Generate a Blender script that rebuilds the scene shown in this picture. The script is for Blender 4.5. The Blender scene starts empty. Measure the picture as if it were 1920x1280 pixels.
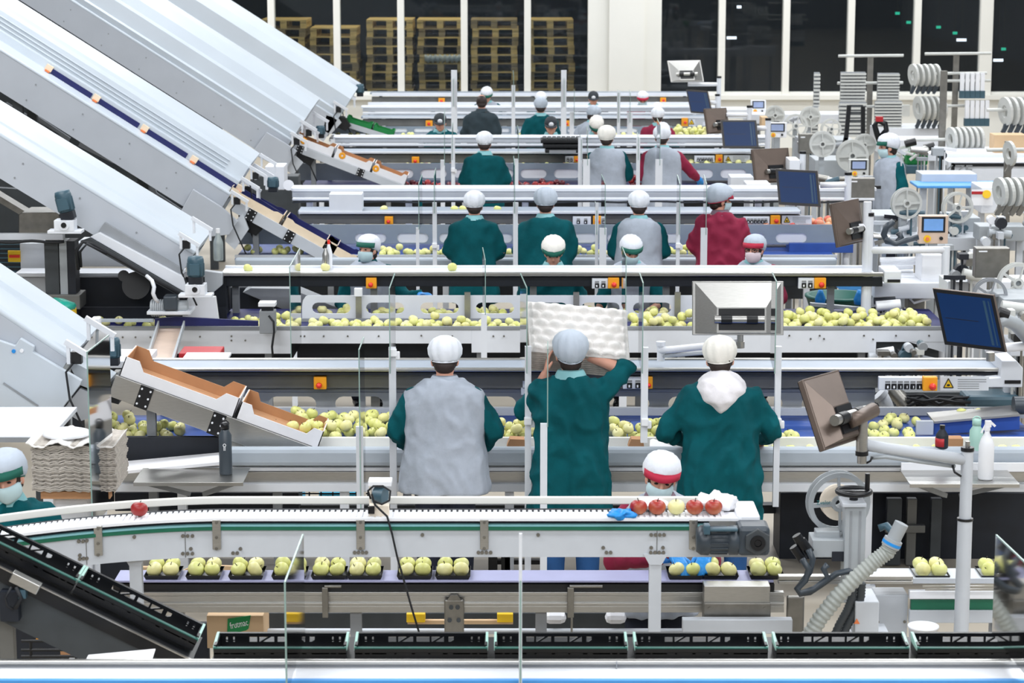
import bpy, bmesh, math, random
from mathutils import Vector, Matrix, noise, Quaternion
PI = math.pi
random.seed(7)
SC = bpy.context.scene
COL = SC.collection
# ---------------------------------------------------------------- camera geometry
F, CAMH = 4400.0, 4.4
TP = 790.0 / F
PITCH = math.atan(TP)
CP, SP = math.cos(PITCH), math.sin(PITCH)

def P(u, v, Y):
    """world point seen at photo pixel (u, v) at distance Y down the hall"""
    d = Vector(((u - 960) / F, CP + SP * (640 - v) / F, -SP + CP * (640 - v) / F))
    t = Y / d.y
    return Vector((0, 0, CAMH)) + d * t

def G(u, v, z):
    d = Vector(((u - 960) / F, CP + SP * (640 - v) / F, -SP + CP * (640 - v) / F))
    t = (z - CAMH) / d.z
    return Vector((0, 0, CAMH)) + d * t

def Z(v, Y): return P(960, v, Y).z
def X(u, v, Y): return P(u, v, Y).x
def S(Y, v=640): return F * (CP + SP * (640 - v) / F) / Y       # pixels per metre

# ---------------------------------------------------------------- materials
def lin(c):
    if isinstance(c, str):
        c = [int(c[i:i + 2], 16) / 255 for i in (0, 2, 4)]
    return [x / 12.92 if x <= .04045 else ((x + .055) / 1.055) ** 2.4 for x in c]

MATS = {}
def mat(name, col, rough=.5, metal=0., var=.06, scale=8., bump=0., bscale=40., trans=0., spec=.5, emit=None, es=0., coat=0., stretch=None, sheen=0.):
    if name in MATS: return MATS[name]
    m = bpy.data.materials.new(name); m.use_nodes = True
    nt = m.node_tree; b = nt.nodes['Principled BSDF']
    c = lin(col)
    b.inputs['Roughness'].default_value = rough
    b.inputs['Metallic'].default_value = metal
    b.inputs['Specular IOR Level'].default_value = spec
    b.inputs['Coat Weight'].default_value = coat
    if sheen: b.inputs['Sheen Weight'].default_value = sheen
    tc = nt.nodes.new('ShaderNodeTexCoord')
    src = tc.outputs['Object']
    if stretch:
        mp = nt.nodes.new('ShaderNodeMapping'); mp.inputs['Scale'].default_value = stretch
        nt.links.new(src, mp.inputs['Vector']); src = mp.outputs['Vector']
    n = nt.nodes.new('ShaderNodeTexNoise'); n.inputs['Scale'].default_value = scale; n.inputs['Detail'].default_value = 4
    nt.links.new(src, n.inputs['Vector'])
    r = nt.nodes.new('ShaderNodeValToRGB')
    lo = [x * (1 - var) for x in c] + [1]; hi = [min(1, x * (1 + var)) for x in c] + [1]
    r.color_ramp.elements[0].color = lo; r.color_ramp.elements[1].color = hi
    r.color_ramp.elements[0].position = .3; r.color_ramp.elements[1].position = .7
    nt.links.new(n.outputs['Fac'], r.inputs['Fac'])
    nt.links.new(r.outputs['Color'], b.inputs['Base Color'])
    if bump:
        n2 = nt.nodes.new('ShaderNodeTexNoise'); n2.inputs['Scale'].default_value = bscale; n2.inputs['Detail'].default_value = 3
        nt.links.new(src, n2.inputs['Vector'])
        bp = nt.nodes.new('ShaderNodeBump'); bp.inputs['Strength'].default_value = bump; bp.inputs['Distance'].default_value = .01
        nt.links.new(n2.outputs['Fac'], bp.inputs['Height']); nt.links.new(bp.outputs['Normal'], b.inputs['Normal'])
    if trans:
        b.inputs['Transmission Weight'].default_value = trans
        b.inputs['IOR'].default_value = 1.3
    if emit is not None:
        b.inputs['Emission Color'].default_value = lin(emit) + [1]
        b.inputs['Emission Strength'].default_value = es
    MATS[name] = m
    return m

def glassy(name, tint, alpha, rough=.05):
    """thin clear sheet: mostly see-through with a surface reflection"""
    m = bpy.data.materials.new(name); m.use_nodes = True
    nt = m.node_tree; nt.nodes.clear()
    o = nt.nodes.new('ShaderNodeOutputMaterial')
    t = nt.nodes.new('ShaderNodeBsdfTransparent'); t.inputs['Color'].default_value = lin(tint) + [1]
    g = nt.nodes.new('ShaderNodeBsdfGlossy'); g.inputs['Roughness'].default_value = rough
    d = nt.nodes.new('ShaderNodeBsdfDiffuse'); d.inputs['Color'].default_value = (.7, .8, .85, 1)
    a = nt.nodes.new('ShaderNodeMixShader'); a.inputs['Fac'].default_value = alpha
    nt.links.new(t.outputs[0], a.inputs[1]); nt.links.new(d.outputs[0], a.inputs[2])
    fr = nt.nodes.new('ShaderNodeFresnel'); fr.inputs['IOR'].default_value = 1.35
    b = nt.nodes.new('ShaderNodeMixShader')
    nt.links.new(fr.outputs[0], b.inputs['Fac'])
    nt.links.new(a.outputs[0], b.inputs[1]); nt.links.new(g.outputs[0], b.inputs[2])
    nt.links.new(b.outputs[0], o.inputs['Surface'])
    MATS[name] = m
    return m

M = dict(
 white=mat('white_paint', 'dfe3ea', .42, var=.02),
 hood=mat('pale_hood_sheet', 'c3ccd5', .38, var=.03, scale=2),
 side=mat('grey_side_sheet', 'b9bfc8', .45, var=.03, scale=3),
 lgrey=mat('light_grey_paint', 'c3c8cf', .45, var=.03),
 mgrey=mat('mid_grey_paint', '8e9297', .5, var=.06),
 pad=mat('grey_pad', 'adb7c2', .5, var=.03),
 steel=mat('brushed_steel', 'b4b3b0', .34, 1., var=.05, scale=20, stretch=(1, 8, 8)),
 dsteel=mat('dark_steel', '8b8984', .4, 1., var=.12, scale=14),
 shelf=mat('shelf_steel', '98a3b1', .45, .1, var=.05, scale=6),
 beam=mat('beam_grey', '6b6b68', .5, .2, var=.1, scale=5),
 dark=mat('dark_navy', '151b26', .6, var=.2),
 dgrey=mat('dark_grey', '3c4145', .55, var=.12),
 black=mat('black_plastic', '0b0d12', .38, var=.2),
 rubber=mat('black_rubber', '14171d', .6, var=.2),
 blue=mat('blue_belt', '2a4f9c', .5, var=.1, scale=6),
 navy=mat('navy_liner', '10185a', .55, var=.15),
 sky=mat('sky_blue_belt', '4f9be0', .5, var=.06),
 glove=mat('blue_glove', '1c8fe0', .45, var=.08, bump=.3, bscale=60),
 teal=mat('teal_motor', '3d5a68', .4, var=.1),
 slate=mat('slate_motor', '39424b', .38, var=.1),
 card=mat('brown_card', 'b98a63', .8, var=.08, scale=5),
 tan=mat('tan_card', 'd3b48f', .8, var=.06, scale=5),
 cream=mat('cream_card', 'f0dcc0', .75, var=.04),
 wcard=mat('white_card', 'eeeef2', .7, var=.02),
 pulp=mat('white_pulp', 'ece9e6', .9, var=.04, scale=14, bump=.35, bscale=70),
 gpulp=mat('grey_pulp', 'b9b2aa', .95, var=.18, scale=30, bump=.5, bscale=90),
 yellow=mat('yellow_paint', 'f2a41c', .45, var=.05),
 ylw=mat('bright_yellow', 'f3c61d', .5, var=.06),
 orange=mat('orange_flap', 'e9814a', .6, var=.1),
 red=mat('red_button', 'e5382a', .35, var=.05),
 crimson=mat('red_crate', 'b01a24', .5, var=.08),
 green=mat('green_belt', '12634a', .45, var=.08),
 gcard=mat('green_card', '12803f', .7, var=.1),
 dgreen=mat('dark_green_bin', '14584e', .5, var=.1),
 aqua=mat('aqua_bag', '1fa08c', .35, var=.12, bump=.4, bscale=20),
 cyan=mat('cyan_crate', '2ab4dc', .5, var=.06),
 coat=mat('green_cloth', '03525a', .9, var=.16, scale=7, bump=.6, bscale=14, spec=.2),
 vest=mat('grey_cloth', 'a9b1be', .9, var=.05, scale=22, bump=.35, bscale=22),
 wine=mat('wine_cloth', '8c1a3e', .85, var=.1, scale=7, bump=.4, bscale=18),
 dcoat=mat('charcoal_cloth', '2b3a42', .85, var=.12, bump=.4, bscale=16),
 collar=mat('pale_teal_collar', '86bcc2', .85, var=.05),
 cap=mat('white_cap', 'e2e6ee', .9, var=.03, bump=.35, bscale=35),
 capw=mat('warm_white_cap', 'ece9e2', .9, var=.03, bump=.35, bscale=35),
 capg=mat('grey_cap', 'b9c3d0', .9, var=.04, bump=.3, bscale=35),
 dcap=mat('charcoal_cap', '30363c', .8, var=.1),
 visg=mat('green_visor', '0e5a4c', .8, var=.08),
 visr=mat('red_visor', 'b3213f', .8, var=.08),
 maskc=mat('pale_mask', 'bcd6dc', .85, var=.03),
 maskp=mat('pink_mask', 'e6d4da', .85, var=.03),
 skin=mat('skin', 'd9a08a', .55, var=.05, scale=12),
 hair=mat('brown_hair', '2a1c18', .6, var=.3, scale=30, stretch=(6, 6, 1)),
 jeans=mat('blue_jeans', '1f4f86', .85, var=.15, bump=.3),
 trouser=mat('navy_trousers', '141a2c', .85, var=.15, bump=.3),
 hood_cloth=mat('white_hood_cloth', 'e9e6ea', .9, var=.04, bump=.5, bscale=22),
 cream_wall=mat('cream_wall', 'ecebe4', .6, var=.02, scale=1),
 floor=mat('pale_floor', 'b3aa9b', .5, var=.08, scale=1.2),
 wood=mat('pallet_wood', 'c7aa6c', .8, var=.3, scale=3, stretch=(1, 5, 8)),
 woodd=mat('weathered_pallet_wood', '8d7a58', .85, var=.3, scale=3, stretch=(1, 5, 8)),
 screen=mat('dark_screen', '0a1c38', .3, var=.25, scale=1.5, emit='0d3a72', es=.55, spec=.25), screenrow=mat('dim_screen_column', '20405c', .4, var=.1, emit='3a5a4a', es=.12),
 lcd=mat('pale_lcd', '8c9ab8', .25, var=.1, emit='8f9ec8', es=.35),
 lcdb=mat('blue_lcd', '6b96cc', .25, var=.1, emit='5f93d4', es=.4),
 bezel=mat('black_bezel', '0e1016', .35, var=.1),
 bronze=mat('bronze_steel', '6a5d55', .42, .45, var=.12, scale=4),
 reel=mat('reel_plastic', 'c9cbc8', .4, var=.06),
 paper=mat('paper_label', 'e8dccb', .8, var=.05),
 hose=mat('grey_ribbed_hose', 'a3a8a4', .4, var=.06),
 mach=mat('machine_grey', 'a6acb1', .45, .1, var=.05),
 wplast=mat('white_plastic', 'eef0f5', .4, var=.02),
 mint=mat('mint_bottle', 'a8cfc4', .35, var=.05),
 bottle=mat('slate_bottle', '3e4750', .35, var=.06),
 clear=mat('clear_plastic', 'c7d3d6', .2, var=.05, trans=.6),
 ink=mat('black_ink', '14161a', .6),
 lgreen=mat('logo_green', '1d8a4b', .7),
 tealink=mat('teal_ink', '1a6f74', .6),
 rope=mat('grey_text', '8a8d90', .7),
 pcol=mat('mauve_collar', '7d6573', .85, var=.06),
 ceil=mat('ceiling_deck', '5a5f66', .8, var=.05, scale=1),
 slotp=mat('slot_plate_grey', '8793a1', .5, var=.04),
 asphalt=mat('dark_storage_wall', '1a2233', .8, var=.3, scale=.6),
)
glassy('acrylic', 'f2f7f6', .05)
glassy('window_glass', 'dfe5ea', .012, .02)
M['acrylic'] = MATS['acrylic']; M['pane'] = MATS['window_glass']
M['acredge'] = mat('acrylic_edge', '8fa9a4', .2, var=.1)

# ---------------------------------------------------------------- apple skins
def apple_mat(name, base, blush, amount, seedv):
    m = bpy.data.materials.new(name); m.use_nodes = True
    nt = m.node_tree; b = nt.nodes['Principled BSDF']
    b.inputs['Roughness'].default_value = .38
    tc = nt.nodes.new('ShaderNodeTexCoord')
    mp = nt.nodes.new('ShaderNodeMapping'); mp.inputs['Location'].default_value = (seedv, seedv * .7, 0); mp.inputs['Scale'].default_value = (9, 9, 6)
    nt.links.new(tc.outputs['Object'], mp.inputs['Vector'])
    n = nt.nodes.new('ShaderNodeTexNoise'); n.inputs['Scale'].default_value = 1.0; n.inputs['Detail'].default_value = 2
    nt.links.new(mp.outputs['Vector'], n.inputs['Vector'])
    r = nt.nodes.new('ShaderNodeValToRGB')
    r.color_ramp.elements[0].position = max(0, .5 - amount); r.color_ramp.elements[0].color = lin(base) + [1]
    r.color_ramp.elements[1].position = min(1, 1.02 - amount); r.color_ramp.elements[1].color = lin(blush) + [1]
    nt.links.new(n.outputs['Fac'], r.inputs['Fac']); nt.links.new(r.outputs['Color'], b.inputs['Base Color'])
    MATS[name] = m; return m
M['apy'] = [apple_mat('golden_apple_skin', 'e6e59c', 'd3d67a', .3, 1), apple_mat('green_apple_skin', 'd2d67a', 'e9e7a6', .3, 4), apple_mat('pale_apple_skin', 'f0edb4', 'e0d88a', .25, 8)]
M['apr'] = [apple_mat('red_apple_skin', '861322', 'b03a30', .2, 2), apple_mat('deep_red_apple_skin', '3c0816', '6a1022', .3, 5)]
M['app'] = [apple_mat('pink_apple_skin', 'ecae80', 'd8504e', .38, 3), apple_mat('peach_apple_skin', 'f0c795', 'df7663', .3, 6)]
M['apb'] = [apple_mat('blush_apple_skin', 'a01e28', 'e6b068', .06, 3.3)]

# ---------------------------------------------------------------- mesh builder
class MB:
    def __init__(s): s.v = []; s.f = []; s.s = []; s.m = []; s.M = None; s.mi = 0
    def add(s, vs, fs, smooth=False):
        o = len(s.v)
        if s.M is not None: vs = [s.M @ Vector(q) for q in vs]
        s.v += [tuple(q) for q in vs]
        for q in fs: s.f.append(tuple(i + o for i in q)); s.s.append(smooth); s.m.append(s.mi)
        return s
    def box(s, x0, x1, y0, y1, z0, z1):
        return s.add([(x0, y0, z0), (x1, y0, z0), (x1, y1, z0), (x0, y1, z0), (x0, y0, z1), (x1, y0, z1), (x1, y1, z1), (x0, y1, z1)],
                     [(0, 3, 2, 1), (4, 5, 6, 7), (0, 1, 5, 4), (1, 2, 6, 5), (2, 3, 7, 6), (3, 0, 4, 7)])
    def cbox(s, c, d):
        return s.box(c[0] - d[0] / 2, c[0] + d[0] / 2, c[1] - d[1] / 2, c[1] + d[1] / 2, c[2] - d[2] / 2, c[2] + d[2] / 2)
    def px(s, u0, v0, u1, v1, Y, dy):
        """box whose front face fills a photo rectangle at distance Y"""
        a = P(u0, (v0 + v1) / 2, Y); b = P(u1, (v0 + v1) / 2, Y)
        return s.box(a.x, b.x, Y, Y + dy, Z(v1, Y), Z(v0, Y))
    def bar(s, p0, p1, w, h):
        """square bar from p0 to p1, w across, h high"""
        p0, p1 = Vector(p0), Vector(p1); d = (p1 - p0).normalized()
        up = Vector((0, 0, 1)) if abs(d.z) < .95 else Vector((0, 1, 0))
        r = d.cross(up).normalized() * w / 2; n = r.cross(d).normalized() * h / 2
        vs = [p0 - r - n, p0 + r - n, p0 + r + n, p0 - r + n, p1 - r - n, p1 + r - n, p1 + r + n, p1 - r + n]
        return s.add(vs, [(0, 1, 2, 3), (7, 6, 5, 4), (0, 4, 5, 1), (1, 5, 6, 2), (2, 6, 7, 3), (3, 7, 4, 0)])
    def cyl(s, p0, p1, r0, r1=None, n=14, cap=True):
        p0, p1 = Vector(p0), Vector(p1); r1 = r0 if r1 is None else r1
        d = (p1 - p0).normalized(); a = d.orthogonal().normalized(); b = d.cross(a)
        vs = []
        for k in range(n):
            t = 2 * PI * k / n; e = a * math.cos(t) + b * math.sin(t)
            vs += [p0 + e * r0, p1 + e * r1]
        s.add(vs, [(2 * k, 2 * ((k + 1) % n), 2 * ((k + 1) % n) + 1, 2 * k + 1) for k in range(n)], True)
        if cap:
            s.add([vs[2 * k] for k in range(n)], [tuple(range(n - 1, -1, -1))]); s.add([vs[2 * k + 1] for k in range(n)], [tuple(range(n))])
        return s
    def tube(s, pts, r, n=8, cap=True):
        pts = [Vector(q) for q in pts]; k = len(pts)
        rs = r if isinstance(r, (list, tuple)) else [r] * k
        t0 = (pts[1] - pts[0]).normalized(); a = t0.orthogonal().normalized()
        vs = []
        for i in range(k):
            t = ((pts[min(i + 1, k - 1)] - pts[max(i - 1, 0)])).normalized()
            a = (a - t * a.dot(t)).normalized(); b = t.cross(a)
            for j in range(n):
                w = 2 * PI * j / n; vs.append(pts[i] + (a * math.cos(w) + b * math.sin(w)) * rs[i])
        fs = [(i * n + j, i * n + (j + 1) % n, (i + 1) * n + (j + 1) % n, (i + 1) * n + j) for i in range(k - 1) for j in range(n)]
        if cap: fs += [tuple(range(n - 1, -1, -1)), tuple(range((k - 1) * n, k * n))]
        return s.add(vs, fs, True)
    def prism(s, poly, c0, c1, ax='y'):
        """polygon [(a, b)] swept along an axis: y -> (x, z), x -> (y, z), z -> (x, y)"""
        n = len(poly)
        g = {'y': lambda a, b, c: (a, c, b), 'x': lambda a, b, c: (c, a, b), 'z': lambda a, b, c: (a, b, c)}[ax]
        vs = [g(a, b, c0) for a, b in poly] + [g(a, b, c1) for a, b in poly]
        return s.add(vs, [tuple(range(n)), tuple(range(2 * n - 1, n - 1, -1))] + [(i, n + i, n + (i + 1) % n, (i + 1) % n) for i in range(n)])
    def ell(s, c, r, nu=14, nv=9, R=None):
        c = Vector(c); r = (r, r, r) if not isinstance(r, (tuple, list)) else r
        vs = [Vector((0, 0, -r[2]))]
        for j in range(1, nv):
            t = -PI / 2 + PI * j / nv
            for k in range(nu):
                w = 2 * PI * k / nu; vs.append(Vector((r[0] * math.cos(t) * math.cos(w), r[1] * math.cos(t) * math.sin(w), r[2] * math.sin(t))))
        vs.append(Vector((0, 0, r[2])))
        if R is not None: vs = [R @ q for q in vs]
        vs = [q + c for q in vs]
        fs = [(0, 1 + (k + 1) % nu, 1 + k) for k in range(nu)]
        for j in range(nv - 2):
            o = 1 + j * nu
            fs += [(o + k, o + (k + 1) % nu, o + nu + (k + 1) % nu, o + nu + k) for k in range(nu)]
        o = 1 + (nv - 2) * nu; t = len(vs) - 1
        fs += [(o + k, o + (k + 1) % nu, t) for k in range(nu)]
        return s.add(vs, fs, True)
    def lathe(s, prof, c, n=20, axis=(0, 0, 1), smooth=True):
        c = Vector(c); d = Vector(axis).normalized()
        q = Vector((0, 0, 1)).rotation_difference(d)
        vs = []
        for r, h in prof:
            for k in range(n):
                w = 2 * PI * k / n; vs.append(c + q @ Vector((r * math.cos(w), r * math.sin(w), h)))
        m = len(prof)
        fs = [(i * n + k, i * n + (k + 1) % n, (i + 1) * n + (k + 1) % n, (i + 1) * n + k) for i in range(m - 1) for k in range(n)]
        if prof[0][0] > 1e-5: fs.append(tuple(range(n - 1, -1, -1)))
        if prof[-1][0] > 1e-5: fs.append(tuple(range((m - 1) * n, m * n)))
        return s.add(vs, fs, smooth)
    def ring(s, c, R0, R1, h, axis=(0, 0, 1), n=28):
        """flat annulus of inner radius R0, outer R1, thickness h, centred"""
        c = Vector(c); q = Vector((0, 0, 1)).rotation_difference(Vector(axis).normalized())
        vs = []
        for r, z in ((R0, -h / 2), (R1, -h / 2), (R1, h / 2), (R0, h / 2)):
            for k in range(n):
                w = 2 * PI * k / n; vs.append(c + q @ Vector((r * math.cos(w), r * math.sin(w), z)))
        return s.add(vs, [(i * n + k, i * n + (k + 1) % n, ((i + 1) % 4) * n + (k + 1) % n, ((i + 1) % 4) * n + k) for i in range(4) for k in range(n)])
    def loft(s, rings, cap=True, smooth=True):
        n = len(rings[0]); vs = [q for r in rings for q in r]
        fs = [(i * n + k, i * n + (k + 1) % n, (i + 1) * n + (k + 1) % n, (i + 1) * n + k) for i in range(len(rings) - 1) for k in range(n)]
        if cap: fs += [tuple(range(n - 1, -1, -1)), tuple(range((len(rings) - 1) * n, len(rings) * n))]
        return s.add(vs, fs, smooth)
    def mesh(s, name, mats, off=(0, 0, 0)):
        me = bpy.data.meshes.new(name)
        me.from_pydata([(a - off[0], b - off[1], c - off[2]) for a, b, c in s.v], [], s.f)
        me.polygons.foreach_set('use_smooth', s.s)
        for m in (mats if isinstance(mats, (list, tuple)) else [mats]): me.materials.append(m)
        if max(s.m, default=0): me.polygons.foreach_set('material_index', s.m)
        me.update(); return me

BASE = {}
def tag(o, label, cat, group=None, kind=None):
    if label: o['label'] = label
    if cat: o['category'] = cat
    if group: o['group'] = group
    if kind: o['kind'] = kind
    return o

def thing(name, label, cat, loc, group=None):
    o = bpy.data.objects.new(name, None); COL.objects.link(o)
    o.empty_display_size = .1
    o.location = loc; BASE[o.name] = Vector(loc)
    return tag(o, label, cat, group)

def part(name, mb, m, parent=None, bevel=0, label=None, loc=None):
    """links a mesh; world-space vertices are stored relative to the thing's base"""
    if isinstance(m, str): m = M[m]
    if parent is not None: base = BASE[parent.name]
    else: base = Vector(loc) if loc is not None else base_of(mb)
    if isinstance(mb, MB): me = mb.mesh(name, m, base)
    else:
        me = mb; me.transform(Matrix.Translation(-base)); me.name = name
        me.materials.clear(); me.materials.append(m)
    o = bpy.data.objects.new(name, me); COL.objects.link(o)
    if parent is not None: o.parent = parent
    else: o.location = base
    BASE[o.name] = base
    if bevel:
        b = o.modifiers.new('bevel', 'BEVEL'); b.width = bevel; b.segments = 2; b.limit_method = 'ANGLE'; b.angle_limit = .7
    if label: o['label'] = label
    return o

def base_of(mb):
    xs = [q[0] for q in mb.v]; ys = [q[1] for q in mb.v]; zs = [q[2] for q in mb.v]
    return Vector(((min(xs) + max(xs)) / 2, (min(ys) + max(ys)) / 2, min(zs)))

def solo(name, mb, m, label, cat, group=None, bevel=0, kind=None):
    return tag(part(name, mb, m, None, bevel), label, cat, group, kind)

def struct(name, mb, m, bevel=0):
    o = part(name, mb, m, None, bevel); o['kind'] = 'structure'; return o

def dup(root, loc, rz=None, label=None, group=None, rot=None, scale=None):
    r = root.copy(); COL.objects.link(r); r.location = loc
    if rz is not None: r.rotation_euler = (0, 0, rz)
    if rot is not None: r.rotation_euler = rot
    if scale: r.scale = scale if isinstance(scale, tuple) else (scale,) * 3
    if label: r['label'] = label
    if group: r['group'] = group
    for ch in list(root.children):
        c = ch.copy(); COL.objects.link(c); c.parent = r
        for g in ch.children:
            d = g.copy(); COL.objects.link(d); d.parent = c
    return r

def text_mb(txt, size, depth=.002):
    cu = bpy.data.curves.new('txt', 'FONT'); cu.body = txt; cu.size = size; cu.extrude = depth / 2
    cu.align_x = 'CENTER'; cu.align_y = 'CENTER'; cu.resolution_u = 2
    o = bpy.data.objects.new('txt', cu); COL.objects.link(o)
    dg = bpy.context.evaluated_depsgraph_get()
    me = bpy.data.meshes.new_from_object(o.evaluated_get(dg))
    mb = MB(); mb.v = [tuple(q.co) for q in me.vertices]; mb.f = [tuple(p.vertices) for p in me.polygons]
    mb.s = [False] * len(mb.f); mb.m = [0] * len(mb.f)
    bpy.data.objects.remove(o); bpy.data.meshes.remove(me)
    return mb

def text_at(mb, txt, size, c, sx=1.0, roll=0.):
    """upright lettering facing the camera side (towards -Y), appended to mb"""
    t = text_mb(txt, size)
    R = Matrix.Rotation(PI / 2, 4, 'X')
    T = Matrix.Translation(c) @ Matrix.Rotation(roll, 4, 'Y') @ R @ Matrix.Diagonal((sx, 1, 1, 1))
    old = mb.M; mb.M = T; mb.add(t.v, t.f); mb.M = old
    return mb

def stadium(x0, x1, z0, z1, n=7):
    r = (z1 - z0) / 2; zc = (z0 + z1) / 2; o = []
    for k in range(n): t = PI / 2 + PI * k / (n - 1); o.append((x0 + r + r * math.cos(t), zc + r * math.sin(t)))
    for k in range(n): t = -PI / 2 + PI * k / (n - 1); o.append((x1 - r + r * math.cos(t), zc + r * math.sin(t)))
    return o

def slotted(mb, x0, x1, z0, z1, s0, s1, slots, y0, y1):
    """plate x0..x1, z0..z1 with rounded slots (x pairs) between heights s0 and s1"""
    mb.box(x0, x1, y0, y1, s1, z1); mb.box(x0, x1, y0, y1, z0, s0)
    r = (s1 - s0) / 2; zc = (s0 + s1) / 2; n = 7
    left = x0
    edges = [(None, None)]
    for i, (a, b) in enumerate(list(slots) + [(x1, None)]):
        poly = []
        # left border of this solid piece: flat for the first, else the right end of the previous slot
        if i == 0: poly += [(x0, s1), (x0, s0)]
        else:
            pb = slots[i - 1][1]
            poly += [(pb - r + r * math.cos(PI / 2 - PI * k / (n - 1)), zc + r * math.sin(PI / 2 - PI * k / (n - 1))) for k in range(n)]
        if b is None: poly += [(x1, s0), (x1, s1)]
        else: poly += [(a + r + r * math.cos(-PI / 2 - PI * k / (n - 1)), zc + r * math.sin(-PI / 2 - PI * k / (n - 1))) for k in range(n)]
        mb.prism(poly, y0, y1)
    return mb
# ================================================================ camera, light
cam = bpy.data.cameras.new('camera'); cam.sensor_width = 36; cam.lens = 36 * F / 1920
cam.clip_end = 300
co = bpy.data.objects.new('camera', cam); COL.objects.link(co)
co.location = (0, 0, CAMH); co.rotation_euler = (PI / 2 - PITCH, 0, 0)
cam.dof.use_dof = True; cam.dof.focus_distance = 15.2; cam.dof.aperture_fstop = 6.3
SC.camera = co
SC.view_settings.view_transform = 'Standard'; SC.view_settings.look = 'None'
SC.view_settings.exposure = -0.45
SC.cycles.use_denoising = True
SC.cycles.max_bounces = 8; SC.cycles.diffuse_bounces = 3; SC.cycles.glossy_bounces = 3
SC.cycles.transparent_max_bounces = 24; SC.cycles.transmission_bounces = 6
SC.cycles.sample_clamp_indirect = 6
w = bpy.data.worlds.new('hall_air'); SC.world = w; w.use_nodes = True
w.node_tree.nodes['Background'].inputs[0].default_value = (.62, .75, 1, 1)
w.node_tree.nodes['Background'].inputs[1].default_value = .1

def area(name, loc, sx, sy, power, col, rot=(0, 0, 0)):
    l = bpy.data.lights.new(name, 'AREA'); l.shape = 'RECTANGLE'; l.size = sx; l.size_y = sy
    l.energy = power; l.color = col
    o = bpy.data.objects.new(name, l); COL.objects.link(o); o.location = loc; o.rotation_euler = rot
    return o
for y in (2, 9, 16, 23, 30, 37, 43):
    for x in (-6, 6):
        area('ceiling_lamp', (x, y, 8.6), 7.0, 1.2, 720, (.96, .98, 1))
area('gallery_lamp', (0, -3, 7.4), 14, 2.0, 1000, (.96, .98, 1), (math.radians(58), 0, 0))  # unseen lamp added above and behind the camera as frontal fill

# ================================================================ the hall
YW = 46.0
mb = MB(); mb.box(-16, 16, -5, YW, -.1, 0); struct('floor', mb, 'floor')
mb = MB(); mb.box(-16, 16, -5, YW + 14, 8.8, 8.95); struct('ceiling', mb, M['ceil'])
mb = MB(); mb.box(-16.2, -16, -5, YW, 0, 8.8); struct('wall_left', mb, M['dgrey'])
mb = MB(); mb.box(16, 16.2, -5, YW, 0, 8.8); struct('wall_right', mb, M['lgrey'])
# window wall: pane openings between cream posts, given by photo columns along the sill
def WX(u): return X(u, 120, YW)
ztopv = -260
zs = Z(177, YW); zt = Z(ztopv, YW)
mb = MB(); mb.box(-16, 16, YW, YW + .25, 0, zs); mb.box(-16, 16, YW, YW + .25, zt, 8.8)
mb.box(-16, WX(398), YW, YW + .25, zs, zt)
a, b = WX(1102), WX(1239)
mb.box(a, b, YW - .1, YW + .25, zs, zt)
c, d = WX(1141), WX(1206)
mb.box(c, d, YW - .22, YW - .1, zs, zt)
mb.box(WX(2080), 16, YW, YW + .25, zs, zt)
struct('wall_back', mb, 'cream_wall' if False else M['cream_wall'])
mb = MB(); mb.box(WX(380), WX(2080), YW - .14, YW, zs - .10, zs - .0); struct('trim_1', mb, M['cream_wall'], .01)
posts = [398, 510, 632.5, 752, 870.5, 989, 1102]
posts2 = [1239, 1352.5, 1473, 1594, 1718, 1847, 1965, 2080]
n = 0
for ps in (posts, posts2):
    for i in range(len(ps) - 1):
        n += 1
        x0, x1 = WX(ps[i]), WX(ps[i + 1])
        wd = lambda u: .13 if abs(u - 1847) > 2 else .24
        mb = MB()
        lo = x0 + (wd(ps[i]) / 2 if i else 0); hi = x1 - (wd(ps[i + 1]) / 2 if i < len(ps) - 2 else 0)
        if i: mb.box(x0 - wd(ps[i]) / 2, lo, YW - .06, YW + .2, zs, zt)
        mb.box(lo, hi, YW - .02, YW + .18, zs, zs + .05); mb.box(lo, hi, YW - .02, YW + .18, zt - .05, zt)
        w_ = part('window_%d' % n, mb, M['cream_wall'], None, .006); w_['kind'] = 'structure'
        g = MB(); g.box(lo, hi, YW + .1, YW + .108, zs + .05, zt - .05)
        part('window_pane', g, M['pane'], w_)
# dark store beyond the glass
mb = MB(); mb.box(-16, 16, YW + .25, YW + 14, -.1, 0); struct('floor_store', mb, M['dgrey'])
mb = MB(); mb.box(-16, 16, YW + 14, YW + 14.2, 0, 8.8); struct('wall_store', mb, M['asphalt'])
mb = MB(); mb.box(-16.2, -16, YW, YW + 14, 0, 8.8); struct('wall_store_left', mb, M['asphalt'])
mb = MB(); mb.box(16, 16.2, YW, YW + 14, 0, 8.8); struct('wall_store_right', mb, M['asphalt'])
area('store_lamp', (X(790, 80, 47), YW + .9, 5.6), 6, .4, 420, (1, .9, .7), (math.radians(20), 0, 0))  # unseen lamp added to brighten the pallet fronts

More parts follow.
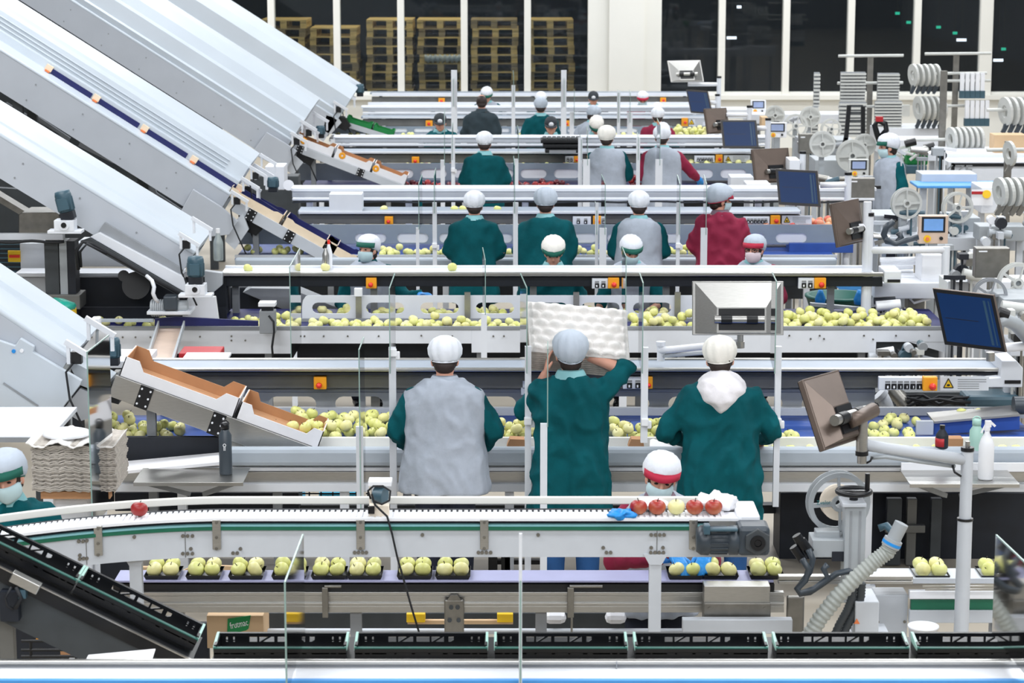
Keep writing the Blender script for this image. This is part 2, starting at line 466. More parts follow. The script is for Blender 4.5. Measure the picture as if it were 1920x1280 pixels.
# pallets stacked in the store
def pallet_mb():
    m = MB()
    for k, yy in enumerate((-.55, -.36, -.18, 0, .18, .36, .55)):
        m.box(-.475, .475, yy - .07, yy + .07, .122, .144)
    for yy in (-.55, 0, .55): m.box(-.475, .475, yy - .06, yy + .06, .1, .122) if False else None
    for xx in (-.41, 0, .41):
        m.box(xx - .065, xx + .065, -.62, .62, .1, .122)
        m.box(xx - .065, xx + .065, -.62, .62, 0, .022)
        for yy in (-.54, 0, .54): m.box(xx - .065, xx + .065, yy - .075, yy + .075, .022, .1)
    return m
pm = [pallet_mb().mesh('pallet', M['wood']), pallet_mb().mesh('pallet', M['woodd'])]
PY = 47.6
stacks = [(536, 37, 'beside the far left window post', 0), (631, 52, 'shorter than its neighbours', 1), (734, 37, 'third stack from the left', 0), (829, 37, 'stack holding the folded sheet', 0), (927, 37, 'stack with pale stickers', 1), (1033, 37, 'rightmost stack behind the glass', 0)]
where = ['leftmost stack behind the glass', 'second stack from the left behind the glass', 'third stack from the left behind the glass', 'stack with the pale sheet behind the glass', 'stack with white stickers behind the glass', 'rightmost stack behind the glass']
hp = .178; zpal = {}
for si, (u, vt, _, k) in enumerate(stacks):
    x = X(u, 120, PY + .6); ztop = Z(vt, PY)
    nn = max(1, round(ztop / hp)); hh = ztop / nn
    for j in range(nn):
        o = bpy.data.objects.new('wooden_pallet', pm[(j * 7 + si * 3) % 5 > 2]); COL.objects.link(o)
        o.location = (x + random.uniform(-.03, .03), PY + .62, j * hh)
        o.scale = (.98, 1, hh / .144)
        tag(o, 'wooden pallet stacked flat in the ' + where[si], 'pallet', 'pallets in the ' + where[si])
x = X(825, 110, PY)
mb = MB(); zz = Z(110, PY)
mb.loft([[Vector((X(796, 110, PY) + k * .02, PY - .02 + .01 * math.sin(k * 9), zz + .075 * math.cos(2 * PI * q / 8) + .02 * math.sin(k * 1.3))) + Vector((0, .05 * math.sin(2 * PI * q / 8), 0)) for q in range(8)] for k in range(44)])
solo('folded_plastic_sheet', mb, M['clear'], 'folded pale plastic sheet squeezed between pallets behind the glass', 'plastic sheet')

M['lampw'] = mat('small_lamp', 'ffffff', .5, emit='ffffff', es=3.); M['lampg'] = mat('green_lamp', '40e0b0', .5, emit='30d0a0', es=1.5)  # glowing boxes added behind the glass, standing in for reflections on the panes
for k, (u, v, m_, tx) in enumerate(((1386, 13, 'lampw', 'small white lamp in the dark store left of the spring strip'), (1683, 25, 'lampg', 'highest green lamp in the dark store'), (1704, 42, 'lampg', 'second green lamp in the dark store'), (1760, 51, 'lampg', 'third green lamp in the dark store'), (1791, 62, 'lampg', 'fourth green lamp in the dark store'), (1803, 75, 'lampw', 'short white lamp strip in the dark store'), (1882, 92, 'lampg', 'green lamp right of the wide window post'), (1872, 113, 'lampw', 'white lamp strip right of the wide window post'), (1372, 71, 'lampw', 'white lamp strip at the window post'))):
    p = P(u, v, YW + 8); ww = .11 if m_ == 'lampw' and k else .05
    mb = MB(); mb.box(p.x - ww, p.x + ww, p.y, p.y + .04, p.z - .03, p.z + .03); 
    so_ = solo('store_light', mb, M[m_], tx, 'lamp', 'lamps in the dark store'); rd = MB(); rd.box(p.x - .01, p.x + .01, p.y + .02, p.y + .03, p.z + .03, 8.8); part('hanging_rod', rd, 'black', so_)  # rod added so the reflection spot hangs from the ceiling
# ================================================================ sorting lines
ROW = {1: 15.4, 2: 19.6, 3: 23.8, 4: 29.8, 5: 36.9, 6: 42.7}
def xs(u, Y): return X(u, 500, Y)

def pxpart(name, rects, m, parent, bevel=0, label=None):
    mb = MB()
    for (u0, v0, u1, v1, Y, dy) in rects: mb.px(u0, v0, u1, v1, Y, dy)
    return part(name, mb, m, parent, bevel, label)

def legs(parent, us, Y, vtop, w=.06, dy=.06, m='white', y2=None):
    for u in us:
        x = xs(u, Y); zt = Z(vtop, Y); mb = MB()
        mb.box(x - w / 2, x + w / 2, Y, Y + dy, .015, zt); mb.box(x - w, x + w, Y - .03, Y + dy + .03, 0, .015)
        part('leg', mb, m, parent)

def bolts(parent, pts, Y, r=.008, m='dsteel'):
    mb = MB()
    for (u, v) in pts:
        p = P(u, v, Y); mb.cyl((p.x, Y - .006, p.z), (p.x, Y + .01, p.z), r, n=8)
    part('bolt_heads', mb, m, parent)

def belt_table(r, name, label, u0, u1, vb, depth, m='blue', dz=.05):
    Y = ROW[r]; z = Z(vb, Y) - dz; mb = MB()
    a, b = X(u0, vb, Y), X(u1, vb, Y)
    mb.box(a, b, Y + .04, Y + depth, z - .05, z)
    return z, a, b, mb

# ---------------------------------------------------------------- row 1
Y = ROW[1]
t1 = thing('sorting_table', 'long front sorting table with grey padded edge, blue belt and heaps of yellow apples', 'sorting table', (xs(1000, Y), Y, 0), 'fruit sorting tables')
zb1 = Z(820, Y) - .055
mb = MB(); mb.box(X(140, 800, Y), X(1960, 800, Y), Y + .03, Y + .98, zb1 - .05, zb1); part('belt', mb, 'blue', t1)
pxpart('front_rail', [(428, 820, 1960, 841, Y, .03)], M['cream_wall'], t1, .004)
pxpart('side_panel', [(205, 819, 415, 864, Y - .02, .04)], 'dark', t1, .004)
mb = MB(); mb.box(X(428, 840, Y), X(1960, 840, Y), 15.14, Y, Z(841, 15.3) - .05, Z(841, 15.3) - .035); part('gutter', mb, 'lgrey', t1)
pxpart('padded_edge', [(425, 841, 1960, 875, 15.05, .1)], 'pad', t1, .03)
pxpart('rail', [(215, 876, 1960, 883, 15.12, .05)], 'white', t1, .004)
pxpart('beam', [(215, 884, 1960, 906, 15.16, .05)], 'steel', t1, .003)
pxpart('lower_beam', [(200, 907, 1960, 922, 15.12, .06)], 'white', t1, .004)
mb = MB(); mb.box(X(428, 770, 16.36), X(1960, 770, 16.36), 16.36, 16.4, zb1, Z(764, 16.36)); part('back_lip', mb, 'lgrey', t1, .004)
legs(t1, (330, 640, 955, 1300, 1640), 15.2, 922); legs(t1, (300, 760, 1500, 1800), 16.3, 800)
mb = MB(); mb.box(X(300, 850, 16.3), X(1700, 850, 16.3), 16.2, 16.3, .25, .31); part('stretcher', mb, 'dgrey', t1)
YS = 16.42
a = lambda u: X(u, 750, YS)
sl = [(a(378 + 125 * k), a(378 + 125 * k + 90)) for k in range(10)]
mb = slotted(MB(), a(362), a(1640), Z(777, YS), Z(729, YS), Z(772, YS), Z(743, YS), sl, YS, YS + .02)
mb.cyl((a(362), YS + .0, Z(731, YS)), (a(1640), YS, Z(731, YS)), .018, n=10)
sp = thing('slotted_plate', 'beige panel with rounded oval slots behind the front heap of apples', 'panel', (a(1000), YS, zb1), 'slotted panels')
part('plate', mb, M['mgrey'], sp)  # mid grey includes the shade lying on this panel
for u in (372, 680, 985, 1300, 1632): pxpart('bracket', [(u - 5, 735, u + 5, 800, YS + .02, .05)], 'mgrey', sp)
oc = thing('carton_conveyor', 'long steel carton conveyor above the front sorting table', 'conveyor', (xs(1000, 16.2), 16.3, 0), 'overhead carton conveyors')
mb = MB(); mb.box(X(276, 690, 16.2), X(1880, 690, 16.2), 16.22, 16.52, Z(691, 16.2) - .02, Z(691, 16.2)); part('belt', mb, 'shelf', oc)
mb = MB(); mb.px(272, 690.5, 1890, 697, 16.18, .04); mb.box(X(272, 690, 16.2), X(1890, 690, 16.2), 16.52, 16.56, Z(691, 16.2) - .02, Z(691, 16.2) + .012); part('edge_rail', mb, 'steel', oc, .006)
pxpart('beam', [(212, 698, 1660, 727, 16.3, .12)], 'beam', oc, .004)
pxpart('under_rail', [(272, 698, 1885, 703, 16.2, .1)], 'dark', oc)
for u in (300, 700, 1100, 1500, 1640):
    x = xs(u, 16.4); mb = MB(); mb.box(x - .03, x + .03, 16.44, 16.5, 0, Z(700, 16.4)); part('support_post', mb, 'beam', oc)
for u in (350, 985, 1335): pxpart('bracket', [(u - 5, 714, u + 8, 728, 16.28, .02), (u - 8, 727, u + 10, 740, 16.28, .12)], 'lgrey', oc)
mb = MB(); mb.prism([(X(1852, 700, 16.1), Z(726, 16.1)), (X(1918, 700, 16.1), Z(726, 16.1)), (X(1918, 700, 16.1), Z(690, 16.1)), (X(1905, 700, 16.1), Z(676, 16.1)), (X(1878, 700, 16.1), Z(676, 16.1)), (X(1876, 700, 16.1), Z(707, 16.1)), (X(1852, 700, 16.1), Z(709, 16.1))], 16.1, 16.6)
part('drive_cover', mb, 'white', oc, .006)
pxpart('cover_slot', [(1884, 713, 1914, 719, 16.09, .02)], 'black', oc)

# ---------------------------------------------------------------- row 2
Y = ROW[2]
t2 = thing('sorting_table', 'second sorting table from the camera with tall white front panel', 'sorting table', (xs(1000, Y), Y, 0), 'fruit sorting tables')
zb2 = Z(613, Y) - .05
mb = MB(); mb.box(X(140, 610, Y), X(1790, 610, Y), Y + .03, Y + 1.25, zb2 - .05, zb2); part('belt', mb, M['navy'], t2)
pxpart('front_rail', [(150, 612, 1770, 619, Y, .03)], 'mgrey', t2, .004)
pxpart('front_panel', [(150, 619, 545, 663, Y + .005, .03), (545, 619, 884, 644, Y + .005, .03), (884, 619, 1643, 661, Y + .005, .03), (1643, 619, 1775, 641, Y + .005, .03)], 'white', t2, .003)
mb = MB(); mb.prism([(X(1700, 640, Y), Z(640, Y)), (X(1800, 640, Y), Z(619, Y)), (X(1800, 640, Y), Z(668, Y)), (X(1775, 640, Y), Z(662, Y))], Y + .01, Y + .04); part('end_gusset', mb, 'white', t2)
bolts(t2, [(172, 632), (230, 632), (254, 632), (282, 632), (375, 631), (434, 630), (434, 638), (460, 638), (571, 630), (607, 630), (652, 630), (710, 630), (790, 629), (848, 630), (925, 630), (945, 630), (1480, 629), (1520, 635), (1537, 629), (1545, 635), (1620, 629), (1637, 636), (1680, 629), (1742, 629)], Y)
legs(t2, (170, 500, 900, 1280, 1620), Y + .1, 645, m='mgrey'); legs(t2, (400, 800, 1200, 1700), Y + 1.1, 640, m='mgrey')
mb = MB(); mb.px(1643, 641, 1695, 672, Y + .1, .3); mb.px(1697, 641, 1760, 674, Y + .25, .02); part('cabinet', mb, 'dgrey', t2)
YS = Y + .62
a = lambda u: X(u, 572, YS)
sl = [(a(u), a(u + 72)) for u in (585, 686, 788, 892, 992, 1090, 1187)]
poly_x = a(565)
mb = slotted(MB(), a(578), a(1300), Z(597, YS), Z(554, YS), Z(588, YS), Z(567, YS), sl, YS, YS + .02)
mb.prism([(a(578), Z(597, YS)), (a(566), Z(597, YS)), (a(566), Z(575, YS)), (a(568), Z(563, YS)), (a(573), Z(556, YS)), (a(578), Z(554, YS))], YS, YS + .02)
sp2 = thing('slotted_plate', 'white panel with oval slots standing over the second row of apples', 'panel', (a(900), YS, zb2), 'slotted panels')
part('plate', mb, 'white', sp2)
for u in (672, 876, 1080, 1270): pxpart('bracket', [(u - 5, 548, u + 6, 610, YS - .03, .03)], 'steel', sp2)
mb = MB(); mb.px(664, 541, 679, 556, YS - .06, .06); part('sensor_block', mb, 'wplast', sp2, .004)
mb = MB(); mb.px(565, 597, 1300, 611, YS - .06, .01); part('belt_wall', mb, 'mgrey', sp2)
oc = thing('carton_conveyor', 'long pale carton conveyor with dark underside above the second sorting table', 'conveyor', (xs(1000, 20.4), 20.4, 0), 'overhead carton conveyors')
mb = MB(); mb.box(X(415, 510, 20.4), X(1640, 510, 20.4), 20.42, 20.68, Z(511, 20.4) - .03, Z(511, 20.4)); part('belt', mb, 'white', oc)
pxpart('edge_rail', [(415, 511, 1658, 518, 20.38, .04)], 'cream_wall' if False else M['steel'], oc, .006)
mb = MB(); mb.box(X(415, 510, 20.4), X(1640, 510, 20.4), 20.68, 20.72, Z(511, 20.4) - .03, Z(511, 20.4) + .02); part('back_rail', mb, 'white', oc, .004)
pxpart('beam', [(415, 519, 1655, 537, 20.46, .15)], M['dark'], oc, .004)
for u in (440, 700, 1000, 1250, 1560):
    x = xs(u, 20.6); mb = MB(); mb.box(x - .03, x + .03, 20.62, 20.68, 0, Z(520, 20.6)); part('support_post', mb, 'mgrey', oc)
mb = MB(); mb.px(1658, 508, 1690, 531, 20.35, .35); part('drive_cover', mb, 'white', oc, .01)
pxpart('cover_slot', [(1664, 524, 1688, 529, 20.34, .02)], 'black', oc)

# ---------------------------------------------------------------- rows 3 to 6: same build, smaller in the photo
def far_row(r, tlabel, clabel, plabel, rail, pad, panel, oval, ustart, uend, shelf, beam, su, belt_m, back=None, ovs=62, ovw=None, xo=0):
    Y = ROW[r]; k = S(Y) / S(ROW[1])
    t = thing('sorting_table', tlabel, 'sorting table', (xs(1000, Y), Y, 0), 'fruit sorting tables')
    z = Z(rail[0], Y) - .04; mb = MB()
    mb.box(xs(ustart, Y), xs(uend, Y), Y + .03, Y + 1.5, z - .05, z); part('belt', mb, belt_m, t)
    pxpart('front_rail', [(ustart, rail[0], uend, rail[1], Y, .03)], 'lgrey', t)
    if pad: pxpart('padded_edge', [(ustart, pad[0], uend, pad[1], Y - .35, .12)], 'pad', t, .02)
    pxpart('lower_beam', [(ustart, (pad or rail)[1] + 3, uend, (pad or rail)[1] + 12, Y - .25, .06)], 'white', t)
    legs(t, [ustart + (uend - ustart) * q for q in (.05, .35, .65, .95)], Y - .2, rail[1] + 6)
    YS = Y + .55
    if panel:
        sp = thing('slotted_plate', plabel, 'panel', (xs(1000, YS), YS, z), 'slotted panels')
        q = lambda u: X(u, panel[0], YS)
        us = []; u = ustart + xo
        while u + ovs < uend - 4: us.append(u); u += ovs
        wv = ovw or ovs * .74
        mb = slotted(MB(), q(ustart), q(uend), Z(panel[1], YS), Z(panel[0], YS), Z(oval[1], YS), Z(oval[0], YS), [(q(u), q(u + wv)) for u in us], YS, YS + .02)
        part('plate', mb, 'slotp', sp)
        mb = MB(); mb.px(ustart, oval[0] - 3, uend, oval[1] + 3, YS + .022, .02); part('backing_rail', mb, 'wplast', sp)
    oc = thing('carton_conveyor', clabel, 'conveyor', (xs(1000, Y + .9), Y + .9, 0), 'overhead carton conveyors')
    YC = Y + .85
    mb = MB(); mb.box(xs(su[0], YC), xs(su[1], YC), YC + .02, YC + .4, Z(shelf[0], YC) - .03, Z(shelf[0], YC)); part('belt', mb, 'shelf', oc)
    pxpart('edge_rail', [(su[0], shelf[0], su[1], shelf[1], YC, .03)], 'white', oc, .004)
    pxpart('beam', [(su[0], beam[0], su[1], beam[1], YC + .08, .12)], 'beam', oc)
    for u in (su[0] + 20, (su[0] + su[1]) / 2, su[1] - 20):
        x = xs(u, YC + .3); mb = MB(); mb.box(x - .03, x + .03, YC + .3, YC + .36, 0, Z(beam[0], YC)); part('support_post', mb, 'mgrey', oc)
    return t, z, oc

t3, zb3, oc3 = far_row(3, 'third sorting table from the camera with white oval slots and yellow apples', 'carton conveyor above the third sorting table, white box on its left end',
    'grey panel with white oval slots above the third belt', (478, 483), (485, 499), (421, 457), (437, 455), 440, 1570, (396, 401), (403, 419), (560, 1500), 'blue', ovs=79, ovw=59, xo=225)
t4, zb4, oc4 = far_row(4, 'fourth sorting table from the camera carrying dark red apples', 'carton conveyor above the row of dark red apples',
    'grey panel with cream topped oval slots behind the dark red apples', (351, 355), None, (306, 338), (317, 334), 560, 1450, (284, 288), (290, 305), (600, 1410), 'navy', ovs=62.5, ovw=49, xo=166)
t5, zb5, oc5 = far_row(5, 'fifth sorting table from the camera, small and pale', 'carton conveyor above the fifth sorting table',
    'small grey panel behind the fifth belt of apples', (255, 258), None, (237, 250), (241, 248), 620, 1400, (219, 222), (224, 236), (680, 1330), 'lgrey', ovs=48, xo=60)
t6, zb6, oc6 = far_row(6, 'sorting table farthest from the camera below the windows', 'carton conveyor farthest from the camera along the window sill',
    'white panel of the farthest sorting table', (199, 202), None, None, None, 690, 1330, (174, 180), (182, 191), (697, 1300), 'cream_wall' if False else 'white')
mb = MB(); mb.px(690, 191.5, 1330, 199, ROW[6] + .5, .03); part('back_panel', mb, 'white', t6)

def infeed(Y, u0, u1, v0, v1, v2, r0, r1, label):
    t = thing('infeed_conveyor', label, 'conveyor', (xs(1000, Y), Y, 0), 'pale infeed conveyors')
    mb = MB(); mb.box(xs(u0, Y), xs(u1, Y), Y + .02, Y + .32, Z(v0, Y) - .03, Z(v0, Y)); part('belt', mb, 'white', t)
    pxpart('edge', [(u0, v0, u1, v1, Y, .03)], 'white', t, .005)
    pxpart('face', [(u0, v1, u1, v2, Y + .02, .04)], 'lgrey', t)
    pxpart('cable_rail', [(u0, r0, u1, r1, Y - .12, .08)], 'white', t, .005)
    mb = MB(); k = 0; pts = []
    u = u0
    while u < u1: pts.append(P(u, r1 + 2.2 + 1.2 * math.sin(u * .05), Y - .1)); u += 18
    mb.tube(pts, .012, 6); part('cable', mb, 'dgrey', t)
    for q in (.03, .2, .4, .6, .8, .97):
        x = xs(u0 + (u1 - u0) * q, Y); mb = MB(); mb.box(x - .035, x + .035, Y + .1, Y + .16, 0, Z(v2, Y))
        mb.box(x - .02, x + .02, Y - .1, Y + .12, Z(r1, Y), Z(r1, Y) + .02)
        part('support_post', mb, 'white', t)
    return t
infeed(25.3, 548, 1640, 353, 359, 370, 371.5, 376, 'pale infeed conveyor between the third and fourth sorting tables')
infeed(31.4, 628, 1440, 256.5, 259.5, 268, 270, 274, 'pale infeed conveyor between the fourth and fifth sorting tables')
infeed(38.6, 680, 1345, 200, 203, 209, 211, 214.5, 'pale infeed conveyor in front of the farthest sorting table')

# white boxes and odd items standing on the conveyors
def box_thing(name, label, cat, u0, v0, u1, v1, Y, dy, m, bevel=.005, group=None):
    mb = MB(); mb.px(u0, v0, u1, v1, Y, dy); return solo(name, mb, m, label, cat, group, bevel)
box_thing('white_cover_box', 'white box with steel foot on the third carton conveyor, left end', 'box', 617, 364, 679, 396, 24.66, .25, 'white')
box_thing('white_cover_box', 'white box at the right end of the fourth apple belt beside the monitors', 'box', 1370, 332, 1413, 352, 29.2, .4, 'white')

# ---------------------------------------------------------------- switches on the beams
def estop(u0, v0, u1, v1, Y, label):
    c = P((u0 + u1) / 2, (v0 + v1) / 2, Y); t = thing('emergency_stop', label, 'emergency stop', (c.x, Y, c.z), 'yellow emergency stops')
    mb = MB(); mb.px(u0, v0, u1, v1, Y - .06, .06); part('housing', mb, 'yellow', t, .006)
    r = (c.x - X(u0, v0, Y)) * .46
    mb = MB(); mb.cyl((c.x, Y - .085, c.z), (c.x, Y - .06, c.z), r * .55, n=12)
    mb.lathe([(r, 0), (r, .018), (r * .6, .03), (0, .034)], (c.x, Y - .082, c.z), 14, (0, -1, 0)); part('button', mb, 'red', t)
    return t
def switches(u0, v0, u1, v1, Y, n, label, a=.1, b=.9):
    c = P((u0 + u1) / 2, (v0 + v1) / 2, Y); t = thing('switch_plate', label, 'switch panel', (c.x, Y, c.z), 'switch panels')
    mb = MB(); mb.px(u0, v0, u1, v1, Y - .05, .05); part('plate', mb, 'cream_card' if False else M['white'], t, .004)
    h = v1 - v0
    for k in range(n):
        u = u0 + (u1 - u0) * (a + (b - a) * (k + .5) / n); w = min(h * .2, (u1 - u0) * .8 / n * .42)
        p = P(u, v0 + h * .6, Y); r = w * 1.0 / S(Y)
        mb = MB(); mb.box(p.x - r, p.x + r, Y - .06, Y - .05, p.z - r * 1.1, p.z + r * 1.1); mb.cyl((p.x, Y - .075, p.z), (p.x, Y - .06, p.z), r * .8, n=10)
        q = part('knob', mb, 'black', t)
        mb = MB(); mb.box(p.x - r * (.5 if k < 2 else .15), p.x + r * .15, Y - .08, Y - .074, p.z - r * .5, p.z + r * .5); part('pointer', mb, 'wplast', q)
        mb = MB(); mb.box(p.x - r, p.x + r, Y - .053, Y - .05, p.z + r * 1.4, p.z + r * 2.2); part('name_strip', mb, 'rope', t)
    return t
def sign(u0, v0, u1, v1, Y, label):
    c = P((u0 + u1) / 2, (v0 + v1) / 2, Y); t = thing('warning_sign', label, 'sign', (c.x, Y, c.z), 'warning signs on the beams')
    mb = MB(); mb.px(u0, v0, u1, v1, Y - .03, .01); part('plate', mb, 'white', t)
    h = v1 - v0; uc = u0 + (u1 - u0) * .17
    A, B, Cc = P(uc - h * .35, v1 - h * .2, Y - .04), P(uc + h * .35, v1 - h * .2, Y - .04), P(uc, v0 + h * .14, Y - .04)
    mb = MB(); mb.prism([(A.x, A.z), (B.x, B.z), (Cc.x, Cc.z)], Y - .034, Y - .03); part('triangle', mb, 'ylw', t)
    m_ = (A + B + Cc) / 3; mb = MB()
    for e, f in ((A, B), (B, Cc), (Cc, A)):
        mb.bar((e.x, Y - .036, e.z), (f.x, Y - .036, f.z), .004, .006)
    mb.ell((m_.x, Y - .035, m_.z - .004), (.012, .003, .008), 8, 5); part('symbol', mb, 'ink', t)
    mb = MB(); u2 = u0 + (u1 - u0) * .36
    for k in range(5): mb.px(u2, v0 + h * (.18 + .16 * k), u1 - (u1 - u0) * (.05 if k < 2 else .2), v0 + h * (.23 + .16 * k), Y - .032, .003)
    part('text_lines', mb, 'rope', t)
    return t
estop(588, 706, 612, 730, 16.28, 'yellow emergency stop on the front conveyor, left of the grey vest worker')
estop(1731, 707, 1758, 733, 16.1, 'yellow emergency stop beside the six knob panel at front right')
switches(1648, 707, 1731, 731, 16.14, 6, 'white panel with six knobs on the front conveyor at right', .1, .95)
sign(1763, 706, 1854, 732, 16.12, 'warning sign with triangle and printed lines at the front conveyor right end')
mb = MB(); mb.px(1640, 703, 1860, 727, 16.13, .08); part('panel_mount', mb, 'mgrey', t1) if False else None
switches(1168, 706, 1207, 729, 16.28, 2, 'two knob panel beside the worker carrying pulp trays')
estop(1207, 706, 1224, 729, 16.27, 'yellow emergency stop half behind the post right of the tray carrier')
estop(686, 521, 706, 541, 20.44, 'yellow emergency stop below the woman in green visor and mask')
switches(1110, 522, 1140, 541, 20.44, 2, 'two knob panel on the second conveyor at middle')
estop(1140, 521, 1161, 541, 20.43, 'yellow emergency stop on the second conveyor at middle')
switches(1497, 521, 1527, 541, 20.44, 2, 'two knob panel on the second conveyor right of the white backed monitor')
estop(1527, 521, 1549, 541, 20.43, 'yellow emergency stop on the second conveyor right of the white backed monitor')
YC = ROW[3] + .9
estop(721, 406, 737, 421, YC, 'yellow emergency stop on the third conveyor above the left oval slots')
switches(1074, 406, 1108, 421, YC, 2, 'two knob panel on the third conveyor between two green coats')
estop(1112, 405, 1128, 421, YC, 'yellow emergency stop on the third conveyor between green coat and grey vest')
switches(1394, 406, 1443, 420, YC, 6, 'six knob panel right of the worker in the wine red coat')
estop(1445, 404, 1463, 421, YC, 'yellow emergency stop right of the worker in the wine red coat')
sign(1466, 404, 1522, 420, YC, 'warning sign below the third monitor screen')
YC = ROW[4] + .9
estop(772, 294, 786, 308, YC, 'yellow emergency stop above the dark red apples at left')
switches(1060, 293, 1076, 304, YC, 2, 'two knob panel left of the grey vest worker in the fourth row')
estop(1076, 293, 1086, 305, YC, 'yellow emergency stop left of the grey vest worker in the fourth row')
switches(1302, 292, 1340, 304, YC, 6, 'six knob panel right of the worker with wine sleeves')
estop(1342, 290, 1355, 305, YC, 'yellow emergency stop right of the worker with wine sleeves')
sign(1357, 291, 1406, 304, YC, 'warning sign below the second farthest screen')
YC = ROW[5] + .9
estop(798, 226, 811, 237, YC, 'yellow emergency stop beside the badge cap worker at far left')
estop(1058, 226, 1068, 237, YC, 'yellow emergency stop right of the far badge cap in the fifth row')
estop(1278, 221, 1290, 237, YC, 'yellow emergency stop in the fifth row at its right end')
sign(1291, 222, 1325, 236, YC, 'warning sign at the right end of the fifth row')
YC = ROW[6] + .9
estop(822, 184, 834, 194, YC, 'yellow emergency stop left of the charcoal coat worker under the windows')
estop(1238, 183, 1249, 192, YC, 'yellow emergency stop in the farthest row at right')
# ================================================================ inclined carton conveyors at left
def incline(name, label, u0, v0, u1, v1, Y, side, prof, lip=True, m='hood'):
    """runs down from photo point 0 to 1 along the top of its front side plate; prof: hood outline [(y, n)]"""
    A, B = P(u0, v0, Y), P(u1, v1, Y); A.y = B.y = Y
    d = (B - A); L = d.length; d.normalize(); n = Vector((-d.z, 0, d.x)); n = n if n.z > 0 else -n
    t = thing(name, label, 'conveyor', (B.x, Y + .4, 0), 'inclined carton conveyors')
    def sweep(pts, s0, s1):
        mb = MB(); q = [(Vector((0, y, 0)) + n * h) for y, h in pts]
        vs = [A + d * s0 + e for e in q] + [A + d * s1 + e for e in q]; k = len(pts)
        mb.add(vs, [tuple(range(k)), tuple(range(2 * k - 1, k - 1, -1))] + [(i, (i + 1) % k, k + (i + 1) % k, k + i) for i in range(k)])
        return mb
    part('side_plate', sweep([(0, -side), (.03, -side), (.03, 0), (0, 0)], 0, L), 'side', t)
    if lip:
        mb = MB(); mb.cyl(A + n * .012 + Vector((0, .02, 0)), B + n * .012 + Vector((0, .02, 0)), .022, n=10); part('edge_lip', mb, 'hood', t)
    w = prof[-1][0]
    part('hood', sweep([(.03, 0)] + prof + [(w, -side), (w - .03, -side), (w - .03, -.02), (.03, -.02)], 0, L), m, t)
    part('carrying_bed', sweep([(.03, -.06), (w - .03, -.06), (w - .03, -.03), (.03, -.03)], 0, L), 'dgrey', t)
    mb = MB()
    for k in range(int(L / .55)):
        for h in (-.09, -side + .07):
            c = A + d * (.3 + k * .55) + n * h; mb.cyl((c.x, Y - .004, c.z), (c.x, Y + .01, c.z), .009, n=6)
    part('bolt_heads', mb, 'mgrey', t)
    return dict(t=t, A=A, B=B, d=d, n=n, L=L, sweep=sweep, Y=Y)

def sidepoly(pts, Y, dy):
    mb = MB(); q = [P(u, v, Y) for u, v in pts]
    mb.prism([(e.x, e.z) for e in q], Y, Y + dy); return mb

def ext(u, v, sl, ue): return (ue, v + (ue - u) * sl)
# nearest, feeding row 1
cA = incline('inclined_conveyor', 'nearest inclined conveyor at the left edge with large pale guard plate', -330, 588 - 330 * .66, 128, 674, 15.3, .26, [(.06, .02), (.1, .03), (.5, .03), (.52, .065), (.9, .07)], m='hood')
# second, with motor halfway
cB = incline('inclined_conveyor', 'second inclined conveyor from the camera with teal motor and grey belt', -330, 257 - 330 * .606, 362, 477, 19.6, .30, [(.03, .01), (.3, .045), (.32, .06), (.6, .1), (.9, .11)])
# third, cartons showing in its channel
cC = incline('inclined_conveyor', 'third inclined conveyor from the camera with cream cartons in its open channel', -330, 97 - 330 * .629, 430, 367, 23.7, .345, [(.04, .0), (.30, .05), (.31, .13), (.36, .14), (.40, .30), (.46, .33), (.5, .36), (.9, .41)])
cD = incline('inclined_conveyor', 'fourth inclined conveyor from the camera with pale banded hood', -330, 0 - 458 * .637, 545, 265, 29.6, .33, [(.02, .1), (.06, .12), (.1, .3), (.16, .33), (.25, .45), (.6, .55), (.9, .57)])
cE = incline('inclined_conveyor', 'farthest inclined conveyor, its pale hood crossing the dark windows', -330, 13 - 632 * .637, 632, 225, 36.6, .4, [(.02, .12), (.06, .14), (.1, .38), (.3, .5), (.5, .55), (.9, .6)])
# stripes pressed into the third hood
mb = MB()
for h, y in ((.17, .366), (.21, .377), (.25, .387)):
    a = cC['A'] + cC['n'] * h + Vector((0, y - .006, 0)); b = cC['A'] + cC['d'] * (cC['L'] - .2) + cC['n'] * h + Vector((0, y - .006, 0))
    mb.cyl(a, b, .008, n=6)
part('hood_beads', mb, 'hood', cC['t'])
# supports down to the floor
for c, us in ((cA, (-120, 60)), (cB, (-60,)), (cC, (40, 250)), (cD, (100, 400)), (cE, (300, 560))):
    for u in us:
        Y = c['Y']; x = xs(u, Y); s = (x - c['A'].x) / c['d'].x; zt = (c['A'] + c['d'] * s).z - .4
        for yy in (Y + .1, Y + .8):
            mb = MB(); mb.box(x - .05, x + .05, yy, yy + .08, 0, zt); part('leg', mb, 'dgrey', c['t'])

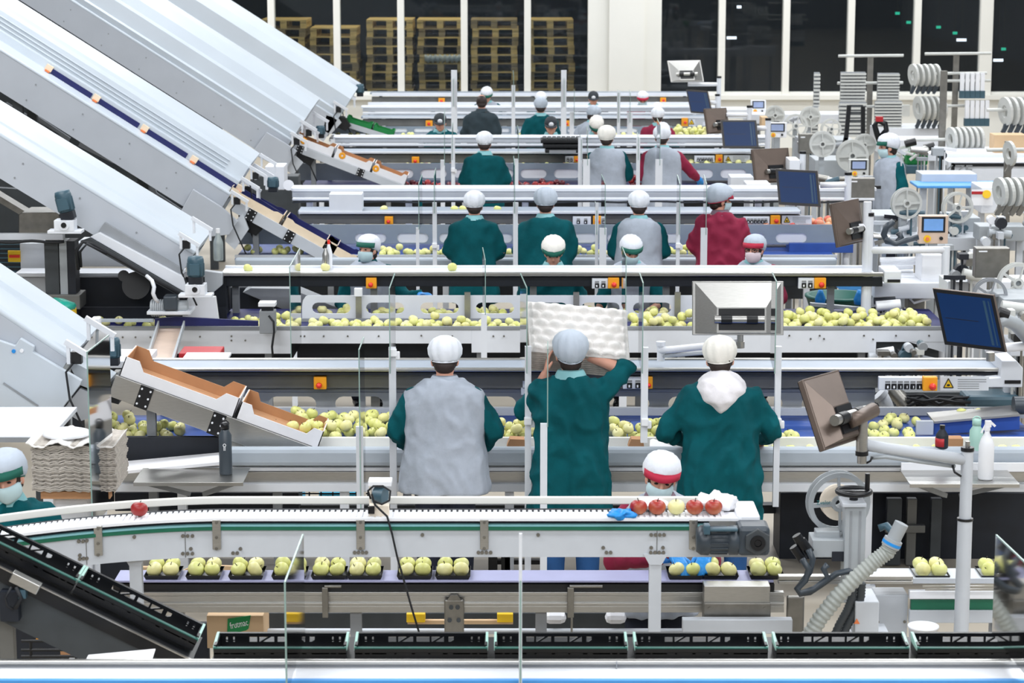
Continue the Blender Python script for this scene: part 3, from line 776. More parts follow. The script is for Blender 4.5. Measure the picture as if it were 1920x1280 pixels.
# guard plates and drive housings at the lower ends
part('guard_plate', sidepoly([(-40, 625), (28, 648), (38, 634), (64, 650), (62, 660), (153, 714), (150, 722), (104, 782), (70, 772), (-40, 765)], 15.25, .05), 'side' if False else M['hood'], cA['t'], .006)
part('guard_seam', sidepoly([(5, 719), (7, 717), (72, 760), (70, 762)], 15.24, .01), 'mgrey', cA['t'])
part('chute_throat', sidepoly([(120, 668), (160, 690), (205, 714), (196, 740), (150, 722)], 15.5, .3), 'hood', cA['t'], .004)
part('chute_mouth', sidepoly([(152, 716), (232, 722), (222, 758), (146, 738)], 15.56, .3), 'black', cA['t'])
part('lower_plate', sidepoly([(150, 728), (182, 742), (206, 770), (150, 790), (116, 770)], 15.5, .05), 'lgrey', cA['t'], .004)
mb = MB()
for (u, v) in ((26, 658), (41, 657)):
    p = P(u, v, 15.25); mb.cyl((p.x, 15.24, p.z), (p.x, 15.26, p.z), .013, n=12); mb.mi = 1
part('round_stickers', mb, [M['glove'], M['wplast']], cA['t'])
part('guard_plate', sidepoly([(330, 412), (362, 355), (415, 388), (446, 415), (430, 440), (350, 448)], 23.6, .05), 'side', cC['t'], .005)
part('lower_plate', sidepoly([(430, 425), (455, 400), (466, 430), (440, 468), (422, 452)], 23.7, .05), 'lgrey', cC['t'])
part('chute_mouth', sidepoly([(447, 403), (462, 395), (498, 424), (480, 442), (448, 428)], 23.9, .3), 'black', cC['t'])
part('guard_plate', sidepoly([(474, 284), (500, 248), (534, 268), (556, 283), (535, 320), (476, 290)], 29.5, .05), 'side', cD['t'], .005)
part('lower_plate', sidepoly([(535, 300), (553, 292), (568, 305), (550, 328), (534, 318)], 29.6, .05), 'lgrey', cD['t'])
part('chute_mouth', sidepoly([(556, 282), (575, 280), (592, 294), (582, 312), (556, 296)], 29.8, .3), 'black', cD['t'])
part('lower_plate', sidepoly([(612, 216), (634, 222), (640, 230), (620, 252), (606, 244)], 36.6, .05), 'lgrey', cE['t'])
part('chute_mouth', sidepoly([(630, 218), (648, 222), (658, 236), (648, 246), (630, 238)], 36.8, .3), 'black', cE['t'])

# sensor frames: little white brackets at the hood ends
def bracket(parent, u, v, Y, sc, sl=.62):
    d = Vector((1, 0, -sl)).normalized(); o = P(u, v, Y)
    for k in (.1, 0):
        mb = MB(); a = o + Vector((k * .9, k * 1.6, k * 1.1)) * sc
        mb.bar(a, a + d * .2 * sc, .035 * sc, .03 * sc)
        mb.bar(a + d * .02 * sc, a + d * .02 * sc + Vector((0, 0, -.12 * sc)), .02 * sc, .02 * sc)
        mb.bar(a + d * .18 * sc, a + d * .18 * sc + Vector((0, 0, -.1 * sc)), .02 * sc, .02 * sc)
        b = part('sensor_bracket', mb, 'white', parent)
    mb = MB(); mb.cbox(o + d * .07 * sc + Vector((0, .03, -.06 * sc)), (.06 * sc, .06, .07 * sc)); part('sensor', mb, 'black', b)
    mb = MB(); c = o + d * .05 * sc + Vector((0, -.02, -.1 * sc))
    mb.tube([c, c + Vector((-.04, 0, -.05)) * sc, c + Vector((-.02, -.02, -.2)) * sc, c + Vector((.05, -.03, -.36)) * sc, c + Vector((.1, -.02, -.48)) * sc], .008, 6); part('sensor_cable', mb, 'rubber', b)
bracket(cA['t'], 122, 640, 15.22, 1.15)
bracket(cB['t'], 335, 437, 19.5, 1.0)
bracket(cC['t'], 432, 358, 23.6, 1.05); bracket(cC['t'], 468, 312, 24.0, 1.0); bracket(cC['t'], 452, 336, 24.1, 1.2)
bracket(cD['t'], 545, 248, 29.5, 1.2); bracket(cD['t'], 568, 232, 29.9, 1.2)
bracket(cE['t'], 625, 190, 36.6, 1.3); bracket(cE['t'], 640, 168, 37.0, 1.3)

# lower half of the second conveyor: white side frame, grey belt strip, cable duct
part('lower_frame', sidepoly([(169, 444), (186, 436), (345, 520), (352, 551)], 19.45, .06), 'white', cB['t'], .004)
part('belt_strip', sidepoly([(184, 434), (196, 417), (344, 506), (336, 522)], 19.5, .05), 'mgrey', cB['t'])
part('cable_duct', sidepoly([(150, 452), (168, 446), (350, 552), (345, 560)], 19.42, .05), 'dgrey', cB['t'])
mb = MB(); mb.tube([P(147, 505, 19.3), P(143, 470, 19.25), P(155, 453, 19.25), P(175, 458, 19.3), P(260, 507, 19.35), P(340, 552, 19.35)], .016, 8)
mb.tube([P(152, 500, 19.3), P(150, 472, 19.25), P(163, 457, 19.25), P(200, 476, 19.3)], .012, 8)
part('cables', mb, 'rubber', cB['t'])
mb = MB(); mb.tube([P(275, 517, 19.3), P(285, 526, 19.25), P(289, 538, 19.2), P(287, 550, 19.2), P(291, 560, 19.2), P(296, 565, 19.25)], .017, 8); part('white_hose', mb, 'white', cB['t'], label='white bent hose')

# ---------------------------------------------------------------- motors
def gearmotor(u, v, Y, w, h, label, tilt=0, m='teal', face=True):
    c = P(u, v, Y); s = S(Y); W, H = w / s, h / s
    t = thing('gear_motor', label, 'motor', tuple(c), 'small teal gear motors')
    mb = MB(); mb.M = Matrix.Translation(c) @ Matrix.Rotation(tilt, 4, 'Y')
    mb.lathe([(W * .5, -H * .3), (W * .52, H * .2), (W * .52, H * .36), (W * .46, H * .5), (W * .2, H * .53), (0, H * .53)], (0, 0, 0), 18)
    for k in range(10):
        a = PI * k / 5; mb.cbox((W * .5 * math.cos(a), W * .5 * math.sin(a), 0), (.012, .012, H * .5))
    mb.box(-W * .3, W * .3, -W * .72, -W * .3, -H * .2, H * .25)
    part('motor_body', mb, m, t)
    mb = MB(); mb.M = Matrix.Translation(c) @ Matrix.Rotation(tilt, 4, 'Y'); mb.box(-W * .42, W * .42, -W * .45, W * .45, -H * .62, -H * .3); part('gearbox', mb, 'dark', t, .006)
    if face:
        mb = MB(); mb.box(c.x - W * .62, c.x + W * .62, Y - W * .62, Y + W * .5, c.z - H * 1.02, c.z - H * .6); mb.box(c.x - W * 1.05, c.x + W * 1.05, Y - W * .6, Y + W * .5, c.z - H * 1.12, c.z - H * 1.0)
        mb.cyl((c.x, Y - W * .68, c.z - H * .78), (c.x, Y - W * .62, c.z - H * .78), W * .32, n=16); part('bearing_block', mb, 'white', t, .004)
        mb = MB(); mb.cyl((c.x, Y - W * .72, c.z - H * .78), (c.x, Y - W * .66, c.z - H * .78), W * .17, n=14); part('shaft', mb, 'black', t)
    return t
gearmotor(122, 382, 19.3, 30, 48, 'teal gear motor halfway up the second inclined conveyor', -.22)
gearmotor(367, 504, 19.3, 30, 46, 'teal gear motor at the foot of the second inclined conveyor')
gearmotor(213, 656, 15.9, 24, 46, 'teal gear motor behind the nearest inclined conveyor foot', face=False)
gearmotor(512, 344, 24.1, 20, 24, 'teal gear motor at the foot of the third inclined conveyor', face=False)
gearmotor(601, 246, 30, 16, 20, 'teal gear motor at the foot of the fourth inclined conveyor', face=False)
gearmotor(675, 168, 37.2, 14, 20, 'teal gear motor at the foot of the farthest inclined conveyor', face=False)
# grey horizontal motor beside the second line
c = P(330, 574, 19.4); t = thing('pump_motor', 'grey horizontal motor on a white plate beside the second belt', 'motor', tuple(c))
mb = MB(); mb.cyl(P(283, 577, 19.4), P(352, 577, 19.4), .065, n=16); part('motor_body', mb, 'mach', t)
mb = MB(); mb.px(306, 556, 332, 582, 19.3, .16); part('terminal_box', mb, 'slate', t, .01)
mb = MB(); mb.px(275, 584, 357, 590, 19.3, .3); part('mount_plate', mb, 'white', t, .004)
mb = MB()
for k in range(6): mb.cyl(P(285 + k * 4, 577, 19.4), P(287 + k * 4, 577, 19.4), .074, n=16)
part('cooling_fins', mb, 'mach', t)

# ---------------------------------------------------------------- carton chutes and cartons
def chute(label, u0, v0, u1, v1, Y, th, dy, m='steel', plates=()):
    A, B = P(u0, v0, Y), P(u1, v1, Y); A.y = B.y = Y; d = (B - A); L = d.length; d.normalize(); n = Vector((d.z, 0, -d.x)); n = n if n.z > 0 else -n
    t = thing('carton_chute', label, 'chute', (A.x, Y + dy / 2, 0), 'carton chutes')
    def slab(s0, s1, n0, n1, y0, y1):
        mb = MB(); vs = []
        for y in (y0, y1):
            for s, h in ((s0, n0), (s1, n0), (s1, n1), (s0, n1)): q = A + d * s + n * h; vs.append((q.x, y, q.z))
        return mb.add(vs, [(0, 1, 2, 3), (7, 6, 5, 4), (0, 4, 5, 1), (1, 5, 6, 2), (2, 6, 7, 3), (3, 7, 4, 0)])
    for y in (Y, Y + dy - .02): part('side_rail', slab(0, L, -th, 0, y, y + .02), m, t, .003)
    part('bed', slab(0, L, -.02, -.005, Y + .02, Y + dy - .02), 'dgrey', t)
    for s in plates:
        q = part('joint_plate', slab(L * s, L * s + .09, -th * 1.02, -.0, Y - .012, Y), 'black', t)
        mb = MB()
        for i in range(3):
            for j in (.015, .075): p = A + d * (L * s + j) + n * (-th * (.15 + .35 * i)); mb.cyl((p.x, Y - .02, p.z), (p.x, Y - .012, p.z), .007, n=8)
        part('rivets', mb, 'wplast', q)
    for s in (.15, .8):
        q = A + d * (L * s); mb = MB(); mb.box(q.x - .03, q.x + .03, Y + dy * .5 - .03, Y + dy * .5 + .03, 0, q.z - th * .9); part('leg', mb, 'mgrey', t)
    return dict(t=t, A=A, B=B, d=d, n=n, Y=Y, slab=slab, L=L)

def carton(label, c, s0, L, h, w, out, inn, group, dip=.45, y0=.03, logo=None):
    A, d, n, Y = c['A'], c['d'], c['n'], c['Y'] + y0
    o = A + d * s0; t = thing('fruit_carton', label, 'carton', (o.x, Y, o.z), group)
    e = .006
    prof = [(0, 0), (L, 0), (L, h), (L - .12 * L, h), (L - .18 * L, h * (1 - dip)), (.18 * L, h * (1 - dip)), (.12 * L, h), (0, h)]
    def wall(y, th, m_):
        mb = MB(); mb.mi = 0
        for off, mi in ((0, 0),):
            q = [o + d * a + n * b for a, b in prof]
            vs = [(p.x, y, p.z) for p in q] + [(p.x, y + th, p.z) for p in q]; k = len(q)
            mb.add(vs, [tuple(range(k)), tuple(range(2 * k - 1, k - 1, -1))] + [(i, (i + 1) % k, k + (i + 1) % k, k + i) for i in range(k)])
        return mb
    mb = wall(Y, e, 0)
    def slab(s0_, s1_, n0, n1, y0_, y1_):
        vs = []
        for y in (y0_, y1_):
            for s, hh in ((s0_, n0), (s1_, n0), (s1_, n1), (s0_, n1)): q = o + d * s + n * hh; vs.append((q.x, y, q.z))
        mb.add(vs, [(0, 1, 2, 3), (7, 6, 5, 4), (0, 4, 5, 1), (1, 5, 6, 2), (2, 6, 7, 3), (3, 7, 4, 0)])
    slab(0, e, 0, h, Y, Y + w); slab(L - e, L, 0, h, Y, Y + w)
    part('outer_walls', mb, out, t)
    mb = wall(Y + e, e, 1); w2 = wall(Y + w - e, e, 1); mb.add(w2.v, w2.f)
    slab(e, 2 * e, 0, h, Y + e, Y + w); slab(L - 2 * e, L - e, 0, h, Y + e, Y + w); slab(0, L, 0, e, Y + e, Y + w - e)
    part('inner_walls', mb, inn, t)
    if logo:
        mb = MB()
        for s in logo:
            q = o + d * (L * s) + n * (h * .5)
            for k in range(9):
                a = 2 * PI * k / 9; mb.ell((q.x + h * .22 * math.cos(a), Y - .004, q.z + h * .22 * math.sin(a)), (h * .13, .003, h * .13), 8, 5)
        part('printed_flowers', mb, 'yellow', t)
    return t
ch = chute('steel carton chute with black joint plates at front left', 217, 703, 585, 838, 15.25, .15, .46, 'steel', (.13, .5))
g = 'white cartons with brown lining on the front chute'
carton('topmost white carton with brown lining on the front chute', ch, .02, .80, .135, .42, 'wcard', 'card', g)
carton('lower white carton with brown lining on the front chute, ending at the apples', ch, .84, .58, .12, .42, 'wcard', 'card', g)
ch3 = chute('grey carton chute below the third inclined conveyor', 442, 375, 660, 496, 23.75, .12, .42, 'lgrey', (.12, .45))
g = 'cream cartons on the third incline'
for k, (s, tx) in enumerate(((-.1, 'topmost cream carton below the third hood'), (.53, 'middle cream carton on the third chute'), (1.0, 'lowest cream carton on the third chute'))):
    if k < 2 or True: carton(tx, ch3, s, .6 if k < 2 else .36, .1, .4, 'cream', 'navy', g, .15, y0=.02)
ch3b = dict(ch3)
# cartons still in the channel of the third conveyor
base = dict(A=cC['A'] + cC['n'] * .055, d=cC['d'], n=cC['n'], Y=cC['Y'] + .02)
for k, (u, v) in enumerate(((97, 123), (185, 180), (275, 238), (368, 295), (452, 352))):
    p = P(u, v, 23.98); s = (p - cC['A']).dot(cC['d'])
    t = thing('cream_carton', ['highest cream carton edge in the channel of the third incline', 'second cream carton edge down the third incline', 'third cream carton edge down the third incline', 'fourth cream carton edge down the third incline', 'lowest cream carton edge in the channel of the third incline'][k], 'carton', tuple(p), 'cream cartons in the channel')
    mb = MB(); A = cC['A'] + Vector((0, .27, 0)) + cC['n'] * .07; d = cC['d']
    mb.bar(A + d * (s + .0), A + d * (s + .5), .02, .055); part('liner_edge', mb, 'navy', t)
    mb = MB(); mb.bar(A + d * (s - .045) + cC['n'] * .012, A + d * (s + .03) + cC['n'] * .012, .04, .06); part('corner_flap', mb, 'cream', t)
    mb = MB(); mb.bar(A + d * (s - .03) - cC['n'] * .02 + Vector((0, -.03, 0)), A + d * (s + .02) - cC['n'] * .02 + Vector((0, -.03, 0)), .02, .018); part('orange_tab', mb, 'orange', t)
ch4 = chute('grey carton chute below the fourth inclined conveyor', 552, 268, 770, 352, 29.7, .1, .42, 'lgrey', (.03, .55))
g = 'white cartons with yellow print on the fourth chute'
for k, s in enumerate((.0, .52, 1.04)):
    carton(('highest', 'middle', 'lowest')[k] + ' white carton with yellow flower print on the fourth chute', ch4, s, .5 if k < 2 else .45, .13, .4, 'wcard', 'card', g, .3, logo=(.2,) if k < 2 else (.08,))
ch5 = chute('narrow chute with green cartons below the farthest incline', 648, 228, 738, 256, 36.9, .08, .4, 'lgrey')
carton('upper green carton on the farthest chute', ch5, .0, .42, .09, .36, 'gcard', 'gcard', 'green cartons on the farthest chute', .3)
carton('lower green carton on the farthest chute', ch5, .44, .34, .09, .36, 'gcard', 'gcard', 'green cartons on the farthest chute', .3)
# ================================================================ people
def remesh(mb, voxel, smooth=4, nz=None):
    me = mb.mesh('tmp', [])
    o = bpy.data.objects.new('tmp', me); COL.objects.link(o)
    r = o.modifiers.new('r', 'REMESH'); r.mode = 'VOXEL'; r.voxel_size = voxel; r.use_smooth_shade = True
    if smooth:
        s = o.modifiers.new('s', 'SMOOTH'); s.factor = .5; s.iterations = smooth
    dg = bpy.context.evaluated_depsgraph_get()
    out = bpy.data.meshes.new_from_object(o.evaluated_get(dg))
    bpy.data.objects.remove(o); bpy.data.meshes.remove(me)
    if nz:
        ns = [vtx.normal.copy() for vtx in out.vertices]
        for vtx, n_ in zip(out.vertices, ns): vtx.co += n_ * nz(vtx.co)
        bm = bmesh.new(); bm.from_mesh(out)
        for _ in range(2): bmesh.ops.smooth_vert(bm, verts=bm.verts, factor=.5, use_axis_x=True, use_axis_y=True, use_axis_z=True)
        bm.to_mesh(out); bm.free()
    out.polygons.foreach_set('use_smooth', [True] * len(out.polygons))
    return out

def capsule(mb, a, b, r0, r1, n=12):
    a, b = Vector(a), Vector(b)
    mb.cyl(a, b, r0, r1, n=n); mb.ell(a, r0, n, 8); mb.ell(b, r1, n, 8)

def ring_at(c, a, b, n=20, power=2.4, rot=None):
    """superellipse ring around c in the horizontal plane, optionally tilted"""
    o = []
    for k in range(n):
        t = 2 * PI * k / n; x, y = math.cos(t), math.sin(t)
        q = Vector((a * math.copysign(abs(x) ** (2 / power), x), b * math.copysign(abs(y) ** (2 / power), y), 0))
        if rot is not None: q = rot @ q
        o.append(Vector(c) + q)
    return o

def hand(mb, w, d, up, side, curl=.5, s=1.0):
    """palm and five fingers: wrist w, direction d, up = back of hand, side +1 thumb on that side"""
    d = Vector(d).normalized(); up = Vector(up); up = (up - d * up.dot(d)).normalized(); r = d.cross(up).normalized() * side
    def L(x, y, z): return Vector(w) + (d * x + r * y + up * z) * s
    for y in (-.026, -.009, .009, .026): capsule(mb, L(.005, y * .7, 0), L(.085, y, 0), .014 * s, .0115 * s, 8)
    for i, (y, ln) in enumerate(((.028, .068), (.009, .078), (-.010, .072), (-.028, .056))):
        p = L(.085, y, 0); a0 = 0
        for j, seg in enumerate((.45, .32, .23)):
            a0 += curl * (.55 + .25 * j)
            q = p + (d * math.cos(a0) - up * math.sin(a0)) * ln * seg * s
            capsule(mb, p, q, (.0098 - .001 * j) * s, (.0090 - .001 * j) * s, 8); p = q
    p = L(.02, .026, -.004); q = L(.05, .052, -.012); e = L(.082, .058, -.024)
    capsule(mb, p, q, .013 * s, .0115 * s, 8); capsule(mb, q, e, .0112 * s, .009 * s, 8)

BASECOAT = [(1.485, .062, .06, .0), (1.462, .095, .074, .0), (1.43, .145, .088, .0), (1.39, .182, .100, .0), (1.33, .203, .114, .005), (1.25, .207, .122, .008),
            (1.12, .198, .12, .006), (1.0, .204, .125, .0), (.9, .218, .138, -.005), (.78, .226, .146, -.005), (.62, .236, .152, -.003)]

def person(label, u, v, Y, yaw=0., top='coat', sleeve=None, cap='bouffant', capm='cap', visor=None, mask=None, hair='hair', lean=.12,
           head=(0, 0, 0), arms=None, w=1.0, hem=.62, vox=.018, gloves=False, legs='trouser', glasses=False, hood=False, collar='collar', badge=False,
           skinvox=None, height=None, zdrop=0., short=False, headx=0., group='workers on the packing lines', haircol=True, shoulder=1.0, capscale=1.0):
    ptop = P(u, v, Y); Y0 = Y
    Hh = height or 1.74
    k = Hh / 1.76                       # body scale; the cap adds a little
    RZ = Matrix.Rotation(yaw, 3, 'Z'); LX = Matrix.Rotation(-lean, 3, 'X'); piv = Vector((0, 0, .93))
    def B(p):                           # body point: bend at the hip
        p = Vector(p)
        t = min(1, max(0, (p.z - .85) / .2))
        if t > 0: p = p.lerp(piv + LX @ (p - piv), t) if t < 1 else piv + LX @ (p - piv)
        return p
    hc0 = B((headx, .03, 1.585))
    # place so that the crown lands on the photo point
    hm = Matrix.Rotation(head[2], 3, 'Z') @ Matrix.Rotation(-head[0], 3, 'X') @ Matrix.Rotation(head[1], 3, 'Y')
    hc = hc0 + Vector((0, .03 * math.sin(head[0]), 0))
    crown = hc + hm @ Vector((0, 0, .14 * capscale))
    base = Vector((0, Y, 0))
    W0 = RZ @ (crown * k)
    ox = ptop.x - W0.x
    oy = Y - W0.y * 0
    zshift = ptop.z - W0.z              # small difference taken up by standing height
    kz = k
    def T(p):
        q = RZ @ (Vector(p) * k); return Vector((q.x + ox, q.y + oy, q.z + zshift))
    t = thing('person', label, 'person', (ox, oy, 0), group)
    feet = -zshift / k                  # local height of the floor
    arms = arms or {}
    def arm(s):
        d = {'e': (s * .275, .04, 1.13), 'h': (s * .2, .27, 1.04)}
        d.update(arms.get('L' if s < 0 else 'R', {}))
        return B((s * .188 * shoulder, 0, 1.362)), Vector(d['e']), Vector(d['h']), d
    # ---- body: one continuous skin
    mb = MB()
    rings = []
    for z, a, b, yc in BASECOAT[:-2]:
        rings.append([T(B(q)) for q in ring_at((0, yc, z), a * .86 * w, b * .84)])
    mb.loft(rings[::-1])
    capsule(mb, T(B((0, 0, 1.42))), T(hc + hm @ Vector((0, -.015, -.06))), .058 * k, .054 * k)
    HR = RZ @ hm
    def Hd(p): return T(hc + hm @ Vector(p))
    mb.ell(Hd((0, -.008, .03)), (.078 * k, .098 * k, .098 * k), 18, 12, HR)
    mb.ell(Hd((0, .018, -.035)), (.062 * k, .078 * k, .085 * k), 18, 12, HR)
    mb.ell(Hd((0, .072, -.085)), (.03 * k, .026 * k, .022 * k), 10, 8, HR)          # chin
    capsule(mb, Hd((0, .09, .018)), Hd((0, .108, -.018)), .010 * k, .0145 * k, 8)      # nose
    mb.ell(Hd((0, .082, .034)), (.055 * k, .016 * k, .012 * k), 10, 6, HR)            # brow
    mb.ell(Hd((0, .088, -.05)), (.024 * k, .012 * k, .010 * k), 10, 6, HR)            # mouth
    for s in (-1, 1): mb.ell(Hd((s * .078, -.004, -.008)), (.012 * k, .022 * k, .034 * k), 8, 6, HR)
    for s in (-1, 1):
        sh, e, h, d = arm(s)
        capsule(mb, T(sh), T(e), .048 * k, .040 * k); capsule(mb, T(e), T(h), .040 * k, .029 * k)
        hd = Vector(d.get('d', (h - e).normalized()))
        hand(mb, T(h), RZ @ hd, RZ @ Vector(d.get('up', (0, 0, 1))), s * -1 if d.get('flip') else (-s), d.get('curl', .5), k * 1.02)
        capsule(mb, T((s * .095, 0, .9)), T((s * .105, .02, .5)), .085 * k, .06 * k)
        capsule(mb, T((s * .105, .02, .5)), T((s * .105, -.01, max(feet + .09, .06))), .06 * k, .04 * k)
        capsule(mb, T((s * .105, -.01, feet + .05)), T((s * .115, .14, feet + .035)), .038 * k, .03 * k)
    sv = skinvox or max(.009, vox * .55)
    part('body', remesh(mb, sv, 3), 'skin', t)
    # ---- trousers and shoes
    mb = MB()
    for s in (-1, 1):
        capsule(mb, T((s * .095, 0, .92)), T((s * .107, .02, .5)), .104 * k, .085 * k)
        capsule(mb, T((s * .107, .02, .5)), T((s * .107, -.01, feet + .1)), .085 * k, .066 * k)
    part('trousers', remesh(mb, vox * 1.2, 3), legs, t)
    for s in (-1, 1):
        mb = MB(); capsule(mb, T((s * .107, -.045, feet + .045)), T((s * .12, .16, feet + .04)), .045 * k, .038 * k)
        mb.box(*[q for a in ((-.045, .045), (-.09, .2), (0, .03)) for q in a]) if False else None
        part('shoe', mb, 'black', t)
    # ---- coat with sleeves
    def wrinkle(amp, seed):
        def f(co):
            sk = co.x * .6 * math.sin(seed) + co.z
            q = Vector((co.x * 9 + seed, co.y * 9, co.z * 2.4)); r = Vector((co.x * 10 + seed + co.z * 3.2 * math.sin(seed * 3), co.y * 8, sk * 5.5)); e = Vector((co.x * 22, co.y * 22 + seed, co.z * 16))
            return amp * max(-.7, min(1.3, .9 * noise.noise(q) + 1.5 * (.35 - abs(noise.noise(r)) * 1.7) + .45 * noise.noise(e)))
        return f
    sd = random.uniform(0, 50)
    mb = MB(); hemz = hem
    def rings_for(grow, z0, z1, shw=1.0, up=0.):
        R_ = []
        tab = BASECOAT
        zs_ = [q[0] for q in tab if z0 < q[0] < z1] + [z1, z0]
        zs_ = sorted(set(zs_))
        for z in zs_:
            for i in range(len(tab) - 1):
                if tab[i][0] >= z >= tab[i + 1][0]:
                    f = (tab[i][0] - z) / (tab[i][0] - tab[i + 1][0]); a = [tab[i][j] + f * (tab[i + 1][j] - tab[i][j]) for j in range(4)]; break
            else: a = list(tab[-1]); a[1] += (tab[-1][0] - z) * .06; a[2] += (tab[-1][0] - z) * .05
            aa = a[1] * w * (shw if z > 1.3 else 1) + grow; R_.append([T(B(q)) for q in ring_at((0, a[3], z), aa, a[2] * (1 + (w - 1) * .6) + grow)])
        return R_
    slm = sleeve or top
    mb.loft(rings_for(.012, hemz, 1.47))
    def sleeves(mb, r=1.0):
        for s in (-1, 1):
            sh, e, h, d = arm(s)
            mb.ell(T(sh), .074 * k * r, 14, 10)
            capsule(mb, T(sh), T(e), .074 * k * r, .066 * k * r)
            if not d.get('bare'):
                capsule(mb, T(e), T(e.lerp(h, .94)), .064 * k * r, .05 * k * r)
            elif not d.get('cut'): capsule(mb, T(e), T(e.lerp(h, .12)), .064 * k * r, .058 * k * r)
    if sleeve is None:
        sleeves(mb)
        part('coat', remesh(mb, vox, 3, wrinkle(.024, sd)), top, t)
    else:
        sm = MB(); sm.loft(rings_for(.004, max(hemz - .0, .85), 1.44)); sleeves(sm)
        part('coat', remesh(sm, vox, 3, wrinkle(.018, sd)), slm, t)
        vm = MB(); vm.loft(rings_for(.030, hemz, 1.475))
        for s in (-1, 1): vm.ell(T(B((s * .168 * w, 0, 1.372))), (.07 * k, .098 * k, .052 * k), 14, 10, RZ)
        part('vest', remesh(vm, vox, 4, wrinkle(.015, sd)), top, t)
    if legs and hem > .5:
        pass
    # collar
    if collar and not hood:
        mb = MB(); n = 20; R_ = []
        for z, rr, yy in ((1.43, .088, 0), (1.475, .076, .004), (1.50, .070, .008), (1.485, .08, .006), (1.445, .098, 0)):
            R_.append([T(B(q)) for q in ring_at((0, yy, z), rr * 1.08, rr * .92, 20, 2)])
        mb.loft(R_, cap=False); part('collar', mb, collar, t)
    if hood:
        mb = MB(); R_ = []
        for z, a, b, yy in ((1.52, .072, .07, 0), (1.50, .105, .10, -.02), (1.46, .15, .125, -.035), (1.40, .165, .15, -.05), (1.33, .12, .16, -.06), (1.27, .05, .13, -.045), (1.25, .01, .08, -.03)):
            R_.append([T(B(q)) for q in ring_at((0, yy + .02, z), a, b, 32, 2)])
        mb.loft(R_[::-1]); part('hood', remesh(mb, vox * .8, 3, wrinkle(.014, sd + 9)), 'hood_cloth', t, label='white hood lying on the shoulders')
    # ---- head gear and hair
    if haircol:
        mb = MB(); mb.ell(Hd((0, -.022, .015)), (.086 * k, .098 * k, .098 * k), 18, 12, HR); mb.ell(Hd((0, -.055, -.045)), (.066 * k, .05 * k, .05 * k), 14, 8, HR)
        part('hair', mb, hair, t)
    c = capscale
    if cap == 'bouffant':
        mb = MB(); nn = 66; R_ = []
        for j, (z, r) in enumerate(((-.012, .088), (.0, .100), (.025, .111), (.06, .113), (.095, .100), (.122, .074), (.138, .04), (.143, .006))):
            ring_ = []
            for i in range(nn):
                a = 2 * PI * i / nn; g = 1 + (.045 * math.cos(11 * a + j * .25) + .06 * noise.noise(Vector((math.cos(a) * 2 + sd, math.sin(a) * 2, j * .6)))) * ((1 if 0 < j < 6 else .4) * (.3 if visor and j < 4 else 1))
                ring_.append(Hd((r * c * g * math.cos(a) * .95, r * c * g * math.sin(a) * 1.1 - .012, (z + .016) * c + ((.034, .032, .022, .01, .004, 0, 0, 0)[j] * math.sin(a)))))
            R_.append(ring_)
        mb.loft(R_); part('cap', mb, capm, t)
        mb = MB(); R_ = []
        for z in (-.018, -.002):
            R_.append([Hd((.0895 * c * math.cos(2 * PI * i / 28) * .96, .0905 * c * math.sin(2 * PI * i / 28) * 1.1 - .012, z + .018 + .034 * math.sin(2 * PI * i / 28))) for i in range(28)])
        mb.loft(R_, cap=False); part('cap_band', mb, visor or capm, t)
        mb = MB(); q = [Hd((x, -.118 * c, z)) for x, z in ((.012, .012), (.038, .012), (.038, .03), (.012, .03))]; q2 = [Hd((x, -.112 * c, z)) for x, z in ((.012, .012), (.038, .012), (.038, .03), (.012, .03))]
        mb.add(q + q2, [(0, 1, 2, 3), (7, 6, 5, 4), (0, 4, 5, 1), (1, 5, 6, 2), (2, 6, 7, 3), (3, 7, 4, 0)]); part('cap_tag', mb, 'wplast', t)
        if visor:
            mb = MB(); top_ = []; bot = []
            for i in range(13):
                a = PI * (.12 + .76 * i / 12); co_, si = math.cos(a), math.sin(a)
                top_.append((Hd((.114 * co_, .126 * si - .008, .078)), Hd((.112 * co_, .102 * si + .036 * si ** 2, .031 + .004 * si)), Hd((.098 * co_, .1 * si + .033 * si ** 2 - .002, .026 + .004 * si)), Hd((.088 * co_, .096 * si - .012, .045))))
            mb.loft([list(q) for q in top_]); part('visor', mb, visor, t)
    elif cap == 'ball':
        mb = MB(); R_ = []
        for j, (z, r) in enumerate(((.0, .098), (.04, .1), (.08, .09), (.11, .066), (.128, .03), (.132, .004))):
            R_.append([Hd((r * math.cos(2 * PI * i / 24) * .95, r * math.sin(2 * PI * i / 24) * 1.08 - .01, z + .012)) for i in range(24)])
        mb.loft(R_); part('cap', mb, capm, t)
        mb = MB(); st = []
        for i in range(13):
            a = PI * (.14 + .72 * i / 12); co_, si = math.cos(a), math.sin(a)
            st.append([Hd((.095 * co_, .1 * si - .01, .045)), Hd((.1 * co_, .1 * si + .06 * si ** 2, .03)), Hd((.1 * co_, .1 * si + .06 * si ** 2, .024)), Hd((.092 * co_, .098 * si - .01, .03))])
        mb.loft(st); part('visor', mb, capm, t)
        if badge:
            mb = MB(); p = Hd((.0, .098, .06)); mb.ell(p, (.036 * k, .012 * k, .034 * k), 12, 8, HR); part('badge', mb, 'wplast', t)
    # ---- face
    if mask or glasses or visor or cap == 'ball':
        for s in (-1, 1):
            mb = MB(); mb.ell(Hd((s * .032, .086, .008)), (.012 * k, .007 * k, .0055 * k), 10, 6, HR); part('eye', mb, 'ink', t)
            mb = MB(); capsule(mb, Hd((s * .016, .094, .03)), Hd((s * .05, .084, .031)), .004 * k, .003 * k, 6); part('eyebrow', mb, hair, t)
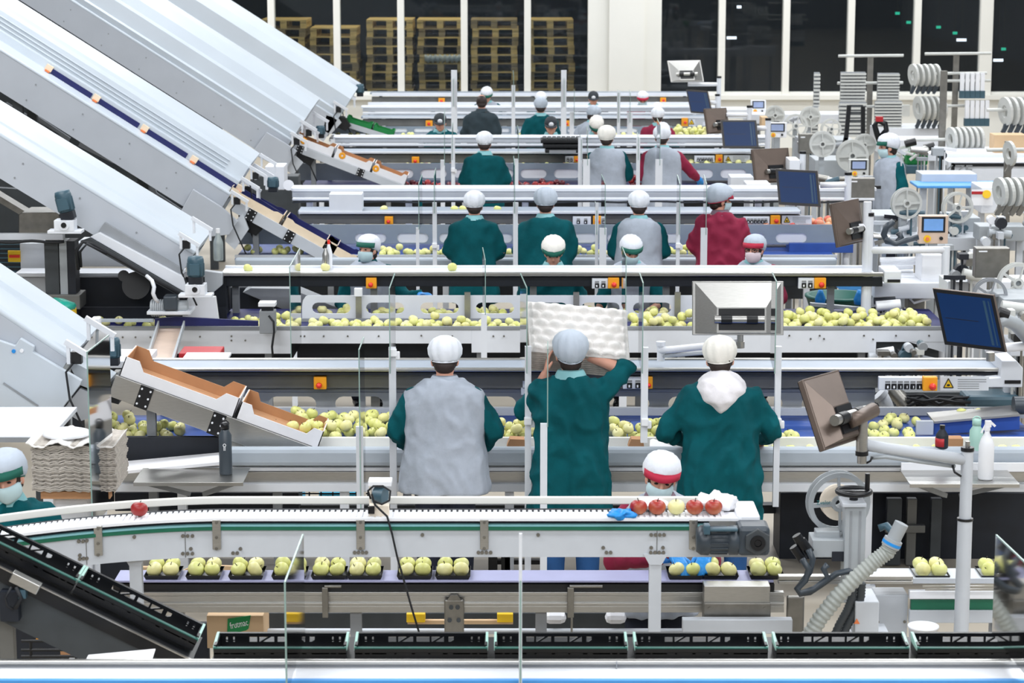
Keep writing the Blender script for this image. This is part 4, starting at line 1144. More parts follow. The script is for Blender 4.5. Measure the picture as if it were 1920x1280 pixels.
    if mask:
        mb = MB(); R_ = []
        for z, a, b, yy in ((-.012, .062, .104, .01), (-.02, .072, .112, .006), (-.045, .076, .112, .004), (-.075, .07, .108, .0), (-.1, .052, .098, -.004), (-.112, .03, .088, -.006)):
            R_.append([Hd((a * math.cos(PI * (.06 + .88 * i / 14)), yy + b * math.sin(PI * (.06 + .88 * i / 14)), z)) for i in range(15)])
        inner = [[T(hc + hm @ (hm.transposed() @ ((q - T(hc)) and Vector((0, 0, 0))))) for q in r] for r in R_] if False else None
        vs = [q for r in R_ for q in r]; m_ = len(R_); mb.add(vs, [(i * 15 + j, i * 15 + j + 1, (i + 1) * 15 + j + 1, (i + 1) * 15 + j) for i in range(m_ - 1) for j in range(14)], True)
        o = part('face_mask', mb, mask, t)
        so = o.modifiers.new('thick', 'SOLIDIFY'); so.thickness = .004
        mb = MB()
        for s in (-1, 1): mb.tube([Hd((s * .07, .03, -.025)), Hd((s * .083, .0, -.005)), Hd((s * .082, -.015, .01))], .002 * k, 5)
        part('ear_loops', mb, mask, t)
    if glasses:
        mb = MB()
        for s in (-1, 1):
            mb.tube([Hd((s * .034 + .025 * math.cos(q), .102, .006 + .018 * math.sin(q))) for q in [2 * PI * i / 12 for i in range(13)]], .003 * k, 6)
            mb.tube([Hd((s * .06, .1, .01)), Hd((s * .082, .04, .012)), Hd((s * .084, -.01, .01))], .003 * k, 6)
        part('glasses', mb, 'black', t)
    if gloves:
        for s in (-1, 1):
            if gloves != True and gloves != ('L' if s < 0 else 'R'): continue
            sh, e, h, d = arm(s); mb = MB()
            hd = Vector(d.get('d', (h - e).normalized()))
            hand(mb, T(h), RZ @ hd, RZ @ Vector(d.get('up', (0, 0, 1))), s * -1 if d.get('flip') else (-s), d.get('curl', .5), k * 1.1)
            capsule(mb, T(h.lerp(e, .22)), T(h), .041 * k, .036 * k)
            g = remesh(mb, max(.006, vox * .35), 2)
            for vtx in g.vertices: vtx.co += vtx.normal * .003
            part('glove', g, 'glove', t)
    return t
FAR = dict(vox=.028)
# front row, backs to us
person('worker in grey vest over green sleeves with white cap, leftmost at the front table', 833, 643, 14.72, 0, 'vest', 'coat', capm='cap', w=1.15, hem=.765, lean=.10, head=(.35, 0, 0), vox=.014, height=1.80,
       arms={'L': dict(e=(-.315, .02, 1.14), h=(-.25, .25, 1.0)), 'R': dict(e=(.315, .02, 1.14), h=(.25, .25, 1.0))}, collar='vest')
person('worker in green coat carrying a stack of white pulp trays on the shoulder', 1070, 627, 14.75, .06, 'coat', capm='capg', w=1.06, hem=.55, lean=.08, head=(-.05, 0, 0), vox=.013, skinvox=.0075, height=1.86, legs='jeans',
       arms={'L': dict(e=(-.27, .16, 1.22), h=(-.15, .13, 1.45), d=(.2, .2, 1), up=(-1, 0, .1), curl=.25, bare=True), 'R': dict(e=(.34, .12, 1.475), h=(.05, .21, 1.575), bare=True, d=(-1, .3, .35), up=(0, .1, 1), curl=.3)}, haircol=True)
person('worker in green coat with white hood on the shoulders, rightmost at the front table', 1353, 642, 14.72, 0, 'coat', capm='capw', w=1.13, hem=.52, lean=.14, head=(.25, -.05, -.1), vox=.014, height=1.80, legs='jeans', hood=True, hair='hair',
       arms={'L': dict(e=(-.34, .05, 1.13), h=(-.22, .3, 1.02)), 'R': dict(e=(.34, .05, 1.13), h=(.3, .3, 1.02))})
# facing us behind the tray belt
person('woman in red visor cap and pale mask bending over the apple trays', 1242, 843, 12.75, PI, 'vest', 'wine', visor='visr', capm='cap', mask='maskc', lean=.16, head=(.16, -.12, 0), vox=.013, skinvox=.008, height=1.70, collar='pcol', gloves=True, hem=.75,
       arms={'L': dict(e=(-.27, .28, 1.14), h=(-.225, .62, 1.27), d=(.25, .9, -.35), up=(0, .2, 1), curl=.35), 'R': dict(e=(.27, .28, 1.14), h=(-.055, .63, 1.26), d=(-.25, .9, -.35), up=(0, .2, 1), curl=.35)}, capscale=1.04)
person('woman in green visor cap and mask at the bottom left edge', 14, 840, 12.1, PI + .25, 'coat', visor='visg', capm='capg', mask='maskc', lean=.12, head=(.12, .12, -.3), vox=.014, height=1.72, capscale=1.05, collar='collar')
# second row, facing us
person('woman in grey with green visor and pale mask looking left behind the second conveyor', 692, 440, 21.15, PI + .2, 'vest', 'coat', visor='visg', mask='maskc', lean=.08, head=(-.1, 0, -.75), vox=.02, height=1.66, gloves=True, hair='hair', collar='coat',
       arms={'L': dict(e=(-.33, .12, 1.14), h=(-.46, .30, 1.17)), 'R': dict(e=(.28, .14, 1.08), h=(.26, .36, 1.0))})
person('worker in green coat and green visor looking down, centre of the second row', 1037, 443, 21.15, PI, 'coat', visor='visg', capm='capw', lean=.18, head=(.38, 0, 0), height=1.70, capscale=1.05, vox=.02)
person('worker in grey vest and green visor looking down behind the second conveyor', 1183, 441, 21.15, PI - .1, 'vest', 'coat', visor='visg', capm='cap', lean=.18, head=(.3, 0, .3), height=1.70, mask='maskc', vox=.02,
       arms={'L': dict(e=(-.28, .16, 1.08), h=(-.14, .40, 1.02), bare=True), 'R': dict(e=(.28, .16, 1.08), h=(.3, .38, .98), bare=True)})
person('worker in red visor cap, dark glasses and pink mask, rightmost of the second row', 1414, 440, 21.2, PI, 'vest', 'wine', visor='visr', mask='maskp', glasses=True, lean=.08, head=(-.05, 0, -.45), height=1.68, vox=.02, capm='capg')
# third row, backs to us
person('worker in plain green coat with white cap, leftmost of the third row', 889, 364, 23.05, 0, 'coat', lean=.1, head=(.3, 0, 0), height=1.74, w=1.06, **FAR, capm='cap')
person('worker in green coat with bare round white cap, second from left in the third row', 1023, 358, 23.05, 0, 'coat', lean=.1, head=(.3, 0, 0), height=1.78, w=1.2, shoulder=1.12, **FAR, capm='capg', capscale=1.08)
person('worker in grey vest over green sleeves in the third row', 1199, 364, 23.05, 0, 'vest', 'coat', lean=.1, head=(.3, 0, 0), height=1.74, w=1.05, **FAR)
person('woman in wine red coat with red cap band and mask turned to the right', 1355, 349, 23.0, 0, 'wine', visor='visr', mask='maskc', lean=.08, head=(.1, 0, -1.25), height=1.78, w=1.12, vox=.02, capm='capg', capscale=1.1, collar='pcol')
# fourth row
person('worker in plain green coat alone in front of the dark red apples', 908, 251, 28.9, 0, 'coat', lean=.1, head=(.3, 0, 0), height=1.76, w=1.05, **FAR, capscale=.98)
person('worker in grey vest over green sleeves in the fourth row', 1139, 239, 28.9, 0, 'vest', 'coat', lean=.08, head=(.2, 0, -.15), height=1.76, w=1.05, **FAR, capm='capw', capscale=1.05)
person('worker in grey vest over wine red sleeves in the fourth row', 1243, 240, 28.9, 0, 'vest', 'wine', lean=.12, head=(.3, 0, -.1), height=1.76, w=1.05, **FAR, gloves='R', arms={'R': dict(e=(.36, .08, 1.16), h=(.5, .3, 1.02))})
person('man in green and grey with green visor walking beside the reel machines at right', 1664, 252, 27.0, 2.0, 'vest', 'coat', visor='visg', mask='maskc', lean=.02, head=(.05, 0, -.3), height=1.76, vox=.022, gloves=True, hem=.75,
       arms={'L': dict(e=(-.26, 0, 1.12), h=(-.26, .12, .87)), 'R': dict(e=(.26, 0, 1.12), h=(.26, .1, .87))}, capscale=1.05)
# fifth row
person('man in charcoal coat with bare dark hair in the fifth row', 903, 178, 36.0, 0, 'dcoat', lean=.1, head=(.35, 0, 0), cap=None, height=1.74, w=1.08, **FAR, collar='dcoat')
person('worker in green coat with grey cap in the fifth row', 1014, 186, 36.0, 0, 'coat', lean=.1, head=(.3, 0, 0), height=1.72, w=1.02, **FAR, capm='capg')
person('worker in pale grey with white cap leaning right in the fifth row', 1118, 202, 36.0, -.4, 'vest', 'vest', lean=.2, head=(.4, 0, -.4), height=1.68, **FAR, capm='capg')
person('worker in wine red coat with white cap in the fifth row', 1234, 205, 36.0, 0, 'wine', lean=.1, head=(.35, 0, 0), height=1.7, **FAR)
# facing us beyond the fourth conveyor
bd = dict(cap='ball', capm='dcap', badge=True, lean=.2, height=1.72, vox=.03)
person('worker in dark badge cap and green coat facing us at far left', 826, 211, 33.0, PI, 'coat', head=(.25, 0, 0), **bd)
person('worker in dark badge cap and green coat facing us below the green coated back', 1033, 217, 33.0, PI, 'coat', head=(.25, 0, 0), **bd)
person('worker in white cap bending down in front of the pale grey worker', 1117, 221, 33.1, PI, 'vest', visor='visg', lean=.35, head=(.8, 0, 0), height=1.7, vox=.03, capm='capw')
person('worker in white cap and green coat facing us below the wine red back', 1241, 232, 33.0, PI, 'coat', visor='visg', lean=.25, head=(.5, 0, 0), height=1.7, vox=.03)
# farthest
person('worker in dark badge cap under the windows', 1112, 170, 41.0, PI, 'trouser', head=(.25, 0, 0), **bd)
person('worker in red visor cap facing us under the windows', 1204, 172, 41.0, PI, 'wine', visor='visr', lean=.2, head=(.3, 0, 0), height=1.7, vox=.03, mask='maskc')
person('worker in white cap partly behind the charcoal coat', 913, 165, 41.0, PI, 'vest', 'coat', lean=.2, head=(.5, 0, 0), height=1.72, vox=.03, visor='visg')
person('worker in white cap partly behind the green coat under the windows', 1014, 174, 41.0, PI, 'coat', lean=.2, head=(.5, 0, 0), height=1.7, vox=.03, visor='visg')
person('worker in white cap partly hidden behind the wine red coat', 1232, 194, 40.2, PI, 'vest', lean=.2, head=(.5, 0, 0), height=1.6, vox=.03, visor='visg')
# ================================================================ foreground machines
YG = 11.25
def gy(u): return YG if u > 420 else YG - .34 * ((420 - u) / 420) ** 1.7
def sweep_path(us, prof):
    """profile [(dy, z)] carried along the curved conveyor path"""
    rings = []
    for u in us:
        y = gy(u); x = X(u, 990, y); rings.append([Vector((x, y + dy, z)) for dy, z in prof])
    return MB().loft(rings, smooth=False)
us = [-90 + 20 * k for k in range(26)] + [500, 700, 900, 1100, 1300]
zg = lambda v: Z(v, YG)
gc = thing('reject_conveyor', 'curved grey conveyor with green strip and white chain carrying one red apple', 'conveyor', (X(700, 990, YG), YG, 0))
part('side_panel', sweep_path(us + [1420], [(0, zg(1044)), (.03, zg(1044)), (.03, zg(994)), (0, zg(994))]), 'lgrey', gc)
part('green_strip', sweep_path(us + [1330], [(-.01, zg(993)), (.06, zg(993)), (.06, zg(987)), (-.01, zg(987))]), 'green', gc)
part('pale_strip', sweep_path(us + [1330], [(-.005, zg(986.5)), (.06, zg(986.5)), (.06, zg(983)), (-.005, zg(983))]), 'collar', gc)
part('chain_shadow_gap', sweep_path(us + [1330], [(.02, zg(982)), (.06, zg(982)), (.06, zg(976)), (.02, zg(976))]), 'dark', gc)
part('white_chain_edge', sweep_path(us + [1390], [(-.012, zg(976)), (.015, zg(976)), (.015, zg(970)), (-.012, zg(970))]), 'wplast', gc, .002)
part('chain_bed', sweep_path(us + [1390], [(.015, zg(976)), (.13, zg(976)), (.13, zg(971.5)), (.015, zg(971.5))]), 'wplast', gc)
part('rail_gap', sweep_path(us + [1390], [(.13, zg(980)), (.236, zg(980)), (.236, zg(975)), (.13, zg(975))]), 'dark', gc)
mb = MB()
for k in range(128):
    u = -40 + 11 * k; y = gy(u)
    if u > 1385: break
    x = X(u, 975, y); z = zg(971.5); mb.box(x - .009, x + .009, y + .005, y + .145, z - .001, z + .006)
o = part('chain_teeth', mb, 'wplast', gc); o['kind'] = 'stuff'
part('guard_rail', sweep_path(us + [1390], [(.235, zg(967)), (.262, zg(967)), (.262, zg(953.5)), (.235, zg(953.5))]), M['cream_wall'], gc, .004)
part('far_panel', sweep_path(us + [1420], [(.27, zg(1044)), (.30, zg(1044)), (.30, zg(984)), (.27, zg(984))]), 'lgrey', gc)
mb = MB(); mb.px(1382, 966, 1425, 1002, YG - .01, .3); part('end_block', mb, 'wplast', gc, .01)
for u in (184, 406, 676, 908, 1300):
    y = gy(u) - .014; d = (YG - gy(u)) * 90
    q = pxpart('clamp_bracket', [(u - 8, 974 + d, u + 8, 1030 + d, y, .013)], 'steel', gc, .003)
    mb = MB()
    for v in (979, 1007, 1028): p = P(u, v + d, y); mb.cyl((p.x, y - .007, p.z), (p.x, y, p.z), .008, n=8)
    part('bolt_heads', mb, 'dsteel', q)
first = None
for u, v in [(148, 1014), (156, 1014), (163, 1013), (150, 1040), (157, 1046), (163, 1046), (150, 1047), (252, 1006), (343, 1004), (352, 1004), (361, 1004), (343, 1037), (352, 1037), (361, 1037), (358, 1028), (437, 1036), (445, 1036), (451, 1028), (665, 1035), (672, 1035), (680, 1035), (687, 1035), (792, 1002), (897, 1035), (904, 1035), (912, 1035), (920, 1035), (1009, 1002), (1131, 1026), (1137, 1035), (1145, 1035), (1221, 1002), (1229, 1002), (1237, 1002), (1245, 1002), (1221, 1026), (1243, 1026), (1220, 1035), (1228, 1035), (1236, 1035), (1244, 1035)]:
    y = gy(u); p = P(u, v, y)
    if first is None:
        mb = MB(); mb.cyl((p.x, y - .009, p.z), (p.x, y + .01, p.z), .009, n=10); first = part('bolt', mb, 'dsteel', gc); p0 = Vector((p.x, y, p.z))
    else: b_ = first.copy(); COL.objects.link(b_); b_.location = Vector((p.x, y, p.z)) - p0


mb = MB()
for u in (161, 347, 1232): y = gy(u); a = P(u, 995, y); mb.box(a.x - .0015, a.x + .0015, y - .003, y + .01, zg(1043), zg(995))
part('panel_seams', mb, 'beam', gc)
for u, yy in ((254, .06), (1229, .0)):
    x = X(u, 1050, YG); mb = MB(); mb.box(x - .03, x + .03, gy(u) + yy, gy(u) + yy + .05, .012, zg(1040)); mb.box(x - .07, x + .07, gy(u) + yy - .04, gy(u) + yy + .09, 0, .012)
    mb.prism([(x - .06, zg(1038)), (x + .06, zg(1038)), (x + .03, zg(1058)), (x - .03, zg(1058))], gy(u) + yy - .008, gy(u) + yy); part('leg', mb, 'lgrey', gc)

# large gear motor on the end
c = P(1376, 1014, YG - .1); t = thing('gear_motor', 'large dark slate gear motor hanging on the end of the curved conveyor', 'motor', tuple(c))
s = S(YG); q = lambda px_: px_ / s
mb = MB(); x0 = X(1306, 1014, YG - .12); mb.lathe([(q(22), 0), (q(28), q(8)), (q(29), q(22)), (q(26), q(26)), (q(25), q(60)), (q(28), q(62)), (q(28), q(78)), (q(22), q(82))], (x0, YG - .1, c.z + q(2)), 22, (1, 0, 0)); part('motor_body', mb, 'slate', t)
mb = MB()
for k in range(16):
    a = 2 * PI * k / 16; mb.cbox((x0 + q(42), YG - .1 + q(26) * math.cos(a), c.z + q(2) + q(26) * math.sin(a)), (q(32), .006, .006))
part('cooling_fins', mb, 'slate', t)
mb = MB(); mb.px(1384, 988, 1444, 1043, YG - .17, .16); part('gearbox', mb, 'slate', t, .02)
mb = MB(); p = P(1420, 1015, YG - .17); mb.prism([(p.x + q(26) * math.cos(a), p.z + q(26) * math.sin(a)) for a in [PI / 2 + PI / 3 * k for k in range(6)]], YG - .19, YG - .165); part('flange', mb, 'dgrey', t, .004)
mb = MB(); mb.ring((p.x, YG - .195, p.z), q(7), q(14), .02, (0, 1, 0)); mb.cyl((p.x, YG - .2, p.z), (p.x, YG - .18, p.z), q(6), n=14); part('shaft', mb, 'black', t)
mb = MB(); mb.px(1328, 991, 1384, 997, YG - .19, .05); mb.px(1320, 985, 1332, 1003, YG - .2, .06); part('terminal_box', mb, 'teal', t, .006)

# ---------------------------------------------------------------- tray belt below it
YT = 11.95
tb = thing('tray_conveyor', 'low conveyor with lavender belt carrying packs of four yellow apples', 'conveyor', (X(800, 1100, YT), YT, 0))
zt_ = Z(1091, YT)
M['lavender_belt'] = mat('lavender_belt', 'a7a9cc', .5, var=.04)
mb = MB(); mb.box(X(212, 1091, YT), X(1452, 1091, YT), YT + .03, YT + .235, zt_ - .012, zt_); part('belt', mb, M['lavender_belt'], tb, .003)
pxpart('belt_underside', [(212, 1095, 1452, 1107, YT + .035, .19)], 'black', tb)
pxpart('side_rail', [(200, 1110, 1470, 1117, YT + .01, .04), (200, 1117, 1470, 1130, YT + .025, .03), (200, 1130, 1470, 1136, YT + .01, .04), (200, 1136, 1470, 1148, YT + .02, .03)], 'steel', tb, .002)
for u in (330, 665, 1015, 1380):
    x = X(u, 1148, YT); mb = MB(); mb.box(x - .03, x + .03, YT + .08, YT + .13, 0, Z(1148, YT)); part('leg', mb, 'mgrey', tb)
pl = pxpart('hanger_plate', [(833, 1124, 870, 1190, YT - .02, .02)], 'dsteel', tb, .008)
mb = MB(); mb.prism([(X(838, 1124, YT), Z(1124, YT)), (X(865, 1124, YT), Z(1124, YT)), (X(858, 1114, YT), Z(1114, YT)), (X(845, 1114, YT), Z(1114, YT))], YT - .02, YT); part('hanger_tip', mb, 'dsteel', pl)
mb = MB()
for u, v in ((846, 1138), (858, 1138), (843, 1162), (860, 1162)): p = P(u, v, YT - .02); mb.cyl((p.x, YT - .028, p.z), (p.x, YT - .02, p.z), .012, n=8)
part('hanger_bolts', mb, 'dgrey', pl)
pxpart('slim_arm', [(1064, 1102, 1076, 1158, YT - .03, .02), (1068, 1098, 1130, 1102, YT - .03, .02), (1070, 1158, 1074, 1190, YT - .02, .01)], 'dsteel', tb, .003)
pxpart('slim_arm', [(604, 1102, 615, 1158, YT - .03, .02), (608, 1098, 640, 1102, YT - .03, .02)], 'dsteel', tb, .003)
t = thing('yellow_tipped_bar', 'wooden bar with two yellow end blocks below the tray conveyor', 'bar', tuple(P(862, 1168, 12.4)))
pxpart('rod', [(764, 1163, 962, 1170, 12.42, .03)], 'tan', t)
for a, b in ((762, 797), (932, 962)): pxpart('end_block', [(a, 1151, b, 1167, 12.38, .08)], 'ylw', t, .004)

# ---------------------------------------------------------------- fruit
def apple_mesh(name, r, m, sq=.88):
    mb = MB(); prof = []
    for k in range(13):
        a = -PI / 2 + PI * k / 12; rr = math.cos(a) * (1 + .06 * math.sin(a)); zz = math.sin(a) * sq
        dip = .22 * math.exp(-(math.cos(a) / .32) ** 2) * (1 if a > 0 else .6)
        zz -= dip * (1 if a > 0 else -1); prof.append((max(0, rr) * r if 0 < k < 12 else 0, zz * r))
    mb.lathe(prof, (0, 0, 0), 18); me = mb.mesh(name, m); return me
def stem_mesh(r):
    mb = MB(); mb.tube([(0, 0, r * .62), (r * .04, 0, r * .85), (r * .12, 0, r * 1.05)], r * .05, 6); return mb.mesh('stem', M['hair'])
AR = .043
ST = stem_mesh(AR)
AP = {k: [apple_mesh('apple', AR, m) for m in M[k]] for k in ('apy', 'apr', 'app', 'apb')}
def apple(kind, loc, label, group, sc=1., stem=True, rot=None, i=None):
    me = AP[kind][random.randrange(len(AP[kind])) if i is None else i]
    o = bpy.data.objects.new('apple', me); COL.objects.link(o); o.location = loc
    o.rotation_euler = rot or (random.uniform(-.7, .7), random.uniform(-.7, .7), random.uniform(0, 6.3)); o.scale = (sc,) * 3
    tag(o, label, 'apple', group)
    if stem:
        st = bpy.data.objects.new('stem', ST); COL.objects.link(st); st.parent = o
    return o
def heap(n, x0, x1, y0, y1, z, kind, label, group, maxz=.2, r=AR, stuff=None, pull=None, tries=10):
    """drops apples one by one to the lowest free spot"""
    pts = []
    for _ in range(n):
        best = None
        for _t in range(tries):
            x = random.uniform(x0, x1) if pull is None else pull(); y = random.uniform(y0, y1); rr = r * random.uniform(.9, 1.05); zz = z + rr * .86
            for (a, b, c, e) in pts:
                d2 = (a - x) ** 2 + (b - y) ** 2; R = (rr + e) * .97
                if d2 < R * R: zz = max(zz, c + math.sqrt(R * R - d2) * .92)
            if best is None or zz < best[2]: best = (x, y, zz, rr)
        if best[2] < z + maxz: pts.append(best)
    if stuff:
        mb = MB(); q = apple_mesh('tmp', r, M[kind][0]); vs = [v.co.copy() for v in q.vertices]; fs = [tuple(p.vertices) for p in q.polygons]; bpy.data.meshes.remove(q)
        for (x, y, zz, rr) in pts:
            mb.mi = random.randrange(len(M[kind])); mb.M = Matrix.Translation((x, y, zz)) @ Matrix.Rotation(random.uniform(-.7, .7), 4, 'X') @ Matrix.Rotation(random.uniform(-.7, .7), 4, 'Y') @ Matrix.Scale(rr / r, 4)
            mb.add(vs, fs, True)
        mb.M = None
        return solo('apple_heap', mb, M[kind], label, 'apples', None, 0, 'stuff')
    for (x, y, zz, rr) in pts: apple(kind, (x, y, zz), label, group, rr / AR)

def tray4(u, label, Y=YT + .045, n=4, m='black', v=1090, two=False):
    c = P(u, v, Y); zt2 = zt_ + .001
    t = thing('fruit_tray', label, 'tray', (c.x, Y + .085, zt2))
    mb = MB(); w = .093; d = .093
    mb.add([(c.x - w * .9, Y, zt2), (c.x + w * .9, Y, zt2), (c.x + w * .9, Y + 2 * d, zt2), (c.x - w * .9, Y + 2 * d, zt2), (c.x - w, Y - .008, zt2 + .022), (c.x + w, Y - .008, zt2 + .022), (c.x + w, Y + 2 * d, zt2 + .022), (c.x - w, Y + 2 * d, zt2 + .022)],
           [(0, 3, 2, 1), (0, 1, 5, 4), (1, 2, 6, 5), (2, 3, 7, 6), (3, 0, 4, 7)])
    o = part('shell', mb, m, t); so = o.modifiers.new('t', 'SOLIDIFY'); so.thickness = .003
    for dx, dy in ((-1, 0), (1, 0), (-1, 1), (1, 1))[:n]:
        apple('apy', (c.x + dx * .043, Y + .045 + dy * .088, zt2 + .042 + .006 * (dy)), 'yellow apple in the ' + label, 'yellow apples in the ' + label, random.uniform(.95, 1.04), rot=(random.uniform(-.4, 1.2), random.uniform(-.3, .3), random.uniform(0, 6)))
    return t
for k, u in enumerate((303, 381, 461, 542, 616, 684, 777, 849)):
    tray4(u, ('leftmost dark tray on the low belt', 'second dark tray from left on the low belt', 'third dark tray from left on the low belt', 'dark tray behind the slanted clear shield', 'fifth dark tray from left on the low belt', 'sixth dark tray from left on the low belt', 'dark tray crossed by the hanging black cable', 'dark tray right of the hanging black cable')[k])
tray4(1285, 'dark tray under the blue gloved hands', n=2); tray4(1352, 'dark tray right of the blue gloves', n=3); tray4(1438, 'dark tray below the large slate motor')
# right stretch of the tray belt
tb2 = thing('tray_conveyor', 'right hand stretch of tray conveyor with green stripe behind the tall grey post', 'conveyor', (X(1780, 1100, YT), YT, 0))
pxpart('belt', [(1640, 1084, 1960, 1094, YT + .02, .2)], 'lgrey', tb2, .003)
pxpart('front_rail', [(1460, 1080, 1712, 1087, YT - .06, .05), (1460, 1089, 1712, 1095, YT - .06, .05)], 'steel', tb2, .002)
pxpart('side_rail', [(1705, 1108, 1960, 1123, YT - .02, .04)], 'wplast', tb2, .004)
pxpart('green_stripe', [(1708, 1124, 1960, 1143, YT - .01, .03)], 'green', tb2, .002)
pxpart('lower_panel', [(1705, 1144, 1960, 1168, YT - .02, .04)], 'lgrey', tb2, .004)
pxpart('slanted_rods', [(1730, 1098, 1900, 1101, YT - .08, .01), (1735, 1104, 1960, 1107, YT - .07, .01)], 'steel', tb2)
for u in (1655, 1880): x = X(u, 1150, YT); mb = MB(); mb.box(x - .03, x + .03, YT + .15, YT + .2, 0, Z(1130, YT)); part('leg', mb, 'mgrey', tb2)
tray4(1748, 'dark tray right of the ribbed hose'); tray4(1872, 'dark tray at the right edge left of the clear shield')

# ---------------------------------------------------------------- apples on the lines
g1 = 'yellow apples heaped on the front blue belt'; lb = 'yellow apple in the long heap on the front blue belt'
Yb = ROW[1]
heap(30, X(165, 800, Yb), X(330, 800, Yb), Yb + .12, Yb + .5, zb1, 'apy', 'yellow green apple under the front carton chute at left', 'apples under the front carton chute', .24)
heap(88, X(505, 800, Yb), X(740, 800, Yb), Yb + .08, Yb + .72, zb1, 'apy', 'yellow apple heaped between the front chute and the grey vest worker', 'apples left of the grey vest worker', .26)
heap(30, X(905, 810, Yb), X(1040, 810, Yb), Yb + .06, Yb + .30, zb1, 'apy', 'yellow apple on the belt between the two leftmost front workers', 'apples between the two leftmost front workers', .13)
heap(24, X(1150, 810, Yb), X(1275, 810, Yb), Yb + .06, Yb + .30, zb1, 'apy', 'yellow apple on the belt between the tray carrier and the hooded worker', 'apples between the tray carrier and the hooded worker', .16)
heap(4, X(1452, 810, Yb), X(1505, 810, Yb), Yb + .06, Yb + .2, zb1, 'apy', 'yellow apple on the belt just right of the hooded worker', 'apples right of the hooded worker', .05)
heap(13, X(1630, 810, Yb), X(1722, 810, Yb), Yb + .08, Yb + .6, zb1, 'apy', 'yellow apple on the blue belt right of the brown backed monitor', 'apples right of the brown backed monitor', .06)
heap(4, X(1690, 780, Yb), X(1760, 780, Yb), Yb + .6, Yb + .8, zb1, 'apy', 'yellow apple at the back of the blue belt near the black hoses', 'apples at the back of the blue belt', .1)
for u in (1803, 1832, 1862): apple('apy', P(u, 775, Yb + .6), 'yellow apple resting on the sloping blue guide at right', 'apples on the sloping blue guide')
for u in (1432, 1455, 1482, 1520, 1560, 1690, 1720, 1755, 1845, 1880, 1905):
    p = P(u, 838, Yb - .09); apple('apy', (p.x, p.y, Z(841, 15.3) - .035 + .04 - .012), 'yellow apple peeking over the grey padded edge at right', 'apples in the gutter', .9, stem=False)
Y2 = ROW[2]; l2 = 'yellow apple on the second belt '
heap(9, X(155, 600, Y2), X(300, 600, Y2), Y2 + .1, Y2 + .5, zb2, 'apy', l2 + 'at its far left', 'apples far left on the second belt', .1)
heap(26, X(420, 600, Y2), X(545, 600, Y2), Y2 + .08, Y2 + .5, zb2, 'apy', l2 + 'left of the slotted white panel', 'apples left of the white slotted panel', .16)
heap(58, X(580, 605, Y2), X(985, 605, Y2), Y2 + .06, Y2 + .34, zb2, 'apy', 'yellow apples in front of the slotted white panel', None, .1, stuff=True)
heap(24, X(1178, 605, Y2), X(1300, 605, Y2), Y2 + .06, Y2 + .30, zb2, 'apy', 'yellow apples between the pulp trays and the white backed monitor', None, .14, stuff=True)
heap(105, X(1470, 605, Y2), X(1745, 605, Y2), Y2 + .06, Y2 + .62, zb2, 'apy', 'yellow apples piled thick on the second belt at right', None, .2, stuff=True)
heap(60, X(600, 580, Y2 + .75), X(1250, 580, Y2 + .75), Y2 + .72, Y2 + .95, zb2, 'apy', 'yellow apples seen through the slots of the white panel', None, .12, stuff=True)
for u, v in ((465, 505), (610, 503), (848, 503)):
    apple('apy', P(u, v - 2, 20.52), 'single yellow apple on the second carton conveyor ' + {465: 'at its left end', 610: 'beside the slim steel bottle', 848: 'left of the centre worker'}[u], 'single apples on the carton conveyor')
Y3 = ROW[3]
for u in (720, 852, 868, 933): apple('apy', P(u, 392, 24.85), 'single yellow apple lying on the third carton conveyor', 'single apples on the third conveyor', stem=False)
heap(10, X(450, 470, Y3), X(560, 470, Y3), Y3 + .1, Y3 + .5, zb3 + .02, 'apy', 'yellow green apple in shadow below the third chute', 'apples below the third chute', .08)
heap(80, X(715, 470, Y3), X(1310, 470, Y3), Y3 + .06, Y3 + .26, zb3 + .01, 'apy', 'yellow apples lined along the third belt', None, .12, stuff=True)
heap(70, X(1392, 425, Y3 + .9), X(1562, 425, Y3 + .9), Y3 + .85, Y3 + 1.25, Z(432, Y3 + .85) - .03, 'app', 'pink and peach apples right of the wine red coat', None, .16, stuff=True)
mb = MB(); mb.px(1392, 432, 1562, 436, Y3 + .82, .03); mb.px(1392, 436, 1562, 458, Y3 + .83, .03); mb.box(X(1392, 430, Y3 + .85), X(1562, 430, Y3 + .85), Y3 + .85, Y3 + 1.3, Z(432, Y3 + .85) - .05, Z(432, Y3 + .85) - .03)
solo('apple_bin', mb, 'white', 'white sided trough of pink apples on the third line at right', 'trough', None, .004)
Y4 = ROW[4]
heap(62, X(745, 345, Y4), X(1065, 345, Y4), Y4 + .06, Y4 + .3, zb4 + .01, 'apr', 'dark red apples along the fourth belt', None, .16, stuff=True)
heap(16, X(1185, 345, Y4), X(1215, 345, Y4), Y4 + .06, Y4 + .3, zb4 + .01, 'apr', 'dark red apples between the two grey vests', None, .16, stuff=True)
heap(60, X(1290, 310, Y4 + .8), X(1412, 310, Y4 + .8), Y4 + .8, Y4 + 1.2, Z(317, Y4 + .8) - .02, 'apy', 'pale yellow apples at the right end of the fourth line', None, .16, stuff=True)
mb = MB(); mb.px(1288, 317, 1413, 332, Y4 + .77, .03); mb.box(X(1288, 315, Y4 + .8), X(1413, 315, Y4 + .8), Y4 + .8, Y4 + 1.25, Z(317, Y4 + .8) - .04, Z(317, Y4 + .8) - .02)
solo('apple_bin', mb, 'white', 'white sided trough of pale yellow apples right of the wine sleeves', 'trough', None, .004)
heap(60, X(725, 314, Y4 + .72), X(1070, 314, Y4 + .72), Y4 + .62, Y4 + .72, Z(317, Y4 + .62) - .055, 'apy', 'pale apples behind the white oval slots of the fourth line', None, .1, stuff=True)
Y5 = ROW[5]
